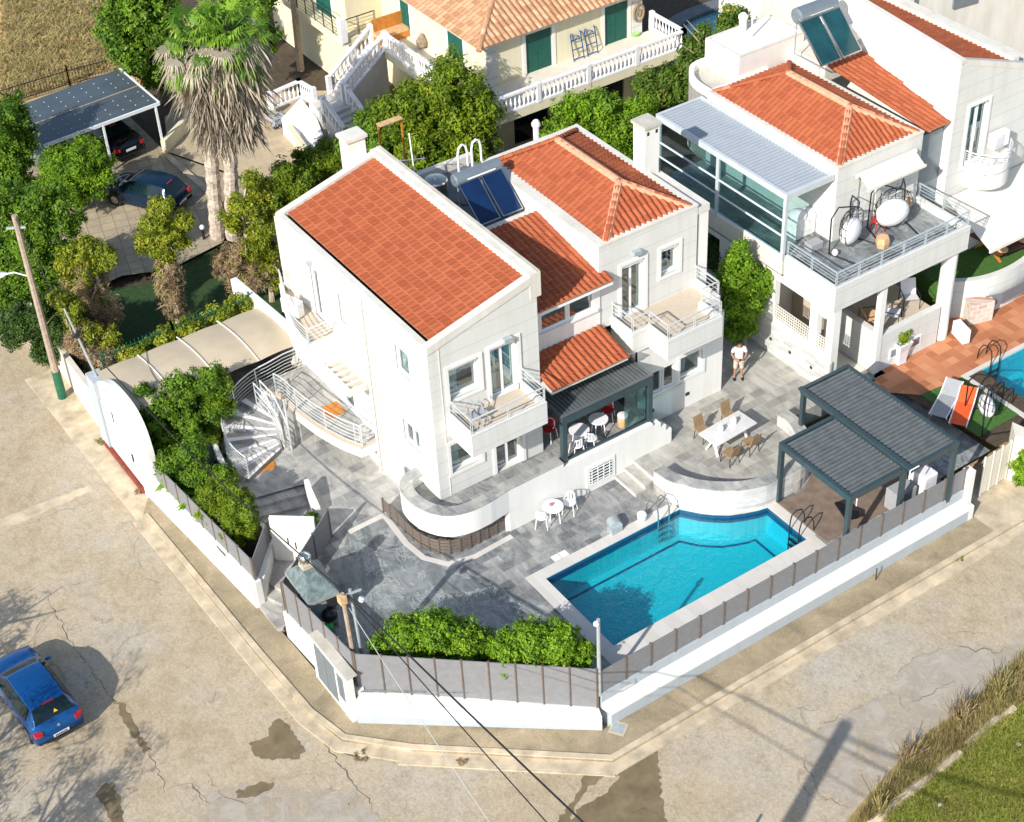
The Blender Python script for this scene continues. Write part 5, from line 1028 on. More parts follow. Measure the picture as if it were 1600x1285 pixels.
# beige gate to the street
gt = thing('beige_gate', 'beige slatted double gate beside the white pillar at the right', 'gate', (38.0, 29.4, -.9))
ga, gb = G(1528, 690, .75), G(1583, 652, .75); ga = np.array([37.05, 28.75]); gb = np.array([38.75, 28.75])
ga = G(1530, 775, ZS)[:2]; gb = G(1570, 748, ZS)[:2]
for k in range(3):
    p = ga+(gb-ga)*k/3; q2 = ga+(gb-ga)*(k+1)/3; m = MB()
    for j in range(20): m.beam((*p, ZS+.1+.085*j), (*q2, ZS+.1+.085*j), .03, .07)
    m.build('slat_leaf', 'cream', gt)
for k in range(4): p = ga+(gb-ga)*k/3; m = MB(); m.beam((*p, ZS), (*p, ZS+1.85), .06, .06, (1, 0, 0)); m.build('post', 'awnw', gt)
o = MB(); e = gb; o.hexa([(e[0], e[1]-.1), (e[0]+.35, e[1]-.7), (e[0]+.75, e[1]-.5), (e[0]+.5, e[1]+.5)], ZR, 1.0); o.build('gate_pillar', 'cream', None, label='cream gate pillar at the right edge behind the beige gate', cat='pillar')
sheet([(36.7, 26.9), (60, 26.9), (60, 30), (36.7, 30)], ZS+.006, 'gate_forecourt', 'kerb')
o = MB(); o.box(39.6, 28.3, ZR, 60, 28.6, .9); o.build('cream_wall', 'cream', None, label='cream garden wall running out of frame right of the gate', cat='wall')
# ================================================================== YELLOW HOUSE and background
yh = thing('yellow_house', 'yellow house with old clay tiles, green shutters and white balustrades behind the trees', 'house', (41, 62, -1))
YW, YX0, YX1, YF, YE = 59.62, 37.05, 46.1, 2.6, 4.95
F = FY(YX0, YW, -1.0); hY = [(39.25-YX0, 40.75-YX0, YF+1, YF+3.1), (43.85-YX0, 45.25-YX0, YF+1, YF+3.1), (38.4-YX0, 40.4-YX0, .1, 2.2), (43.6-YX0, 45.0-YX0, .1, 2.2)]
o = MB(); wallpanel(o, F, YX1-YX0, YE+1, hY, .12); o.quad((YX0, YW, -1), (YX0, YW, YE), (YX0, 72, YE), (YX0, 72, -1)); o.quad((YX1, YW, -1), (YX1, 72, -1), (YX1, 72, YE), (YX1, YW, YE)); o.build('wall', 'yellow', yh)
def shut(F, h, nm='shutter', D=-.1, par=yh):
    m = (h[0]+h[1])/2
    for a, b in ((h[0], m-.01), (m+.01, h[1])):
        o = MB(); o.frame(F, a, b, h[2], h[3], D, D+.04); k = int((h[3]-h[2])/.09)
        for j in range(k): v = h[2]+.05+(h[3]-h[2]-.1)*j/k; o.frame(F, a+.05, b-.05, v, v+.045, D+.03, D+.055)
        o.build(nm, 'shutter', par)
    o = MB(); o.frame(F, h[0]-.2, h[0], h[2], h[3]+.12, -.02, .04); o.build('surround', 'white', par); o = MB(); o.frame(F, h[1], h[1]+.2, h[2], h[3]+.12, -.02, .04); o.build('surround', 'white', par)
shut(F, hY[0]); shut(F, hY[1])
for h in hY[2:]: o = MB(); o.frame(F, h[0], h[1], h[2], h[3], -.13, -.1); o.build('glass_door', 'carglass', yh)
for x in (YX0, YX1-.55): o = MB(); [o.box(x-.03, YW-.04, -1+.45*k, x+.55, YW+.01, -1+.45*k+.43) for k in range(13)]; o.build('quoins', 'whiteg', yh)
F = FXm(YX0, 72, 0); hh = (72-62.9, 72-61.6, YF+.5, YF+2.1); shut(F, hh, D=.01); shut(F, (72-67.3, 72-66.5, YF+.4, YF+2.1), D=.01)
o = MB(); e0 = YW-.45; o.box(YX0-.6, e0, YE-.06, YX1+.5, 72.5, YE+.06); o.build('eave', 'capw', yh)
hip(yh, YX0-.68, YX1+.55, e0-.06, 73, YE+.08, YE+2.3, e0+4.9, 68, 'tileold', .3)
o = MB(); o.box(35.3, 57.1, YF-.3, 46.75, YW, YF); o.box(35.3, YW, YF-.3, YX0, 67.0, YF-.002); o.build('balcony_slab', 'cream', yh)
o = MB(); o.box(35.28, 57.05, YF-.42, 46.8, 57.2, YF+.06); o.box(35.26, 57.2, YF-.42, 35.4, 66.2, YF+.058); o.box(46.65, 57.2, YF-.42, 46.8, YW, YF+.056); o.build('slab_edge', 'yellow', yh)
BME = {}
def balustrade(parent, a, b, h=.92, sp=.24, post=2.6):
    a = np.array(a, float); b = np.array(b, float); L = np.linalg.norm((b-a)[:2]); o = MB(); up = np.array([0, 0, 1.])
    o.beam(a+up*(h-.05), b+up*(h-.05), .2, .1); top = o.build('balustrade_rail', 'whitep', parent); o = MB(); o.beam(a+up*.05, b+up*.05, .18, .1); o.build('base_rail', 'whitep', top)
    n = max(2, int(L/sp)); np_ = max(1, round(L/post))
    for i in range(np_+1): q = a+(b-a)*i/np_; o = MB(); o.box(q[0]-.11, q[1]-.11, q[2], q[0]+.11, q[1]+.11, q[2]+h+.06); o.build('pier', 'whitep', top)
    hh = h-.2
    if round(hh, 2) not in BME:
        m = MB(); m.lathe(0, 0, [(.055, 0), (.055, .06*hh), (.03, .12*hh), (.07, .32*hh), (.06, .48*hh), (.028, .72*hh), (.03, .86*hh), (.055, .92*hh), (.055, hh)], 8); q = m.build('baluster', 'whitep', top, smooth=True, local=True); BME[round(hh, 2)] = q.data; first = q
    else: first = None
    for i in range(n):
        q = a+(b-a)*(i+.5)/n; o = first if (i == 0 and first) else bpy.data.objects.new('baluster', BME[round(hh, 2)])
        if o is not first: COL.objects.link(o)
        o.parent = top; o.location = (q+up*.1-WL[top.name]).tolist()
bal = thing('balustrade', 'long white balustrade round the balcony of the yellow house', 'balustrade', (41, 57.1, YF))
balustrade(bal, (35.35, 57.13, YF), (46.72, 57.13, YF)); balustrade(bal, (46.72, 57.13, YF), (46.72, 59.6, YF)); balustrade(bal, (35.33, 57.13, YF), (35.33, 66.0, YF))
# left wing and outside stair
o = MB(); o.box(35.0, 69.3, -1, YX0+.02, 78, YE+.6); o.build('left_wing', 'yellow', yh); o = MB(); o.box(34.8, 69.1, YE+.6, YX0-.5, 78, YE+.75); o.build('wing_roof', 'capw', yh)
F = FXm(35.0, 78, YF); 
for h in ((5.6, 7.2, 0, 2.1),): shut(F, h, D=.01)
o = MB(); o.box(34.1, 68.3, YF-.32, 35.0, 75, YF); o.box(35.0, 68.3, YF-.32, 36.2, 69.3, YF-.001); o.build('balcony', 'yellow', yh); 
o = MB(); o.box(34.95, 69.25, -1, 35.4, 69.6, YF-.3); o.build('corner_pillar', 'whitep', yh); o = MB(); o.box(34.05, 68.2, YF-.1, 34.4, 68.55, YF+1.15); o.build('white_pier', 'whitep', yh)
railing(yh, [(34.2, 75, YF), (34.2, 68.4, YF), (36.1, 68.4, YF)], 1.0, 5, 1.0, mat='blackm')
stx = thing('balustraded_staircase', 'white outdoor staircase with balustrades climbing to the yellow house balcony', 'staircase', (32.5, 64, -1))

def flight(parent, p, q, z0, z1, w, n):
    d = (q-p); L = np.linalg.norm(d); d = d/L; nn_ = np.array([-d[1], d[0]])*w/2
    for k in range(n): a = p+d*L*k/n; c = p+d*L*(k+1)/n; o = MB(); o.hexa([tuple(a-nn_), tuple(c-nn_), tuple(c+nn_), tuple(a+nn_)], z0-.9 if z0 > 0 else -1, z0+(z1-z0)*(k+1)/n); o.build('step', 'coping', parent)
    for s in (-1, 1): balustrade(parent, (*(p+nn_*s), z0), (*(q+nn_*s), z1), .9, .24, 9)
flight(stx, np.array([32.3, 62.7]), np.array([31.95, 65.4]), -1, .85, 1.45, 10); flight(stx, np.array([32.5, 66.35]), np.array([35.3, 66.75]), .87, YF, 1.1, 10)
o = MB(); o.hexa([(31.1, 65.4), (32.6, 65.4), (32.6, 67.0), (31.3, 67.1)], -1, .85); o.build('landing', 'coping', stx)
o = MB(); o.add([(29.9, 67.5, .1), (31.5, 68.4, .3), (31.1, 66.0, .35), (30.7, 64.5, -.1), (29.7, 65.2, -.75), (29.9, 67.5, -1), (31.5, 68.4, -1), (31.1, 66.0, -1), (30.7, 64.5, -1), (29.7, 65.2, -1)], [(0, 4, 3, 2, 1), (0, 5, 9, 4), (4, 9, 8, 3), (3, 8, 7, 2)]); fb = o.build('fountain_base', 'whitep', None, label='white sloped block below the balustraded staircase', cat='wall')
balustrade(stx, (29.8, 68.3, .3), (31.6, 68.55, .3), .9, .24, 9); balustrade(stx, (31.6, 68.55, .3), (31.5, 66.8, .6), .9, .24, 9)
p = G(590, 50, YF); bn = thing('garden_bench', 'orange-brown wooden bench with high back on the yellow house terrace', 'bench', (35.9, 66.9, YF))
o = MB(); o.box(35.3, 66.6, YF+.35, 37.0, 67.2, YF+.5); o.build('seat', 'palewood', bn); o = MB(); o.box(35.3, 67.2, YF, 37.0, 67.3, YF+1.15); o.build('backrest', 'orangewood', bn); o = MB(); o.box(35.3, 66.62, YF, 37.0, 67.19, YF+.35); o.build('base', 'orangewood', bn)
p = G(660, 75, YF); o = MB(); o.lathe(p[0], p[1], [(.1, YF), (.28, YF+.15), (.3, YF+.4), (.12, YF+.65), (.03, YF+.8)], 10); o.build('covered_pot', 'bark', None, smooth=True, label='dark cone-shaped covered pot on the terrace of the yellow house', cat='pot')
for i, px in enumerate((905, 928)):
    p = G(px-6, 90-7*i, YF); t = thing('folding_chair', 'blue folding lounger leaning against the yellow wall, %s of two' % ('left' if i == 0 else 'right'), 'chair', (p[0], YW-.1, YF), 0, 'blue folding loungers on the balcony')
    for dx in (-.3, .3): o = MB(); o.tube([(dx, -.25, 0), (dx, .02, 1.25), (dx*.8, .02, 1.35)], .03, 6); o.build('side_tube', 'bluepaint', t, local=True)
    for z in (.1, .55, 1.0): o = MB(); o.tube([(-.3, -.25+.25*z/1.3, z), (.3, -.25+.25*z/1.3, z)], .025, 6); o.build('cross_tube', 'bluepaint', t, local=True)
    o = MB(); o.tube([(-.22, 0, .9), (-.15, 0, 1.12), (0, 0, 1.2), (.15, 0, 1.12), (.22, 0, .9)], .02, 6); o.build('headrest_loop', 'bluepaint', t, local=True)
t = thing('wall_wreath', 'round wicker ornament hanging on the yellow wall', 'ornament', (45.9, YW-.1, 4.0)); o = MB(); o.tube([(45.85+.3*math.cos(a), YW-.1, 3.8+.45*math.sin(a)) for a in np.linspace(0, 6.3, 16)], .06, 6); o.tube([(45.85+.12*math.cos(a), YW-.1, 3.8+.2*math.sin(a)) for a in np.linspace(0, 6.3, 10)], .03, 5); o.build('hoop', 'rattan', t)
p = G(996, 58, YF); o = MB(); o.lathe(p[0], p[1]+.2, [(.05, YF), (.22, YF+.05), (.26, YF+.16), (.22, YF+.16), (.18, YF+.07)], 14); o.build('basin', plain('lime_plastic', (.25, .6, .05), .4, .05), None, smooth=True, label='lime green plastic basin on the yellow house balcony', cat='basin')
# far blue pool with parasol
fp = thing('far_pool', 'turquoise pool with curved grey rim at the top edge behind the flowering tree', 'pool', (55, 63, -1.0)); q = [tuple(G(*v, -.6)[:2]) for v in [(1058, 95), (1045, 50), (1068, 28), (1120, 8), (1200, -15), (1300, -40), (1310, 30), (1255, 60), (1160, 100), (1100, 120)]]; q = [(x, y) for x, y in q]; qs = spline(q, 3)
o = MB(); o.poly(qs, -.9); o.build('basin', 'pooltile', fp); o = MB(); o.poly(qs, -.62); o.build('water', 'water', fp); o = MB(); o.pathwall(qs, .9, -.9, -.5, 0, closed=True); o.build('rim', 'flatroof', fp)
p = G(1160, 18, -.5); t = thing('closed_parasol', 'closed cream parasol standing in front of the far pool', 'parasol', (p[0], p[1], -.6))
o = MB(); o.lathe(p[0], p[1], [(.12, .2), (.3, .5), (.22, 1.3), (.16, 2.2), (.03, 2.5)], 10); o.build('folded_canopy', 'tan', t, smooth=True); o = MB(); o.tube([(p[0], p[1], -.6), (p[0], p[1], .4)], .03, 6); o.build('pole', 'whitep', t)
# cream building in the top right corner
ce = thing('cream_building', 'cream building with balcony railing in the top right corner', 'house', (56, 43, 0)); cx = 52.0
a = PX(1480, 0, 52.0)
o = MB(); o.hexa([(49.6, 46.0), (60, 44.5), (60, 58), (49.6, 58)], 0, 9.2); o.build('wall', 'capw', ce); o = MB(); o.box(48.9, 45.6, 0, 49.8, 46.4, 12); o.build('corner_tower', 'white', ce)
railing(ce, [(49.8, 46.3, 9.2), (60, 44.6, 9.2)], 1.0, 4, 1.6, mat='tan'); o = MB(); o.hexa([(51, 48.4), (60, 47.4), (60, 52), (51, 52)], 9.2, 13); o.build('upper_wall', 'white', ce)
F = (np.array([52.2, 45.55, 0.]), np.array([.99, -.143, 0]), np.array([0, 0, 1.]), np.array([-.143, -.99, 0])); o = MB(); o.frame(F, 0, 1.3, 7.2, 8.6, -.05, .03); o.build('window', 'tank', ce)
F = (np.array([53.2, 48.1, 0.]), np.array([.994, -.11, 0]), np.array([0, 0, 1.]), np.array([-.11, -.994, 0])); o = MB(); o.frame(F, 0, 1.3, 9.3, 11.5, -.05, .04); o.build('window', 'tank', ce)
# ================================================================== CARPORT, fences, awning over the parking bay
cp = thing('carport', 'dark slate-coloured carport roof on slim white posts with two cars under it', 'carport', (21.5, 71.5, -.8))
q = [G(68, 228, 1.75)[:2], G(249, 161, 1.75)[:2], G(187, 108, 1.75)[:2], G(12, 172, 1.75)[:2]]; q = [np.array(v) for v in q]
o = MB(); o.hexa([tuple(v) for v in q], 1.68, 1.76); rf = o.build('roof', plain('slate_roof_sheet', (.065, .085, .10), .45, .15, 1), cp)
o = MB(); mid = [(q[0]+q[3])/2, (q[1]+q[2])/2]; o.beam((*mid[0], 1.77), (*mid[1], 1.77), .07, .02); o.build('seam_strip', 'poleWood', rf)
for i in range(9):
    for j in range(1, 4):
        for s in (0, 1): u = (i+.5)/9; v = (j+.0)/4*.5+s*.5; p = (q[0]*(1-u)+q[1]*u)*(1-v)+(q[3]*(1-u)+q[2]*u)*v; o = MB(); o.box(p[0]-.02, p[1]-.02, 1.76, p[0]+.02, p[1]+.02, 1.78); o.build('bolt_cap', 'whitep', rf)
o = MB(); o.beam((*q[0], 1.72), (*q[1], 1.72), .08, .16); o.beam((*q[1], 1.722), (*q[2], 1.722), .08, .15); o.build('edge_beam', 'alu', cp)
for v in (q[1]*.96+q[0]*.04, q[1]*.5+q[0]*.5, q[0]*.97+q[1]*.03, q[2]*.96+q[3]*.04): o = MB(); o.beam((*v, -.8), (*v, 1.68), .1, .1, (1, 0, 0)); o.build('post', 'alu', cp)
def ironfence(name, label, pts, h=1.1, sp=.16, z=-.9, mat='blackm', green=None):
    P = [np.array(p, float) for p in pts]; t = thing(name, label, 'fence', (*P[0], z)); 
    for a, b in zip(P[:-1], P[1:]):
        L = np.linalg.norm(b-a); o = MB()
        for zz in (.15, h-.2): o.beam((*a, z+zz), (*b, z+zz), .03, .04)
        n = int(L/sp)
        for i in range(n): q_ = a+(b-a)*(i+.5)/n; o.beam((*q_, z), (*q_, z+h), .022, .022, (1, 0, 0))
        o.build('bar_panel', mat, t)
        for e in (a, b): o = MB(); o.beam((*e, z), (*e, z+h+.1), .07, .07, (1, 0, 0)); o.build('post', mat, t)
    return t
ironfence('iron_fence', 'rusty black iron fence between the straw field and the carport', [G(-10, 172, -.9)[:2], G(110, 135, -.9)[:2], G(215, 108, -.9)[:2]])
ironfence('iron_fence', 'thin dark iron fence behind the beige parking awning', [G(160, 592, 1.0)[:2], G(270, 545, 1.0)[:2], G(345, 512, 1.0)[:2], G(400, 492, 1.0)[:2]], .8, .16, 1.0, 'green') if 0 else ironfence('iron_fence', 'thin dark green iron fence behind the beige parking awning', [(14.0, 51.5), (17, 51.6), (20.3, 51.5)], 1.0, .16, 1.6, 'green')
o = MB(); o.box(13.9, 51.35, ZR, 20.9, 51.6, 1.62); o.build('rear_wall', 'cream', None, label='cream wall behind the beige parking awning carrying the green fence', cat='wall')
AW = [G(165, 594, 2.3)[:2], G(395, 492, 2.3)[:2], (20.45, 50.0), (20.45, 46.9), G(445, 560, 2.3)[:2], (17.2, 47.7), (14.3, 46.3), (13.45, 46.6)]
o = MB(); nu, nv = 40, 12; x0, x1, y0, y1 = 13.5, 20.4, 47.5, 51.2; vs = []
for i in range(nu+1):
    for j in range(nv+1):
        u, v = i/nu, j/nv; vs.append((x0+(x1-x0)*u, y0+(y1-y0)*v, 2.2+.38*math.sin(math.pi*(.25+.75*v))+.05*abs(math.sin(u*math.pi*4))-.35*(v > .99)))
o.add(vs, [(i*(nv+1)+j, (i+1)*(nv+1)+j, (i+1)*(nv+1)+j+1, i*(nv+1)+j+1) for i in range(nu) for j in range(nv)]); pa = o.build('parking_awning', 'awning', None, smooth=True, label='wide beige fabric awning in bowed panels over the parking bay', cat='awning')
o = MB()
for k in range(1, 4): u = k/4; o.tube([(x0+(x1-x0)*u, y0+(y1-y0)*v, 2.225+.38*math.sin(math.pi*(.25+.75*v))+.05*abs(math.sin(u*math.pi*4))) for v in np.linspace(0, .98, 12)], .03, 6)
o.build('seams', 'awnw', pa)
gw = thing('street_gate', 'white street gate under a rounded wall top with red ramp in front', 'gate', (13.4, 48.8, ZS))
prof = spline([(50.6, 2.1), (49.9, 2.55), (49.2, 2.85), (48.2, 3.0), (47.2, 2.9), (46.6, 2.4), (46.35, 1.6), (46.3, .9)], 4)
def slabx(mb, x0, x1, prof): mb.add([(x0, y, z) for y, z in prof]+[(x1, y, z) for y, z in prof], [tuple(range(len(prof))), tuple(range(len(prof), 2*len(prof)))[::-1]]+[(i, i+len(prof), (i+1) % len(prof)+len(prof), (i+1) % len(prof)) for i in range(len(prof))])
o = MB(); slabx(o, 13.36, 13.62, [(50.6, ZR)]+list(prof)+[(46.3, ZR)]); o.build('rounded_wall', 'white', gw)
o = MB(); o.box(13.28, 47.2, ZS+.15, 13.36, 50.5, 1.3); g1 = o.build('gate_leaf', 'whitep', gw); o = MB(); o.box(13.24, 47.9, 0, 13.28, 48.0, .35); o.build('handle', 'black', g1); o = MB(); o.box(13.26, 49.3, 1.0, 13.28, 49.36, 1.5); o.build('number_plate', 'black', g1)
o = MB(); o.box(13.2, 50.55, ZR, 13.75, 51.35, 2.1); o.build('gate_pier', 'wallgrey', gw)
o = MB(); wl_ = [(13.5, 51.35), (13.55, 53), (13.7, 56.5), (13.9, 60.5), (14.0, 70)]; o.pathwall(wl_, .22, ZR, [.9, .6, .35, .2, .2]); o.build('plot_wall', 'cream', None, label='pale cream street wall running up under the conifers', cat='wall')
o = MB(); o.pathwall([(20.45, 48.1), (20.45, 53.2)], .25, 0, [2.9, 2.4]); o.build('rear_side_wall', 'white', None, label='white sloping wall between the awning and the villa rear corner', cat='wall')
o = MB(); o.pathwall([G(258, 240, -.8)[:2], G(300, 195, -.8)[:2], G(285, 175, -.8)[:2]], .25, -1, -.1); o.build('yellow_planter_wall', 'yellow', None, label='low yellow planter wall at the corner of the carport', cat='wall')
o = MB(); o.pathwall([G(262, 245, -.8)[:2], G(330, 305, -.8)[:2], G(350, 340, -.8)[:2]], .3, -1, -.7); o.build('white_kerb', 'kerb', None, label='white kerb line between the two paved yards', cat='kerb')
o = MB(); o.pathwall([G(380, 200, -.8)[:2], G(430, 180, -.8)[:2]], .25, -1, 0); o.pathwall([G(455, 215, -.8)[:2], G(480, 250, -.8)[:2]], .25, -1, -.1); o.build('yellow_wall', 'yellow', None, label='low yellow walls flanking the stair of the yellow house', cat='wall')
p = G(437, 195, -.8); o = MB()
for k in range(14): a = rng.uniform(0, 6.28); o.tube([(p[0]+rng.uniform(-.5, .5), p[1]+rng.uniform(-.8, .8), -.75+.35*rng.uniform(0, 1)) for j in range(6)], .09, 6)
o.build('tarpaulin', 'greyfab', None, smooth=True, label='crumpled grey tarpaulin bundle beside the yellow wall', cat='tarpaulin')
# ================================================================== VEGETATION
def vp(px, py, b):
    """point of the sight line above ground position b"""
    r = _d(px, py); n = np.array([math.sin(YAW), math.cos(YAW)]); t = (n@np.array(b[:2]))/(n@r[:2]); return CO+r*t
def ptree(name, label, base, blobs, n, size, mat, trunks=((0, 0),), tr=.12, topz=None, zb=-1.0, bark='bark', clump=.25, asp=.55, cat='tree', group=None, gravity=0, limbs=5, sq=1.0, outward=.6):
    b = G(base[0], base[1], zb); t = thing(name, label, cat, b, 0, group); B = []
    for (px, py, r_, *rz) in blobs: c = vp(px, py, b); B.append((c[0], c[1], max(c[2], zb+.3), r_, r_, (rz[0] if rz else r_*sq)))
    tz = max(q[2] for q in B) if topz is None else topz; cx = np.mean([q[0] for q in B]); cy = np.mean([q[1] for q in B])
    for (dx, dy) in trunks: trunk(t, b+np.array([dx, dy, 0]), (cx+dx*.5, cy+dy*.5, tz-.2), tr, 2, limbs, bark, np.mean([q[3] for q in B])*.9)
    leaves('crown', t, B, n, size, mat, clump=clump, asp=asp, gravity=gravity, outward=outward, ragged=name not in ('hedge_bush', 'ground_shrub')); return t
# hedge at the cut corner: two rounded masses
ptree('hedge_bush', 'bright green rounded bush, larger left one behind the corner fence', (670, 1040), [(598, 1012, .5, .5), (635, 990, .66, .6), (680, 983, .72, .6), (720, 997, .7, .6), (752, 1008, .6, .55), (650, 1018, .66, .5), (700, 1024, .66, .5), (740, 1028, .5, .4)], 36000, .11, 'leafhedge', ((-.4, .3), (.5, -.3)), .08, None, 0, clump=.16, cat='hedge')
ptree('hedge_bush', 'bright green rounded bush, right one behind the corner fence', (860, 1060), [(790, 1008, .55, .55), (830, 998, .66, .6), (870, 1003, .68, .6), (905, 1022, .56, .5), (850, 1030, .62, .5), (795, 1032, .55, .45), (890, 1036, .5, .4)], 30000, .11, 'leafhedge', ((0, 0),), .08, None, 0, clump=.16, cat='hedge')
# planting bed
ptree('shrub', 'broad glossy dark green shrub with yellowish spots at the top of the planting bed', (283, 712), [(240, 635, .75, .7), (285, 612, .8, .6), (330, 600, .7, .6), (250, 668, .8, .8), (300, 655, .9, .8), (340, 640, .6, .6), (228, 655, .5, .6), (275, 680, .8, .7)], 30000, .13, 'leaf', ((0, 0), (.5, .4)), .07, None, -.3, clump=.18, cat='shrub')
ptree('shrub', 'small fluffy bright green shrub beside the spiral stair top', (345, 700), [(338, 622, .5, .5), (345, 600, .4, .4), (335, 650, .5, .5), (330, 680, .45, .5)], 11000, .09, 'needle', ((0, 0),), .05, None, -.2, clump=.14, cat='shrub')
ptree('conifer_shrub', 'bright yellow-green conifer shrub, upper one in the planting bed', (345, 830), [(345, 770, .55, .6), (338, 800, .6, .5), (365, 785, .5, .5), (330, 775, .4, .5)], 13000, .16, 'needle', ((0, 0),), .05, None, -.3, clump=.16, asp=.3, cat='shrub')
ptree('conifer_shrub', 'bright green conifer shrub at the lower tip of the planting bed', (376, 858), [(378, 805, .6, .6), (365, 830, .55, .5), (390, 825, .4, .5), (370, 790, .4, .4)], 14000, .16, 'needle', ((0, 0),), .05, None, -.3, clump=.16, asp=.3, cat='shrub')
def fanplant(name, label, px, nf, L, mat, z0=0.05, up=.8, cat='plant', wd=.16, zc=None):
    b = G(px[0], px[1], z0); t = thing(name, label, cat, b); o = MB(); 
    for k in range(nf):
        a = k*2.4; el = rng.uniform(.25, 1.2)*up; P = []
        for j in range(6): s = j/5; rr = L*s*math.cos(el)*(1+.1*s); P.append(np.array([b[0]+rr*math.cos(a), b[1]+rr*math.sin(a), b[2]+.1+L*s*math.sin(el)-.35*L*s*s]))
        nn_ = np.array([-math.sin(a), math.cos(a), 0]); rn = rng.uniform(0, 1)
        for j in range(5): w0 = wd*math.sin(math.pi*(j/5*.9+.08)); w1 = wd*math.sin(math.pi*((j+1)/5*.9+.08))*(1 if j < 4 else .1); o.add([P[j]-nn_*w0, P[j]+nn_*w0, P[j+1]+nn_*w1, P[j+1]-nn_*w1], [(0, 1, 2, 3)], rn)
    o.build('leaves', mat, t, rnd=True); o = MB(); o.lathe(b[0], b[1], [(.1, z0-.1), (.08, z0+.15)], 8); o.build('stem', 'bark', t); return t
fanplant('broadleaf_plant', 'pale green arching broad-leaved plant, upper one in the planting bed', (283, 745), 34, 1.15, 'palmgreen'); fanplant('broadleaf_plant', 'lime green arching broad-leaved plant, middle one in the planting bed', (322, 780), 40, 1.2, 'palmgreen', wd=.13)
ptree('ground_shrub', 'low dark green filler shrub between the arching plants of the bed', (300, 775), [(262, 720, .45, .35), (300, 700, .5, .4), (305, 740, .5, .35), (330, 745, .4, .35), (290, 765, .35, .3), (350, 745, .45, .4)], 12000, .12, 'leaf', ((0, 0),), .04, None, -.2, clump=.2, cat='shrub')
fanplant('agave', 'blue-grey spiky agave plant below the spiral stair', (336, 722), 60, 1.0, leafmat('blue_grey_leaves', (.05, .10, .06), (.14, .22, .14)), wd=.05); fanplant('vine', 'small green potted vine behind the grey screen', (488, 812), 22, .3, 'leafhedge', wd=.07)
# alley trees
ptree('fruit_tree', 'bright green rounded tree in the alley behind the standing person', (1163, 545), [(1155, 405, .55, .6), (1165, 435, .75, .7), (1160, 475, .85, .8), (1155, 510, .6, .6), (1180, 460, .5, .7), (1145, 440, .5, .6)], 22000, .15, 'leafhedge', ((0, 0),), .1, None, T0, clump=.22)
ptree('dark_shrub', 'dark green shaded shrub between the two villas above the bright tree', (1128, 470), [(1125, 400, .6, .8), (1130, 370, .5, .6), (1120, 440, .5, .6)], 9000, .14, 'leafdark', ((0, 0),), .08, None, T0, clump=.22, cat='shrub')
# masses behind the villas
ptree('cypress_tree', 'large bushy dark green tree between the villa and the yellow house', (690, 300), [(700, 135, 1.2, 1.3), (660, 170, 1.3, 1.3), (720, 180, 1.3, 1.3), (680, 220, 1.5, 1.3), (745, 220, 1.1, 1.2), (620, 190, 1.0, 1.1), (640, 235, 1.2, 1.2), (760, 175, .8, .9), (700, 255, 1.4, 1.0)], 40000, .22, 'needle', ((0, 0), (.5, .3)), .18, None, -1, clump=.32, asp=.42)
ptree('cypress_tree', 'dark green bushy tree left of the large one, reaching toward the white stair', (600, 300), [(590, 215, .9, 1.0), (560, 235, .8, .9), (600, 250, 1.0, 1.0), (575, 190, .5, .6), (620, 275, .8, .8)], 18000, .2, 'leaf', ((0, 0),), .12, None, -1, clump=.28, asp=.45)
ptree('shrub', 'mid green shrub beside the chimney behind the villa roof', (520, 300), [(505, 245, .7, .7), (480, 255, .6, .6), (530, 255, .6, .7), (500, 275, .8, .6)], 14000, .18, 'needle', ((0, 0),), .1, None, -1, clump=.25, asp=.45, cat='shrub')
ptree('shrub', 'light green shrub at the rear left corner of the villa', (460, 330), [(445, 270, .6, .7), (465, 290, .7, .7), (430, 300, .6, .6), (440, 320, .7, .7), (480, 280, .5, .5)], 15000, .17, 'needle', ((0, 0),), .1, None, -1, clump=.25, asp=.45, cat='shrub')
ptree('shrub', 'dense green shrub under the yellow house balcony', (890, 320), [(880, 215, .8, .7), (900, 190, 1.0, 1.1), (930, 175, 1.0, 1.1), (960, 200, 1.1, 1.2), (920, 230, 1.1, 1.1), (985, 235, .7, .9), (860, 205, .5, .5), (1000, 180, .6, .6)], 32000, .2, 'leafhedge', ((0, 0), (.6, .3)), .12, None, -1, clump=.3, asp=.45, cat='shrub')
ptree('flowering_tree', 'tall hedge-like tree with orange flowers left of the neighbouring villa roof', (1080, 240), [(1150, 45, .8, .9), (1120, 80, 1.1, 1.1), (1160, 75, .9, 1.0), (1090, 110, 1.1, 1.2), (1130, 120, 1.1, 1.1), (1060, 140, 1.1, 1.1), (1030, 150, .9, 1.0), (1080, 165, 1.1, 1.2), (1010, 135, .6, .6)], 34000, .2, leafmat('flowering_leaves', (.02, .05, .006), (.12, .20, .02), (.60, .25, .05), .10), ((0, 0), (.8, .4)), .14, None, -1, clump=.3, asp=.55)
ptree('shrub', 'light green shrub behind the tall house roof at the top', (1460, 60), [(1450, 15, .9, 1.0), (1475, 20, .7, .8), (1430, 0, .8, .8)], 9000, .2, 'leafhedge', ((0, 0),), .1, None, 3, clump=.3, cat='shrub')
ptree('shrub', 'small bright shrub at the right edge outside the cream wall', (1600, 760), [(1600, 738, .4, .5), (1606, 720, .35, .4)], 5000, .11, 'leafhedge', ((0, 0),), .05, None, -1.1, clump=.15, cat='shrub')
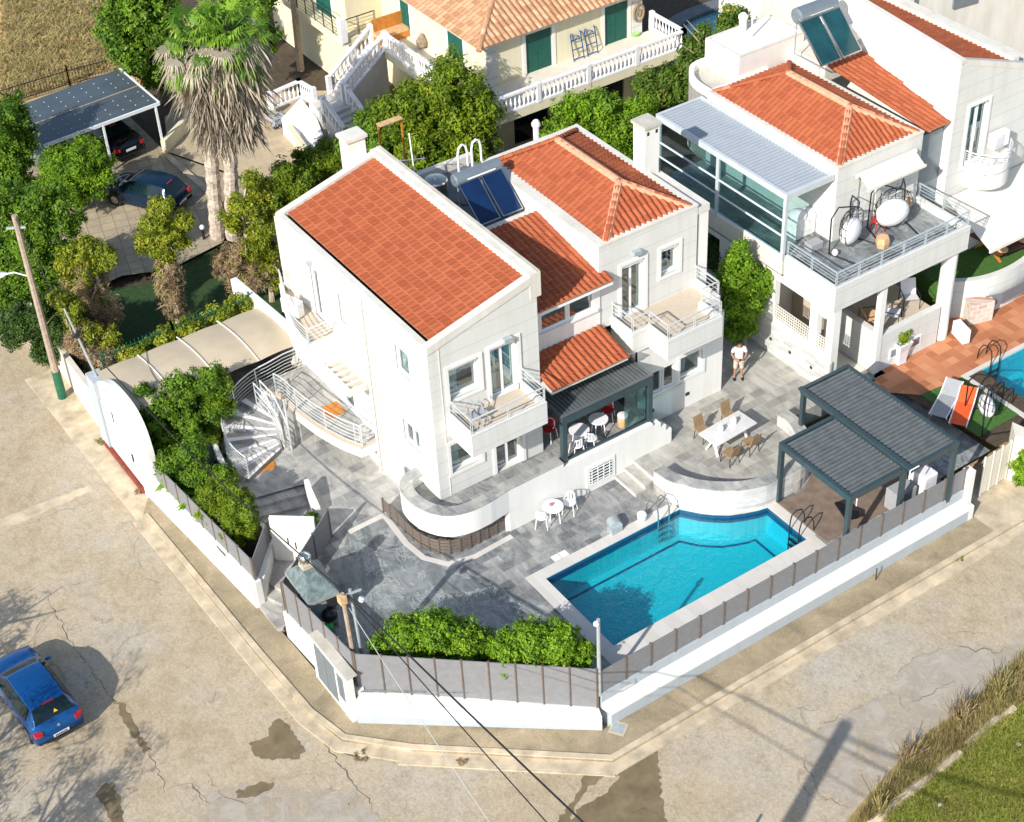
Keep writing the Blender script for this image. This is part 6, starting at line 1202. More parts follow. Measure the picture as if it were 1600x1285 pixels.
# left garden
ptree('broad_tree', 'tall dark green tree behind the palm at the top edge', (250, 160), [(235, 20, 1.6, 1.5), (190, 30, 1.1, 1.2), (215, 80, 1.5, 1.4), (250, 110, 1.2, 1.2), (180, 60, .8, .8), (385, 20, 1.5, 1.4), (400, 70, 1.2, 1.2)], 36000, .24, 'leaf', ((0, 0), (.8, .2)), .2, None, -1, clump=.35)
ptree('broad_tree', 'dark green tree at the left edge above the carport corner', (20, 330), [(10, 190, 1.1, 1.1), (25, 230, 1.0, 1.0), (5, 260, 1.2, 1.1), (35, 200, .6, .7), (20, 290, 1.1, 1.0)], 22000, .2, 'leaf', ((0, 0),), .15, None, -1, clump=.3)
ptree('feathery_shrub', 'bright feathery green shrub in front of the carport', (120, 345), [(120, 255, 1.1, 1.0), (90, 265, .9, .9), (150, 270, .8, .9), (115, 295, 1.1, .9), (150, 245, .6, .7), (80, 300, .8, .7)], 30000, .2, 'leafhedge', ((0, 0), (.3, .3)), .1, None, -1, clump=.28, asp=.28, cat='shrub')
ptree('conifer', 'dense green conifer at the left edge beside the wooden pole', (40, 500), [(20, 330, 1.0, 1.2), (50, 370, 1.1, 1.2), (15, 400, 1.0, 1.1), (60, 420, 1.1, 1.1), (90, 350, .8, .9), (100, 400, .8, .9), (20, 460, 1.0, 1.0), (70, 320, .8, .9)], 38000, .2, 'leaf', ((0, 0), (.6, .4)), .14, None, -1, clump=.3, asp=.4)
ptree('conifer', 'low dark green conifer overhanging the street wall', (85, 570), [(60, 500, .9, .8), (95, 530, .9, .8), (35, 505, .7, .7), (75, 545, .7, .6), (110, 505, .7, .7), (20, 525, .6, .5)], 24000, .17, 'leafdark', ((0, 0),), .12, None, -1, clump=.26, asp=.4)
def lanky(label, base, top, low, n1, n2, r=.7, lean=0):
    b = G(base[0], base[1], -1.0); t = thing('conifer', label, 'tree', b); tp = vp(*top[0][:2], b); o = trunk(t, b, tp, .14, 3, 0, 'barkpale', 1)
    top = [(q[0]+rng.normal()*4, q[1], q[2]*.78) for q in top]+[(q[0]+rng.uniform(-16, 16), q[1]+rng.uniform(-14, 18), q[2]*.45) for q in top]+[(q[0]+rng.uniform(-14, 14), q[1]+rng.uniform(-10, 10), q[2]*.35) for q in low]
    B = [(*vp(q[0], q[1], b), q[2], q[2], q[2]*1.05) for q in top]; leaves('crown', t, B, n1, .18, 'leafyel', clump=.2, asp=.36, ragged=True)
    B = [(*vp(q[0], q[1], b), q[2], q[2], q[2]*1.1) for q in low]; leaves('dry_branches', t, B, n2, .24, 'leafdry', clump=.25, asp=.13, outward=.3, ragged=True)
    for k in range(14):
        f = .15+.75*k/14; p = b+(tp-b)*f; a = rng.uniform(0, 6.28); L = rng.uniform(.5, 1.0)*r*1.3; l = MB(); l.tube([p, p+np.array([math.cos(a)*L*.5, math.sin(a)*L*.5, .1]), p+np.array([math.cos(a)*L, math.sin(a)*L, -.12])], [.035, .022, .008], 5); l.build('limb', 'barkpale', o)
    return t
lanky('lone lanky conifer with bare pale trunk and dry lower branches over the shaded lawn', (280, 515), [(250, 325, .5), (245, 350, .75), (275, 365, .7), (255, 390, .65), (230, 375, .5), (285, 345, .45)], [(265, 420, .5), (265, 455, .55), (270, 480, .5), (258, 440, .4)], 15000, 3500)
lanky('yellowing conifer with brown dry side above the steel pole', (165, 545), [(150, 390, .6), (130, 400, .7), (170, 405, .6), (105, 410, .6), (115, 440, .5), (140, 425, .6)], [(130, 440, .9), (155, 470, .8), (140, 500, .8), (170, 500, .5), (150, 525, .6)], 15000, 9000)
lanky('brown and yellow conifer over the corner of the parking awning', (150, 590), [(90, 470, .5), (110, 480, .5), (140, 520, .6), (165, 530, .5), (120, 515, .5)], [(130, 530, .7), (160, 550, .7), (150, 570, .6), (175, 565, .4)], 9000, 7000)
lanky('ragged conifer with grey bare branches beside the villa rear corner', (385, 480), [(385, 285, .5), (375, 320, .6), (400, 330, .6), (365, 350, .5), (410, 370, .6), (390, 390, .6)], [(365, 400, .7), (375, 440, .6), (350, 420, .5), (400, 430, .5)], 14000, 5500)
lanky('green conifer with reddish trunk against the villa rear wall', (425, 470), [(425, 350, .6), (430, 390, .6), (420, 420, .6), (410, 300, .5), (430, 440, .5)], [(420, 420, .4)], 12000, 1500)
for i, (px, w, lb) in enumerate([((205, 585), .35, 'small green shrub at the left end of the green iron fence'), ((250, 560), .4, 'low green shrub at the base of the lanky conifer'), ((285, 545), .45, 'yellow-green shrub beside the trunk of the lanky conifer'), ((340, 520), .4, 'low yellowish shrub near the right end of the green iron fence'), ((380, 505), .4, 'ragged low shrub under the bare-branched conifer')]):
    ptree('low_shrub', lb, (px[0], px[1]+18), [(px[0], px[1]-25, w, w), (px[0]+14, px[1]-30, w*.8, w*.8), (px[0]-12, px[1]-22, w*.8, w*.7)], 4500, .14, 'leafyel', ((0, 0),), .04, None, .6, clump=.2, cat='shrub')
# palms
def palm(label, base, topxy, crown=True):
    b = G(base[0], base[1], -.85); t = thing('fan_palm', label, 'palm', b); tp = vp(topxy[0], topxy[1], b); n = 26; P = [b+(tp-b)*i/n for i in range(n+1)]
    o = MB(); o.tube(P, [.31-.05*i/n+.05*(i % 2) for i in range(n+1)], 10)
    for i in range(n*9): f = rng.uniform(0, .98); a = rng.uniform(0, 6.28); c = b+(tp-b)*f; d = np.array([math.cos(a), math.sin(a), 0]); s = np.array([-math.sin(a), math.cos(a), 0]); o.add([c+d*.22-s*.07, c+d*.22+s*.07, c+d*.40+np.array([0, 0, .14])], [(0, 1, 2)])
    o.build('trunk', plain('palm_trunk', (.48, .40, .32), .9, .45, 7), t); H = tp[2]-b[2]
    o = MB()
    for k in range(3000):
        f = rng.uniform(-.0, 1)**.8; a = rng.uniform(0, 6.28); z = tp[2]-3.6+f*4.3; rr = .28+1.0*f*rng.uniform(.25, 1.2); L = rng.uniform(.5, 1.6)
        c = np.array([tp[0]+rr*math.cos(a), tp[1]+rr*math.sin(a), z]); dn = np.array([math.cos(a)*.25+rng.normal()*.28, math.sin(a)*.25+rng.normal()*.28, -1])*L; s = np.array([-math.sin(a), math.cos(a), 0])*rng.uniform(.012, .045); o.add([c-s, c+s, c+s*.8+dn*.6+np.array([math.cos(a), math.sin(a), 0])*.08, c+dn, c-s*.8+dn*.6], [(0, 1, 2, 3, 4)])
    o.build('dead_leaf_skirt', 'palmdry', t, rnd=True)
    for (nf, mat, zz, e0, e1, nm) in ((26, 'palmdry', .6, -.7, .1, 'dry_fronds'), (62, 'palmgreen', .6, -1.05, 1.2, 'green_fronds')):
        o = MB()
        for k in range(nf):
            a = k*2.399; el = rng.uniform(e0, e1); Lp = rng.uniform(.7, 1.4); c0 = np.array([tp[0], tp[1], tp[2]+zz]); d = np.array([math.cos(a)*math.cos(el), math.sin(a)*math.cos(el), math.sin(el)]); c1 = c0+d*Lp; o.tube([c0, c1], .02, 4)
            s = np.array([-math.sin(a), math.cos(a), 0]); rn = rng.uniform(0, 1)
            for j in range(17):
                th = (j-8)/8*1.35; e = d*math.cos(th)+s*math.sin(th); L = rng.uniform(.8, 1.15)*(1-.2*abs(th)); w = np.cross(e, np.cross(d, s)); w = w/np.linalg.norm(w)*.035; m_ = c1+e*L*.6+np.array([0, 0, -.05]); tip = c1+e*L*.95+np.array([0, 0, -.3-.2*rng.uniform(0, 1)]); o.add([c1, m_-w, tip, m_+w], [(0, 1, 2, 3)], rn)
        o.build(nm, mat, t, rnd=True)
    return t
palm('tall fan palm with thick grey skirt of dead leaves, left trunk of the pair', (340, 372), (318, 88)); palm('tall fan palm with green crown, right trunk of the pair over the paved yard', (364, 372), (354, 80))
for (px, lb) in (((470, 110), 'slim bare-trunked palm at the top left of the white staircase'),): b = G(*px, -1); t = thing('slim_palm', lb, 'palm', b); o = MB(); tp = vp(452, -60, b); o.tube([b, tp], [.2, .15], 8); o.build('trunk', 'barkpale', t)
# grass verge bottom right
def blades(name, label, poly, n, h, mat, z=ZR, w=.018, lean=.35, **k):
    P = [G(q[0], q[1], z)[:2] for q in poly]; xs = [p[0] for p in P]; ys = [p[1] for p in P]; pts = []
    while len(pts) < n:
        c = (rng.uniform(min(xs), max(xs)), rng.uniform(min(ys), max(ys)))
        if inside(c, P): pts.append(c)
    c = np.array(pts); a = rng.uniform(0, 6.28, n); hh = h*rng.uniform(.4, 1.3, n); s = np.stack([np.cos(a), np.sin(a)], 1)*w; l = rng.normal(size=(n, 2))*lean*hh[:, None]
    v = np.zeros((n, 3, 3)); v[:, 0, :2] = c-s; v[:, 1, :2] = c+s; v[:, 2, :2] = c+l; v[:, :2, 2] = z; v[:, 2, 2] = z+hh; v = v.reshape(-1, 3)
    me = bpy.data.meshes.new(name); me.from_pydata(v.tolist(), [], np.arange(3*n).reshape(-1, 3).tolist()); at = me.attributes.new('rnd', 'FLOAT', 'FACE')
    cl = np.sin(c[:, 0]*1.7)*np.cos(c[:, 1]*2.1)*.25; at.data.foreach_set('value', np.clip(rng.uniform(0, .75, n)+cl+.1, 0, 1).astype(np.float32)); me.materials.append(M[mat] if isinstance(mat, str) else mat); o = bpy.data.objects.new(name, me); COL.objects.link(o); tag(o, label, k.get('cat', 'grass'), kind='stuff'); return o
vg = [(1310, 1300), (1340, 1262), (1400, 1195), (1440, 1150), (1500, 1110), (1560, 1060), (1620, 1010), (1640, 1300)]
b = MB(); b.poly([tuple(G(*q, ZR)[:2]) for q in vg], ZR+.012); st(b, 'verge_earth', plain('verge_soil', (.30, .22, .08), .95, .4, 2.5))
blades('dry_grass', 'dry straw-coloured grass at the road edge', [(1330, 1290), (1400, 1210), (1450, 1155), (1500, 1115), (1600, 1020), (1600, 1095), (1480, 1200), (1380, 1285)], 7000, .33, 'drygrass', w=.012)
blades('dry_grass', 'matted dry and green grass in the bottom right corner', [(1380, 1290), (1480, 1200), (1600, 1100), (1640, 1300)], 20000, .2, 'grass', w=.022, lean=1.0)
blades('green_grass', 'bright green grass patch beside the concrete edging', [(1490, 1215), (1560, 1150), (1620, 1120), (1640, 1200), (1560, 1240)], 5000, .15, 'leafyel', w=.025, lean=.7)
for i, (px, lb) in enumerate([((1560, 1085), 'taller dry weed tuft near the right edge of the verge'), ((1420, 1185), 'grey-stemmed weed tuft in the middle of the verge'), ((1375, 1265), 'dry weed tuft at the lower end of the verge'), ((1500, 1120), 'purple-tinged thistle clump on the verge')]):
    b = G(*px, ZR); o = MB()
    for k in range(160): a = rng.uniform(0, 6.28); r0 = rng.uniform(0, .45); h = rng.uniform(.25, .7); s = np.array([math.cos(a+1.5), math.sin(a+1.5), 0])*.01; p0 = b+np.array([math.cos(a)*r0, math.sin(a)*r0, 0]); p1 = p0+np.array([rng.normal()*.2, rng.normal()*.2, h]); o.add([p0-s, p0+s, p1+s, p1-s], [(0, 1, 2, 3)])
    o.build('weed_tuft', 'leafdry' if i % 2 else 'drygrass', None, rnd=True, label=lb, cat='weed')
o = MB(); p0 = G(1355, 1290, ZR); p1 = G(1500, 1180, ZR); p2 = G(1595, 1110, ZR); o.tube([p0+(p1-p0)*k/9+np.array([rng.normal()*.05, rng.normal()*.05, .03+rng.normal()*.02]) for k in range(10)], [.13+.03*(k % 3) for k in range(10)], 7); o.build('concrete_edge', 'kerb', None, label='pale concrete edging half buried in the verge, lower piece', cat='kerb')
o = MB(); o.tube([p1+(p2-p1)*(.1+k/10)+np.array([.1+rng.normal()*.05, .2+rng.normal()*.05, .03+rng.normal()*.02]) for k in range(9)], [.11+.03*(k % 3) for k in range(9)], 7); o.build('concrete_edge', 'kerb', None, label='pale concrete edging half buried in the verge, upper piece', cat='kerb')
M['litter'] = plain('white_litter', (.75, .75, .75), .7, .05)
for px, lb in (((1468, 1262), 'white scrap of litter on the matted grass'), ((1590, 1168), 'white scrap of litter near the right edge of the verge')): p = G(*px, ZR); o = MB(); o.hexa([(p[0]-.08, p[1]-.04), (p[0]+.09, p[1]-.05), (p[0]+.07, p[1]+.05), (p[0]-.05, p[1]+.06)], ZR+.1, ZR+.13); o.build('litter', 'litter', None, label=lb, cat='litter')
blades('dry_grass', 'thin dry grass in the straw field', [(0, 0), (200, 0), (190, 100), (0, 170)], 9000, .25, 'drygrass', z=-1.0, w=.04, lean=1.2)
# trees that stand outside the frame and throw their shadow into the street
for i, (sx, sy, h, lb) in enumerate([((40, 1120), 0, 6.5, 'feathery pine outside the left edge shading the blue car side'), ((120, 1240), 0, 6.0, 'feathery pine outside the lower left corner'), ((20, 960), 0, 5.5, 'round-topped pine outside the left edge')]):
    tip = G(sx[0], sx[1], ZR); L = (h*.75)/math.tan(math.radians(SUN_EL)); b = tip-np.array([math.cos(math.radians(SUN_AZ)), math.sin(math.radians(SUN_AZ)), 0])*L
    t = thing('street_pine', lb, 'tree', (b[0], b[1], ZR)); trunk(t, (b[0], b[1], ZR), (b[0], b[1], ZR+h*.8), .15, 2, 6, 'bark', 1.5)
    leaves('crown', t, [(b[0]+rng.uniform(-1.2, 1.2), b[1]+rng.uniform(-1.2, 1.2), ZR+h*rng.uniform(.5, .95), .9, .9, .6) for _ in range(8)], 1500, .5, 'leaf', clump=.5, asp=.09)
# ================================================================== CARS
def lerp_st(st_, n):
    st_ = np.array(st_, float); y = st_[:, 0]; yy = []
    for i in range(len(y)-1): yy += list(np.linspace(y[i], y[i+1], max(2, int((y[i+1]-y[i])/n)+1))[:-1])
    yy.append(y[-1]); return np.array([[np.interp(v, y, st_[:, k]) for k in range(st_.shape[1])] for v in yy])
HATCH = [  # y, z0, wl, zm, wm, zb, wb, zt, wt
 (0, .42, .66, .52, .72, .60, .72, .64, .60), (.06, .30, .76, .50, .81, .70, .80, .76, .70), (.16, .22, .80, .50, .845, .86, .81, .95, .70), (.24, .2, .81, .5, .86, .95, .82, 1.06, .66), (.46, .2, .82, .5, .865, .96, .83, 1.34, .58),
 (.58, .2, .82, .5, .87, .96, .84, 1.42, .56), (1.2, .2, .82, .5, .87, .95, .85, 1.46, .58), (2.0, .2, .82, .5, .87, .94, .85, 1.44, .57), (2.45, .2, .82, .5, .87, .93, .84, 1.36, .56), (3.0, .2, .82, .5, .87, .91, .82, 1.02, .66), (3.12, .2, .82, .5, .865, .88, .80, .95, .68),
 (3.6, .2, .81, .5, .85, .82, .78, .88, .62), (3.95, .22, .77, .48, .80, .72, .74, .77, .56), (4.1, .3, .68, .46, .72, .60, .66, .64, .5), (4.15, .4, .6, .46, .64, .52, .6, .54, .45)]
SEDAN = [(0, .42, .66, .54, .72, .66, .72, .70, .60), (.07, .3, .76, .5, .82, .82, .80, .90, .68), (.2, .2, .8, .5, .86, .93, .80, 1.0, .66), (.75, .2, .82, .5, .88, .97, .82, 1.03, .64), (.95, .2, .82, .5, .88, .98, .83, 1.08, .64), (1.45, .2, .82, .5, .88, .97, .84, 1.38, .56),
 (2.0, .2, .82, .5, .88, .96, .85, 1.44, .57), (2.6, .2, .82, .5, .88, .95, .85, 1.40, .56), (3.3, .2, .82, .5, .88, .92, .83, 1.02, .66), (3.45, .2, .82, .5, .88, .90, .81, .96, .68), (4.0, .2, .82, .5, .86, .84, .79, .90, .62), (4.4, .24, .76, .48, .8, .72, .74, .76, .54), (4.55, .36, .62, .46, .66, .56, .62, .58, .45)]
def car(name, label, secs, loc, rz, paint, rear0, rear1, win0, win1, shield0, shield1, axles, plate=True, group=None, sticker=False):
    t = thing(name, label, 'car', loc, rz, group); A = lerp_st(secs, .12); vs = []; fs = []
    def ring(r): 
        y, z0, wl, zm, wm, zb, wb, zt, wt = r; h = [(wl, z0), (wm, (z0+zm)/2), (wm*1.01, zm), (wb*1.01+.005, (zm+zb)/2), (wb, zb), (wb*.6+wt*.4, zb*.6+zt*.4), (wb*.2+wt*.8, zb*.2+zt*.8), (wt, zt), (wt*.7, zt+.02), (wt*.35, zt+.032)]
        return [(-a, y, z) for a, z in h]+[(0, y, zt+.036)]+[(a, y, z) for a, z in h[::-1]]
    R = [ring(r) for r in A]; k = len(R[0])
    for r in R: vs += r
    for i in range(len(R)-1):
        for j in range(k-1): fs.append((i*k+j, i*k+j+1, (i+1)*k+j+1, (i+1)*k+j))
    fs.append(tuple(range(k))[::-1]); fs.append(tuple((len(R)-1)*k+j for j in range(k)))
    m = MB(); m.add(vs, [f[::-1] for f in fs]); body = m.build('body', paint, t, smooth=True, local=True)
    def S_(y): return [np.interp(y, A[:, 0], A[:, q]) for q in range(9)]
    def surf(y, f, s, off=.012):  # point on the side glass at fraction f
        r = S_(y); return (s*(r[6]*(1-f)+r[8]*f+off), y, r[5]*(1-f)+r[7]*f+off*.4)
    for s in (-1, 1):
        ys = np.linspace(win0, win1, 13); cuts = [0, 6, 12] ; 
        for a, b in ((0, 6), (6, 12)):
            m = MB(); gap = .03
            for i in range(a, b):
                ya, yb = ys[i]+(gap if i == a else 0), ys[i+1]-(gap if i == b-1 else 0)
                def top(y): return .92 if .1 < (y-win0)/(win1-win0) < .9 else .92-.5*abs((y-win0)/(win1-win0)-.5)**1*0.9
                def tp(y):
                    r = S_(y); full = 1.43-.93; return max(.16, min(.9, (r[7]-r[5]-.05)/max(.1, r[7]-r[5])))
                m.add([surf(ya, .1, s), surf(yb, .1, s), surf(yb, tp(yb), s), surf(ya, tp(ya), s)], [(0, 1, 2, 3)])
            m.build('side_window', 'carglass', t, local=True)
    def topstrip(name, y0, y1, wf, n=6, inset=.07, mat='carglass', off=.012):
        m = MB(); vs = []; 
        for i in range(n+1):
            y = y0+(y1-y0)*i/n; r = S_(y); w = r[8]-inset
            for q in range(7): f = -1+2*q/6; vs.append((w*f, y, r[7]+.036*(1-abs(f)**1.6)+off))
        for i in range(n):
            for q in range(6): m_ = i*7+q; fs_ = (m_, m_+1, m_+8, m_+7); m.f.append(fs_); m.r.append(.5)
        m.v = vs; m.n = len(vs); return m.build(name, mat, t, local=True, smooth=True)
    topstrip('rear_window', rear0-.05, rear1, 1, inset=.0); topstrip('windscreen', shield0, shield1, 1, inset=.05)
    for s in (-1, 1):
        m = MB(); yy = .075; m.hexa([(s*.80, .03), (s*.56, -.005), (s*.56, .10), (s*.84, .16)], .66, .86); m.build('tail_light', 'red', t, local=True, bevel=.02)
        m = MB(); L_ = secs[-1][0]; m.hexa([(s*.72, L_-.10), (s*.48, L_-.02), (s*.48, L_-.2), (s*.76, L_-.26)], .50, .64); m.build('headlight', 'metal', t, local=True, bevel=.01)
        m = MB(); ym = win1-.12; m.ball((s*.95, ym, .98), .10, 8, .7, 1.1, .7); m.build('wing_mirror', paint, t, local=True, smooth=True)
        for ax in axles:
            m = MB(); m.cyl((s*.66, ax, .31), (s*.875, ax, .31), .31, 24); w = m.build('wheel', 'rubber', t, local=True, smooth=True); m = MB(); m.cyl((s*.875, ax, .31), (s*.885, ax, .31), .2, 16); m.build('rim', 'metal', w, local=True)
            m = MB(); m.cyl((s*.80, ax, .33), (s*.872, ax, .33), .36, 24); m.build('wheel_arch', 'rubber', t, local=True)
    m = MB(); m.box(-.27, -.035, .44, .27, -.02, .55) if not plate == 'low' else m.box(-.27, -.03, .6, .27, -.015, .72); pl = m.build('number_plate', 'whitep', t, local=True)
    m = MB(); [m.box(-.21+.06*k_, -.042, .465, -.21+.06*k_+.035, -.036, .525) for k_ in range(7)]; m.build('plate_characters', 'black', pl, local=True) if plate != 'low' else None
    m = MB(); m.hexa([(-.75, -.02), (.75, -.02), (.80, .08), (-.80, .08)], .36, .42); m.build('rear_bumper_strip', 'rubber', t, local=True)
    m = MB(); r = S_(.50); m.box(-.2, rear1-.02, np.interp(rear1, A[:, 0], A[:, 7])+.03, .2, rear1+.03, np.interp(rear1, A[:, 0], A[:, 7])+.055); m.build('brake_light', 'red', t, local=True)
    if sticker:
        m = MB(); y0, y1 = .27, .345; zf = lambda y: np.interp(y, A[:, 0], A[:, 7])+.055; m.add([(.02, y0, zf(y0)), (.17, y0, zf(y0)), (.095, y1, zf(y1))], [(0, 1, 2)]); m.build('warning_sticker', plain('yellow_sticker', (.8, .55, .02), .5, .03), t, local=True)
        m = MB(); m.cyl((0, .055, .80), (0, .03, .81), .05, 14); m.build('badge', 'metal', t, local=True)
        m = MB(); m.beam((-.2, .14, .95), (.25, .2, 1.02), .02, .02); m.build('wiper', 'rubber', t, local=True)
    return t
car('parked_car', 'blue hatchback with a yellow triangle sticker on its rear window, parked on the street', HATCH, (6.12, 37.95, ZR), math.radians(3.5), 'bluepaint', .255, .54, .62, 2.85, 2.5, 2.98, (.74, 3.28), sticker=True)
h2 = math.atan2(-(63.9-61.8), -(22.4-18.7)); c2 = np.array([23.0, 63.6])
car('parked_car', 'dark navy car half hidden by the lanky conifer in the paved driveway', HATCH, (22.9, 64.15, -.8), math.atan2(-1, 0)+math.atan2(-2.1, -3.8)*0+math.radians(-60)+math.pi, 'darkblue', .255, .54, .62, 2.85, 2.5, 2.98, (.74, 3.28))
car('parked_car', 'black car with red tail lights under the right side of the carport', SEDAN, (22.9, 69.9, -.8), math.radians(8), 'blackpaint', .97, 1.42, 1.1, 3.1, 2.7, 3.28, (.9, 3.6), plate='low')
car('parked_car', 'second car with pale tail, almost hidden under the left side of the carport', SEDAN, (19.9, 69.9, -.8), math.radians(8), 'tank', .97, 1.42, 1.1, 3.1, 2.7, 3.28, (.9, 3.6), plate='low')
# ================================================================== FURNITURE
dt = thing('dining_table', 'long white marble dining table on the stone terrace, set with two lanterns', 'table', (30.95, 34.85, T0))
tc = [G(*q, 1.2)[:2] for q in [(1087, 675), (1124, 700), (1187, 663), (1150, 641)]]; ctr_ = sum(tc)/4; dx_ = (tc[2]-tc[1]); ang = math.atan2(dx_[1], dx_[0]); ca, sa = math.cos(ang), math.sin(ang)
def rot(u, v, c=ctr_, a=ang): return (c[0]+u*math.cos(a)-v*math.sin(a), c[1]+u*math.sin(a)+v*math.cos(a))
TL, TW = np.linalg.norm(tc[2]-tc[1])/2, .48
o = MB(); o.hexa([rot(-TL, -TW), rot(TL, -TW), rot(TL, TW), rot(-TL, TW)], 1.17, 1.21); o.build('tabletop', tiles('white_marble_top', [(.72, .71, .69), (.78, .77, .76)], 6, 6, 0, (.7, .7, .7), .001, .25, .3), dt)
for u in (-TL+.25, TL-.25):
    for v in (-.3, .3): o = MB(); o.beam((*rot(u, v), T0), (*rot(u*.9, -v*.2), 1.17), .07, .07); o.build('leg', 'whitep', dt)
o = MB(); o.beam((*rot(-TL+.3, 0), .75), (*rot(TL-.3, 0), .75), .05, .05); o.build('stretcher', 'whitep', dt)
for k, u in enumerate((-.35, .3)):
    p = rot(u, .02); t = thing('lantern', 'white lantern on the marble dining table, %s of the two' % ('nearer the pool side' if k == 0 else 'farther one'), 'lantern', (*p, 1.21), ang); o = MB(); o.box(-.08, -.08, 0, .08, .08, .26); o.build('body', 'whitep', t, local=True, bevel=.01); o = MB(); o.tube([(-.06, 0, .26), (0, 0, .38), (.06, 0, .26)], .01, 5); o.build('handle', 'whitep', t, local=True)
def rchair(mat='rattan', legm='blackm'):
    t = thing('dining_chair', 'x', 'chair', (0, 0, 0)); o = MB(); o.box(-.24, -.24, .42, .24, .24, .46); o.build('seat', mat, t, local=True, bevel=.015)
    o = MB(); o.add([(-.23, .22, .46), (.23, .22, .46), (.22, .33, .92), (-.22, .33, .92), (-.23, .25, .46), (.23, .25, .46), (.22, .36, .92), (-.22, .36, .92)], [(3, 2, 1, 0), (4, 5, 6, 7), (0, 1, 5, 4), (1, 2, 6, 5), (2, 3, 7, 6), (3, 0, 4, 7)]); o.build('backrest', mat, t, local=True)
    for x, y in ((-.21, -.21), (.21, -.21), (-.21, .22), (.21, .22)): o = MB(); o.beam((x, y, .43), (x*1.12, y*1.12, 0), .03, .03); o.build('leg', legm, t, local=True)
    return t
c0 = rchair()
cl = [((1105, 705), 0, 'brown rattan chair at the left corner of the marble table, nearest the camera'), ((1150, 702), 0, 'brown rattan chair on the near long side of the marble table, right one'), ((1112, 665), 1, 'brown rattan chair on the far side of the marble table, left one'), ((1180, 655), 1, 'brown rattan chair on the far side of the marble table, right one')]
pl_ = [(-.62, -.78, math.pi), (.35, -.80, math.pi), (-.45, .78, 0), (.85, .72, 0)]
for i, ((u, v, r), (_, _, lb)) in enumerate(zip(pl_, cl)):
    c = c0 if i == 0 else copy_tree(c0); p = rot(u, v); c.location = (*p, T0); c.rotation_euler.z = ang+r; c['label'] = lb; c['group'] = 'rattan chairs round the marble table'
def wchair(mat='whitep', red=False, base=None):
    t = thing('bistro_chair', 'x', 'chair', (0, 0, 0)); o = MB(); o.lathe(0, 0, [(.02, .44), (.22, .44), (.23, .46), (.2, .475), (.02, .47)], 16); o.build('seat', mat, t, local=True, smooth=True)
    o = MB(); o.tube([(.2*math.cos(a), .2*math.sin(a), .47+(.32 if 0.6 < a < 2.5 else .12)) for a in np.linspace(-.2, math.pi+.2, 11)], .022, 6); o.build('back_hoop', 'whitep', t, local=True, smooth=True)
    o = MB()
    if red: o.add([(-.19, .14, .5), (.19, .14, .5), (.17, .24, .82), (-.17, .24, .82)], [(0, 1, 2, 3)])
    else: [o.beam((x, .2-abs(x)*.2, .46), (x, .22-abs(x)*.2, .78), .03, .02) for x in (-.1, 0, .1)]
    o.build('backrest', mat, t, local=True)
    for x, y in ((-.17, -.17), (.17, -.17), (-.17, .17), (.17, .17)): o = MB(); o.tube([(x, y, .45), (x*1.3, y*1.3, 0)], .018, 6); o.build('leg', 'whitep', t, local=True)
    return t
def rtable(name, label, x, y, z, r=.36, h=.73, mat='whitep'):
    t = thing(name, label, 'table', (x, y, z)); o = MB(); o.lathe(x, y, [(r-.02, z+h-.03), (r, z+h-.015), (r-.01, z+h)], 24); o.build('tabletop', mat, t, smooth=True)
    for a in (.5, 2.07, 3.64, 5.2): o = MB(); o.tube([(x+.2*math.cos(a), y+.2*math.sin(a), z+h-.03), (x+.28*math.cos(a), y+.28*math.sin(a), z)], .022, 6); o.build('leg', mat, t, smooth=True)
    return t
p = G(864, 791, .73); rtable('bistro_table', 'round white bistro table by the white wall near the pool', p[0], p[1], 0, .38)
o = MB(); o.ball((p[0]-.05, p[1]+.05, .80), .07, 8); o.build('table_flower', plain('pink_flower', (.55, .12, .2), .7, .2), None, smooth=True, label='pink flower posy on the white bistro table', cat='flowers')
wc = wchair(); q = G(847, 812, .3); wc.location = (q[0], q[1], 0); wc.rotation_euler.z = 2.4; wc['label'] = 'white bistro chair in front of the round table by the pool'; wc['group'] = 'white chairs at the poolside bistro table'
w2 = copy_tree(wc); q = G(890, 785, .45); w2.location = (q[0], q[1], 0); w2.rotation_euler.z = -.9; w2['label'] = 'white bistro chair behind the round table, against the white wall'
# pavilion furniture
pts_ = [((905, 672), .38, 'round white cafe table in the pavilion, nearest the left post'), ((935, 655), .36, 'round blue-shaded cafe table farther inside the pavilion')]
for (q, r, lb) in pts_: p = G(*q, 2.2); rtable('cafe_table', lb, p[0], max(p[1], 36.95), 1.5, r, .72)
for i, (q, rz, red, lb) in enumerate([((905, 700), 3.0, 0, 'white cafe chair in the pavilion closest to the glass front'), ((925, 688), 2.2, 0, 'white cafe chair between the two pavilion tables'), ((950, 642), -.8, 1, 'red-backed cafe chair at the far pavilion table'), ((858, 672), -1.2, 1, 'red-backed cafe chair behind the left pavilion post')]):
    p = G(*q, 1.9); c = wchair('red' if red else 'whitep', red); c.location = (p[0], max(p[1], 36.85), 1.5); c.rotation_euler.z = rz; c['label'] = lb; c['group'] = 'cafe chairs in the glass pavilion'
p = G(973, 665, 1.5); o = MB(); o.lathe(p[0], p[1], [(.17, 1.5), (.19, 1.55), (.2, 1.85), (.19, 1.95)], 18); t = o.build('drum_stool', 'palewood', None, smooth=True, label='pale wicker drum stool with white lid on the pavilion floor', cat='stool'); o = MB(); o.lathe(p[0], p[1], [(.2, 1.951), (.2, 1.99), (.17, 2.0)], 18); o.build('lid', 'whitep', t, smooth=True)
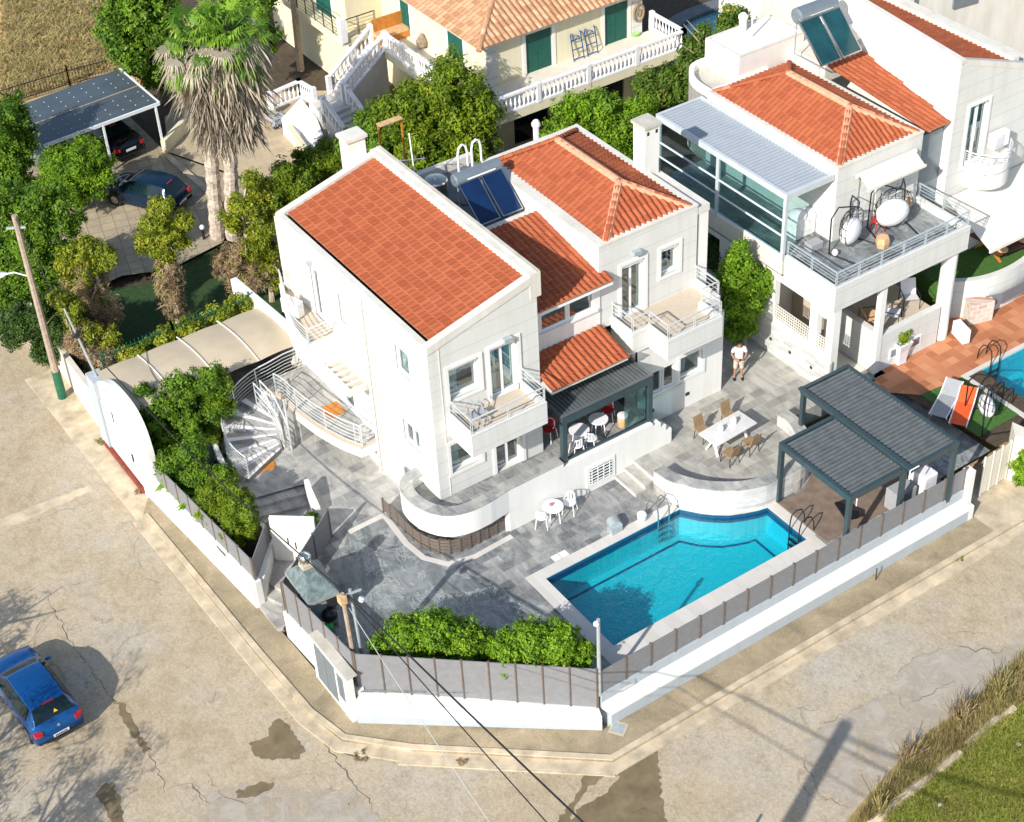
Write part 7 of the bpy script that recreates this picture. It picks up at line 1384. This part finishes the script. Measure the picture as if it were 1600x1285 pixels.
# main balcony furniture: folding chair
p = G(735, 640, 4.78); o = MB(); [o.beam((21.6+.25*k, 36.7, 4.8), (21.6+.25*k, 37.4, 5.5), .03, .03) for k in range(3)]; o.box(21.5, 36.9, 5.1, 22.2, 37.3, 5.13); o.build('folding_table', 'greyfab', None, label='small folded grey table on the front balcony of the villa', cat='table')
ac('white air conditioner standing on the curved upper balcony of the villa', 19.85, 46.3, 4.85, 1.9, 1.0)
# pool ladders
def ladder(label, p, ang_, dark=False, s=1.0):
    t = thing('pool_ladder', label, 'pool ladder', (p[0], p[1], 0), ang_); m_ = 'blackm' if dark else 'metal'
    for x in (-.24, .24): o = MB(); o.tube([(x, .55, 0), (x, .5, .45), (x, .35, .75), (x, .12, .82), (x, -.08, .7), (x, -.14, .4), (x, -.14, -.9)], .024*s, 8); o.build('rail', m_, t, local=True, smooth=True)
    for k in range(3): o = MB(); o.box(-.24, -.2, -.35-.28*k, .24, -.1, -.32-.28*k); o.build('step', m_, t, local=True)
ladder('steel pool ladder at the left edge of the villa pool', (27.0, PYN, 0), 0); ladder('dark pool ladder at the right corner beside the wooden deck', (PX1-.05, 30.3, 0), -math.pi/2, True)
p = G(1560, 573, 0); ladder('dark-railed ladder at the far edge of the neighbour pool', (p[0], 33.0, 0), 0, True); p = G(1555, 650, 0); ladder('dark-railed ladder beside the turf at the neighbour pool', (41.3, p[1]+.4, 0), math.pi/2, True)
# cover roller box, speaker
t = thing('pool_heater_box', 'low grey metal roller housing on the pool coping beside the ladder', 'box', (25.6, 34.35, 0)); o = MB(); o.tube([(25.35, 34.1, .22), (25.45, 34.45, .22)], .24, 20); o.build('drum', 'galv', t, smooth=True); o = MB(); o.box(25.1, 34.0, 0, 25.55, 34.3, .25); o.build('foot', 'galv', t)
p = G(1003, 807, .2); o = MB(); o.lathe(p[0], p[1], [(.1, 0), (.17, .12), (.18, .3), (.12, .36)], 12); o.build('towel_bucket', 'whitep', None, smooth=True, label='small white bucket on the coping between roller and ladder', cat='bucket')
for q, lb in (((869, 872), 'left of two small white skimmer lids set in the pool deck'), ((881, 866), 'right of two small white skimmer lids set in the pool deck')): p = G(*q, 0); o = MB(); o.box(p[0]-.14, p[1]-.14, .0, p[0]+.14, p[1]+.14, .02); o.build('skimmer_lid', 'whitep', None, label=lb, cat='lid')
# brick oven
bo = thing('garden_oven', 'stone garden oven with hipped marble roof and spinning steel cowl behind the corner fence', 'oven', (14.95, 37.0, 0))
o = MB(); ox, oy = 14.95, 36.95; q = [(14.5, 36.2), (15.35, 36.1), (15.5, 37.5), (14.6, 37.6)]; o.hexa(q, 0, 1.35); o.build('body', 'stone', bo)
o = MB(); q2 = [(14.38, 36.08), (15.48, 35.98), (15.68, 37.72), (14.48, 37.87)]; o.hexa(q2, 1.35, 1.5); o.build('eave', 'stone', bo)
cc = np.array([14.95, 37.15]); o = MB(); tp_ = [tuple(np.array(v)*.35+cc*.65) for v in q2]; o.add([(*v, 1.5) for v in q2]+[(*v, 2.0) for v in tp_], [(i, (i+1) % 4, 4+(i+1) % 4, 4+i) for i in range(4)]+[(4, 5, 6, 7)]); o.build('roof', plain('blue_grey_slate', (.13, .17, .17), .6, .45, 5), bo)
o = MB(); o.box(14.8, 37.0, 2.0, 15.15, 37.35, 2.15); k_ = o.build('chimney_base', 'tan', bo); o = MB(); o.ball((14.98, 37.18, 2.38), .21, 14, .95); [o.beam((14.98+.2*math.cos(a), 37.18+.2*math.sin(a), 2.25), (14.98+.2*math.cos(a+.5), 37.18+.2*math.sin(a+.5), 2.5), .02, .04) for a in np.linspace(0, 6, 10)]; o.build('cowl', 'metal', k_, smooth=True)
o = MB(); o.box(15.05, 36.05, .85, 15.4, 36.14, 1.25); o.build('opening', 'black', bo)
p = G(516, 965, .6); t = thing('kettle_grill', 'round black kettle grill beside the stone oven', 'grill', (p[0], p[1], 0)); o = MB(); o.ball((p[0], p[1], .72), .27, 14, .85); o.build('bowl', 'blackm', t, smooth=True); [MB().tube([(p[0]+.15*math.cos(a), p[1]+.15*math.sin(a), .6), (p[0]+.25*math.cos(a), p[1]+.25*math.sin(a), 0)], .015, 5).build('leg', 'metal', t) for a in (0, 2.1, 4.2)]
p = G(512, 980, .4); o = MB(); o.ball((p[0], p[1], .35), .2, 12, 1.2); o.build('gas_bottle', plain('bright_green', (.02, .42, .05), .4, .05), None, smooth=True, label='bright green gas bottle beside the kettle grill', cat='gas bottle')
# things under the pergola
p = G(1316, 795, .5); o = MB(); q = [G(*v, .45)[:2] for v in [(1304, 785), (1312, 783), (1330, 795), (1342, 800), (1342, 808), (1322, 812), (1318, 806)]]; o.hexa([tuple(v) for v in q], .38, .45); o.build('massage_table', 'blackm', None, label='black folding table with scalloped edge under the pergola', cat='table')
o = MB(); o.box(33.6, 28.9, .03, 34.5, 29.5, .9); o.build('garden_cabinet', 'greyfab', None, label='grey cabinet behind the fence under the pergola', cat='cabinet', bevel=.02); o = MB(); o.box(34.75, 28.8, .03, 35.4, 29.6, 1.15); o.build('stacked_covers', 'fabric', None, label='white stacked covers behind the fence at the pergola corner', cat='covers', bevel=.06)
# neighbour terrace: hanging chairs, pouf, barbecue cover
def eggchair(label, x, y, z, rz, rr=.62):
    t = thing('hanging_chair', label, 'chair', (x, y, z), rz); o = MB(); [o.tube([(sx*.75, .65, 0), (sx*.7, .7, 1.5), (sx*.5, .55, 1.95), (sx*.2, .1, 2.0), (0, 0, 1.9)], .03, 6) for sx in (-1, 1)]; o.tube([(-.75, .65, .03), (-.8, -.5, .03)], .03, 6); o.tube([(.75, .65, .03), (.8, -.5, .03)], .03, 6); o.build('stand', 'blackm', t, local=True, smooth=True)
    o = MB()
    for k in range(9): a = math.pi*k/8; o.tube([(rr*1.1*math.cos(a)*math.sin(b), .1+rr*.8*math.sin(a)*math.sin(b), 1.0-rr*1.25*math.cos(b)) for b in np.linspace(.2, 3.0, 9)], .013, 4)
    for b in np.linspace(.5, 2.7, 6): o.tube([(rr*1.1*math.cos(a)*math.sin(b), .1+rr*.8*math.sin(a)*math.sin(b), 1.0-rr*1.25*math.cos(b)) for a in np.linspace(0, math.pi, 9)], .012, 4)
    o.build('wire_basket', 'blackm', t, local=True); o = MB(); o.ball((0, .22, .78), rr, 16, .82, 1, .5); o.build('cushion', 'fabric', t, local=True, smooth=True)
p = G(1342, 385, 5.2); eggchair('black wire hanging chair with white cushion at the left on the neighbouring roof terrace', p[0], p[1]+.2, NZ, .3)
p = G(1400, 352, 5.3); eggchair('round white cushioned hanging chair at the right on the neighbouring roof terrace', p[0], p[1]+.1, NZ, -.3, .7)
p = G(1372, 350, 5.2); t = rtable('side_table', 'low red round side table between the two hanging chairs', p[0], p[1], NZ, .28, .5, 'red'); p = G(1379, 378, 5.1); o = MB(); o.lathe(p[0], p[1], [(.24, NZ), (.27, NZ+.2), (.24, NZ+.42)], 6); o.build('wooden_pouf', 'palewood', None, label='pale wooden hexagonal pouf in front of the hanging chairs', cat='pouf')
p = G(1250, 365, NZ); t = thing('covered_barbecue', 'barbecue under a crumpled white cover on the neighbouring roof terrace', 'barbecue', (p[0], p[1], NZ)); o = MB(); o.box(p[0]-.5, p[1]-.3, NZ, p[0]+.5, p[1]+.3, NZ+.85); o.build('cart', 'curtain', t, bevel=.05); o = MB(); o.ball((p[0]-.2, p[1], NZ+.9), .38, 10, .6); o.ball((p[0]+.3, p[1], NZ+.85), .3, 10, .6); o.build('cover', 'fabric', t, smooth=True)
p = G(1271, 388, NZ); o = MB(); o.box(p[0]-.3, p[1]-.2, NZ, p[0]+.3, p[1]+.2, NZ+.3); o.build('grey_crate', 'greyfab', None, label='low grey crate beside the covered barbecue', cat='crate', bevel=.02)
p = G(1418, 325, NZ+.3); o = MB(); o.tube([(p[0]+.25*math.cos(a), p[1]+.1, NZ+.4+.28*math.sin(a)) for a in np.linspace(0, 6.28, 14)], .07, 6); o.build('yellow_hose', 'palewood', None, smooth=True, label='coiled yellow hose against the terrace wall of the neighbouring villa', cat='hose')
p = G(1305, 393, NZ+.2); o = MB(); o.ball((p[0], p[1], NZ+.15), .13, 10); o.build('white_ball_lamp', 'whitep', None, smooth=True, label='small white ball lamp on the dark terrace floor', cat='lamp')
# under the neighbour terrace
def sling(label, x, y, z, rz, mat='fabric'):
    t = thing('armchair', label, 'chair', (x, y, z), rz); o = MB(); o.add([(-.3, -.3, .42), (.3, -.3, .42), (.3, .2, .36), (-.3, .2, .36), (.3, .45, .95), (-.3, .45, .95)], [(0, 1, 2, 3), (3, 2, 4, 5)]); o.build('sling', mat, t, local=True)
    for s in (-.32, .32): o = MB(); o.tube([(s, -.35, 0), (s, -.3, .55), (s, .3, .58), (s, .35, 0)], .02, 6); o.build('side_frame', 'blackm', t, local=True)
p = G(1420, 475, 1.9); sling('pale sling armchair on the porch under the roof terrace, left of the column', 40.0, 35.95, 1.5, .6); sling('white cushioned armchair at the right end of the porch under the roof terrace', 41.3, 36.3, 1.5, -.5)
sling('folding wooden chair with pale seat at the left of the porch', 39.2, 36.3, 1.5, 1.2, 'palewood')
p = G(1404, 565, 0); t = thing('tall_planter', 'tall tapered white planter with a yellow-green plant on the patio corner', 'planter', (p[0], p[1], 0)); o = MB(); q = lambda s, z: [(p[0]-s, p[1]-s, z), (p[0]+s, p[1]-s, z), (p[0]+s, p[1]+s, z), (p[0]-s, p[1]+s, z)]; V = q(.2, 0)+q(.2, .15)+q(.24, .6)+q(.34, 1.0)+q(.28, 1.0)+q(.26, .9); o.add(V, [(4*i+j, 4*i+(j+1) % 4, 4*i+4+(j+1) % 4, 4*i+4+j) for i in range(5) for j in range(4)]+[(20, 21, 22, 23)]); o.build('pot', 'whitep', t); 
leaves('foliage', t, [(p[0], p[1], 1.15, .22, .22, .2), (p[0]+.35, p[1]+.05, 1.2, .2, .2, .18)], 900, .12, 'needle', clump=.12)
ac('old white air conditioner on the patio floor beside the round column', 42.75, 34.75, .12, 1.3, 1.0)
# loungers on the turf
def lounger(label, x, y, rz, mat): 
    t = thing('sun_lounger', label, 'sun lounger', (x, y, 0), rz); o = MB(); o.add([(-.3, -1.0, .3), (.3, -1.0, .3), (.3, .35, .3), (-.3, .35, .3), (.3, 1.0, .62), (-.3, 1.0, .62)], [(0, 1, 2, 3), (3, 2, 4, 5)]); o.build('sling', mat, t, local=True)
    for s in (-.32, .32): o = MB(); o.tube([(s, -1.0, .3), (s, .35, .3), (s, 1.0, .62)], .025, 6); o.build('side_tube', 'whitep', t, local=True)
    for yy in (-.8, .3):
        for s in (-.3, .3): o = MB(); o.tube([(s, yy, .3), (s, yy+.1, 0)], .02, 6); o.build('leg', 'whitep', t, local=True)
lounger('grey sun lounger on the artificial turf strip', *G(1478, 625, .35)[:2], -1.1, 'greyfab'); lounger('orange sun lounger on the artificial turf strip', *G(1505, 637, .35)[:2], -1.0, 'orange')
p = G(1548, 645, .4); eggchair('black wire hanging seat with white net cushions beside the neighbour pool', p[0], p[1], 0, 1.2, .5)
# picnic table on the turf patio
p = G(1560, 352, 2.2); t = thing('picnic_table', 'long dark brown picnic table on the raised turf patio', 'table', (47.2, 36.6, 1.45)); o = MB(); o.hexa([(45.9, 36.9), (49, 36.6), (49, 37.6), (45.9, 37.9)], 2.15, 2.22); o.build('tabletop', 'darkwood', t); o = MB(); o.hexa([(46.0, 36.15), (49, 35.9), (49, 36.25), (46.0, 36.5)], 1.85, 1.92); o.build('bench_plank', 'darkwood', t)
for x in (46.3, 48.3): o = MB(); o.beam((x, 36.2, 1.45), (x, 37.3, 2.15), .09, .09); o.beam((x, 37.6, 1.45), (x, 36.9, 2.15), .09, .09); o.build('trestle', 'orangewood', t)
for i, (x, lb) in enumerate(((46.4, 'pale cushion at the left end of the picnic bench'), (47.6, 'pale cushion on the middle of the picnic bench'))): o = MB(); o.ball((x, 36.3, 1.98), .24, 10, .35); o.build('cushion', 'palewood', None, smooth=True, label=lb, cat='cushion')
p = G(1537, 362, 1.6); o = MB(); o.ball((p[0], p[1], 1.6), .3, 10, .5); o.build('purple_cushion', plain('purple_cloth', (.25, .05, .35), .9, .1), None, smooth=True, label='purple cushion on the turf left of the picnic table', cat='cushion')
for x, c_, lb in ((46.6, 'tank', 'grey jug on the picnic table'), (46.9, plain('cyan_plastic', (.03, .5, .55), .4, .05), 'cyan bowl on the picnic table'), (48.0, 'fabric', 'cream candle on the picnic table')): o = MB(); o.lathe(x, 37.2, [(.08, 2.22), (.11, 2.3), (.09, 2.42)], 10); o.build('tableware', c_, None, smooth=True, label=lb, cat='tableware')
# ================================================================== STREET THINGS
def pole_at(b, top, r0, r1, mat, name, label, cat='pole', n=8): t = thing(name, label, cat, b); o = MB(); o.tube([b, top], [r0, r1], n); o.build('shaft', mat, t, smooth=True); return t
b1 = np.array([14.62, 33.55, 0.]); h1 = ZA(557, 925, 14.62, 33.55); t = pole_at(b1, (14.55, 33.6, h1), .085, .075, 'poleWood', 'utility_pole', 'weathered wooden pole at the corner fence with a floodlight arm')
t2 = pole_at(b1+np.array([.28, .02, 0]), (14.85, 33.66, h1-.05), .06, .055, 'galv', 'steel_pole', 'pale blue-grey steel pole strapped beside the wooden corner pole')
o = MB(); o.beam((14.45, 33.6, h1-.1), (15.15, 33.5, h1-.1), .06, .06); o.build('crossarm', 'galv', t); o = MB(); o.ball((15.1, 33.45, h1-.45), .11, 10); o.build('floodlight', 'whitep', t, smooth=True); o = MB(); o.box(14.4, 33.45, h1-.35, 14.62, 33.7, h1-.05); o.build('junction_box', 'palewood', t)
b2 = np.array([20.42, 28.42, .05]); h2_ = ZA(934, 968, 20.42, 28.42); t = pole_at(b2, (20.42, 28.42, h2_), .07, .06, 'galv', 'steel_pole', 'grey steel pole with a white lamp at the front corner of the fence'); o = MB(); o.ball((20.32, 28.38, h2_-.1), .1, 10); o.build('lamp', 'whitep', t, smooth=True)
b3 = G(98, 622, ZR); h3 = ZA(20, 335, b3[0], b3[1]); tp3 = vp(22, 337, b3); t = pole_at(b3, tp3, .17, .11, 'poleWood', 'utility_pole', 'tall brown wooden pole with street lamp and green painted foot by the conifers'); o = MB(); o.tube([b3+np.array([0, 0, .01]), b3+(tp3-b3)*.16], [.18, .175], 10); o.build('painted_foot', 'green', t, smooth=True)
m_ = vp(45, 432, b3); e_ = vp(2, 430, b3); o = MB(); o.tube([m_, m_+(e_-m_)*.5+np.array([0, 0, .15]), e_], .03, 6); k_ = o.build('lamp_arm', 'whitep', t); o = MB(); o.ball(tuple(e_), .16, 10, .5, 1.5); o.build('lamp_head', 'whitep', k_, smooth=True); a_ = vp(10, 357, b3); c_ = vp(40, 355, b3); o = MB(); o.beam(a_, c_, .08, .08); o.build('crossarm', 'galv', t)
b4 = np.array([13.5, 50.95, 2.1]); tp4 = vp(100, 482, b4); t = pole_at(b4, tp4, .06, .04, 'galv', 'steel_pole', 'slim pale steel pole rising from the grey gate pier'); mid_ = b4+(tp4-b4)*.62; o = MB(); o.beam(mid_-np.array([.1, 0, .1]), mid_+np.array([.1, 0, .1]), .14, .2); o.build('cable_clamp', 'black', t)
# overhead cables
def cable(label, pts, r=.018, mat='cable', n=14, sag=.4):
    P = [np.array(p, float) for p in pts]; q = []
    for a, b in zip(P[:-1], P[1:]):
        for i in range(n): s = i/n; v = a+(b-a)*s; v[2] -= sag*4*s*(1-s); q.append(v)
    q.append(P[-1]); o = MB(); o.tube(q, r, 5); return o.build('overhead_cable', mat, None, smooth=True, label=label, cat='cable')
P1 = np.array([14.7, 33.6, h1-.1]); E1 = G(1205, 1560, 7.5); E2 = G(1105, 1560, 7.0); E3 = G(775, 1300, 6.2)
cable('thick black overhead cable running from the corner pole out of the bottom of the frame', [P1, E1], .03, 'cable', 20, .15); cable('thin black overhead cable below the thick one, leaving the bottom of the frame', [P1-np.array([0, 0, .1]), E2], .018, 'cable', 20, .15)
cable('pale thin cable from the corner pole across the street', [P1-np.array([0, 0, .6]), E3], .012, 'cablew', 20, .1); cable('black cable between the corner pole and the slim steel pole at the gate', [P1, mid_], .022, 'cable', 24, .55); cable('black cable from the steel gate pole up to the tall brown pole', [tp4, tp3], .018, 'cable', 16, .3)
# pole outside the frame whose shadow crosses the street
tip = G(1322, 1132, ZR); hp = 11.5; L = hp/math.tan(math.radians(SUN_EL)); b5 = tip-np.array([math.cos(math.radians(SUN_AZ)), math.sin(math.radians(SUN_AZ)), 0])*L; b5[2] = ZR
t = pole_at(b5, (b5[0], b5[1], ZR+hp), .28, .24, 'poleWood', 'utility_pole', 'thick pole standing below the frame whose shadow crosses the street'); tt = b5+np.array([0, 0, hp-.3])
cable('overhead cable from the pole below the frame toward the right', [tt, tt+(G(1450, 1165, ZR)-G(1322, 1132, ZR))*3.2], .05, 'cable', 10, .3); cable('overhead cable from the pole below the frame toward the left', [tt, tt+np.array([-16, -9, .5])], .05, 'cable', 10, .3)
b6 = G(1178, 1290, ZR)-np.array([3.0, 1.4, 0]); t = pole_at((b6[0], b6[1], ZR), (b6[0], b6[1], ZR+2.4), .06, .05, 'galv', 'sign_post', 'short steel post just below the frame')
_n = 900; _v = []; _f = []; _r = []
for i in range(_n):
    s_ = rng.uniform(0, 1); pth = [(100, 600), (232, 805), (400, 1040), (520, 1165), (640, 1190), (945, 1215), (1170, 1085), (1600, 835)]; k_ = int(s_*7); f_ = s_*7-k_; px_ = (pth[k_][0]*(1-f_)+pth[k_+1][0]*f_+rng.normal()*(9 if i % 3 else 60), pth[k_][1]*(1-f_)+pth[k_+1][1]*f_+rng.normal()*(7 if i % 3 else 50)); q_ = G(*px_, ZR)
    a_ = rng.uniform(0, 6.28); w_ = rng.uniform(.012, .035); _v += [(q_[0]+w_*math.cos(a_), q_[1]+w_*math.sin(a_), ZS+.06 if 0 else ZR+.02+.03*(i % 2)), (q_[0]+w_*math.cos(a_+2.1), q_[1]+w_*math.sin(a_+2.1), ZR+.02), (q_[0]+w_*math.cos(a_+4.2), q_[1]+w_*math.sin(a_+4.2), ZR+.025)]; _f.append((3*i, 3*i+1, 3*i+2))
o = MB(); o.add(_v, _f); o.build('fallen_leaves', 'leafdry', None, rnd=True, label='scattered dry leaf litter along the kerb', cat='leaf litter', kind='stuff')
# manholes and small marks on the street
def plate(px, w, label, mat='galv', z=ZS+.006, rim=True): 
    p = G(*px, z); o = MB(); a = .6; q = [(p[0]+u*math.cos(a)-v*math.sin(a), p[1]+u*math.sin(a)+v*math.cos(a)) for u, v in ((-w, -w), (w, -w), (w, w), (-w, w))]
    if rim: o.hexa([(p[0]+(c[0]-p[0])*1.3, p[1]+(c[1]-p[1])*1.3) for c in q], z-.01, z+.004); t = o.build('manhole', 'kerb', None, label=label, cat='manhole'); o = MB()
    else: t = None
    o.hexa(q, z, z+.01); o.build('cover', mat, t, **({} if t else dict(label=label, cat='manhole')))
plate((966, 1138), .2, 'square grey manhole cover with pale rim in the pavement at the corner'); plate((551, 1173), .22, 'dark square drain cover on the road edge', 'fpost', ZR+.01, False)
o = MB(); F = FY(21.15, 28.335, -.25); o.frame(F, 0, .6, .0, .22, -.0, .03); k_ = o.build('wall_plaque', 'galv', None, label='small grey street name plaque on the white wall near the corner pole', cat='sign'); o = MB(); [o.frame(F, .06+.07*i, .10+.07*i, .07, .16, .03, .036) for i in range(7)]; o.build('letters', 'white', k_)
for (px, n_, lb) in (((665, 1167), 5, 'dry weed clump in the gutter below the hedge'), ((562, 1185), 9, 'brown dead weed beside the dark drain cover'), ((722, 1193), 6, 'small brown weed clump on the road edge'), ((160, 692), 8, 'green weed tuft at the upper end of the red ramp'), ((218, 770), 6, 'brown weed tuft at the lower end of the red ramp'), ((1495, 873), 8, 'green weed tuft growing in the gutter at the right')):
    b = G(*px, ZR); leaves('weed', None, [(b[0], b[1], ZR+.08, .03*n_, .03*n_, .08)], 60*n_, .07, 'leafdry' if n_ != 8 else 'leafyel', clump=.05, asp=.25, label=lb, cat='weed')
for s in ((613, 1110, 'thin black rod standing against the white wall under the hedge'), (1365, 889, 'thin black rod standing against the long white wall')):
    b = G(s[0]+4, s[1]+18, ZS); o = MB(); o.tube([b+np.array([0, .02, 0]), b+np.array([0, .03, .55])], .018, 6); o.build('ground_rod', 'cable', None, label=s[2], cat='rod')
b = G(320, 378, -.95); o = MB(); o.tube([b, b+np.array([0, 0, .7])], .07, 8); t = o.build('garden_lamp', 'blackm', None, label='low black garden lamp with a blue-white head on the shaded lawn edge', cat='lamp'); o = MB(); o.ball(tuple(b+np.array([0, 0, .78])), .12, 10); o.build('lamp_head', 'whitep', t, smooth=True)
# ================================================================== PERSON
def skin(name, verts, edges, radii, mat, parent, sub=2):
    me = bpy.data.meshes.new(name); me.from_pydata(verts, edges, []); o = bpy.data.objects.new(name, me); COL.objects.link(o); m = o.modifiers.new('skin', 'SKIN'); m.use_smooth_shade = True
    if not me.skin_vertices: me.attributes.new('skin', 'FLOAT', 'POINT')
    sv = me.skin_vertices[0].data
    for i, r in enumerate(radii): sv[i].radius = (r, r) if not hasattr(r, '__len__') else r
    sv[0].use_root = True; s = o.modifiers.new('sub', 'SUBSURF'); s.levels = sub; s.render_levels = sub; me.materials.append(M[mat]); o.parent = parent; return o
def chain(V, E, R, start, pts, rad):
    prev = start
    for p, r in zip(pts, rad): V.append(p); R.append(r); i = len(V)-1; E.append((prev, i)); prev = i
    return prev
fb_ = G(1153, 591, T0); pe = thing('person', 'man in white T-shirt and beige shorts looking down at a phone on the stone terrace', 'person', (fb_[0], fb_[1], T0), -.58); pe.scale = (1.0, 1.0, 1.0)
V = [(0, 0, .95)]; E = []; R = [(.15, .11)]
tz = chain(V, E, R, 0, [(0, .01, 1.12), (0, .02, 1.30), (0, .02, 1.43), (0, 0, 1.50), (0, -.03, 1.56)], [(.145, .10), (.17, .115), (.15, .10), (.055, .055), (.055, .06)])
chain(V, E, R, tz, [(0, -.055, 1.64), (0, -.06, 1.71)], [(.08, .095), (.06, .075)])
for s in (-1, 1):
    chain(V, E, R, 0, [(s*.10, 0, .86), (s*.12, -.01, .50), (s*.14, .02, .10), (s*.15, -.03, .04), (s*.17, -.14, .03)], [.10, .062, .042, .045, .03])
    w = chain(V, E, R, 3, [(s*.20, .01, 1.42), (s*.29, .03, 1.17), (s*.20, -.16, 1.08), (s*.09, -.27, 1.10)], [.062, .045, .036, .026])
    h = chain(V, E, R, w, [(s*.055, -.31, 1.11)], [.03])
skin('body', V, E, R, 'skin', pe)
for s in (-1, 1):
    for k in range(5):
        V = [(s*(.06+.0*k), -.31, 1.11)]; E = []; R = [.009]
        if k < 4: chain(V, E, R, 0, [(s*(.05-.004*k), -.335+.012*k, 1.10-.012*k), (s*.02, -.345+.012*k, 1.105-.012*k), (s*.005, -.33+.012*k, 1.10-.012*k)], [.009, .008, .007])
        else: chain(V, E, R, 0, [(s*.045, -.31, 1.14), (s*.02, -.325, 1.15)], [.01, .008])
        skin('finger' if k < 4 else 'thumb', V, E, R, 'skin', pe, 1)
V = [(0, 0, .84)]; E = []; R = [(.185, .145)]; c = chain(V, E, R, 0, [(0, .01, 1.10), (0, .015, 1.30), (0, .01, 1.43), (0, 0, 1.49)], [(.178, .135), (.195, .14), (.18, .13), (.09, .085)])
for s in (-1, 1): chain(V, E, R, 3, [(s*.20, .01, 1.42), (s*.262, .02, 1.22)], [.085, .08])
skin('t_shirt', V, E, R, 'fabric', pe)
V = [(0, 0, .96)]; E = []; R = [(.16, .12)]
for s in (-1, 1): chain(V, E, R, 0, [(s*.10, 0, .84), (s*.12, -.005, .55), (s*.122, -.005, .48)], [.115, .088, .088])
skin('shorts', V, E, R, 'tan', pe)
o = MB(); o.ball((0, -.045, 1.725), .096, 14, .75, .92, 1.08); o.build('hair', 'rubber', pe, local=True, smooth=True)
for s in (-1, 1):
    o = MB(); o.ball((s*.155, -.085, .035), .14, 10, .3, .4, 1.0); o.build('shoe', 'rubber', pe, local=True, smooth=True); o = MB(); o.ball((s*.032, -.150, 1.66), .011, 6); o.build('eye', 'rubber', pe, local=True); o = MB(); o.ball((s*.085, -.05, 1.655), .022, 8, 1.3, .4, .8); o.build('ear', 'skin', pe, local=True, smooth=True)
o = MB(); o.ball((0, -.163, 1.635), .017, 8, 1.4, .8, 1.1); o.build('nose', 'skin', pe, local=True, smooth=True); o = MB(); o.ball((0, -.150, 1.598), .02, 8, .25, 1.2, .4); o.build('mouth', 'red', pe, local=True)
ph = thing('phone', 'small dark phone held in both hands by the man', 'phone', (fb_[0], fb_[1], T0), -.58); o = MB(); o.add([(-.04, -.37, 1.10), (.04, -.37, 1.10), (.04, -.30, 1.16), (-.04, -.30, 1.16), (-.04, -.365, 1.092), (.04, -.365, 1.092), (.04, -.295, 1.152), (-.04, -.295, 1.152)], [(0, 1, 2, 3), (7, 6, 5, 4), (0, 4, 5, 1), (1, 5, 6, 2), (2, 6, 7, 3), (3, 7, 4, 0)]); o.build('phone_body', 'blackm', ph, local=True)
print('objects', len(bpy.data.objects))
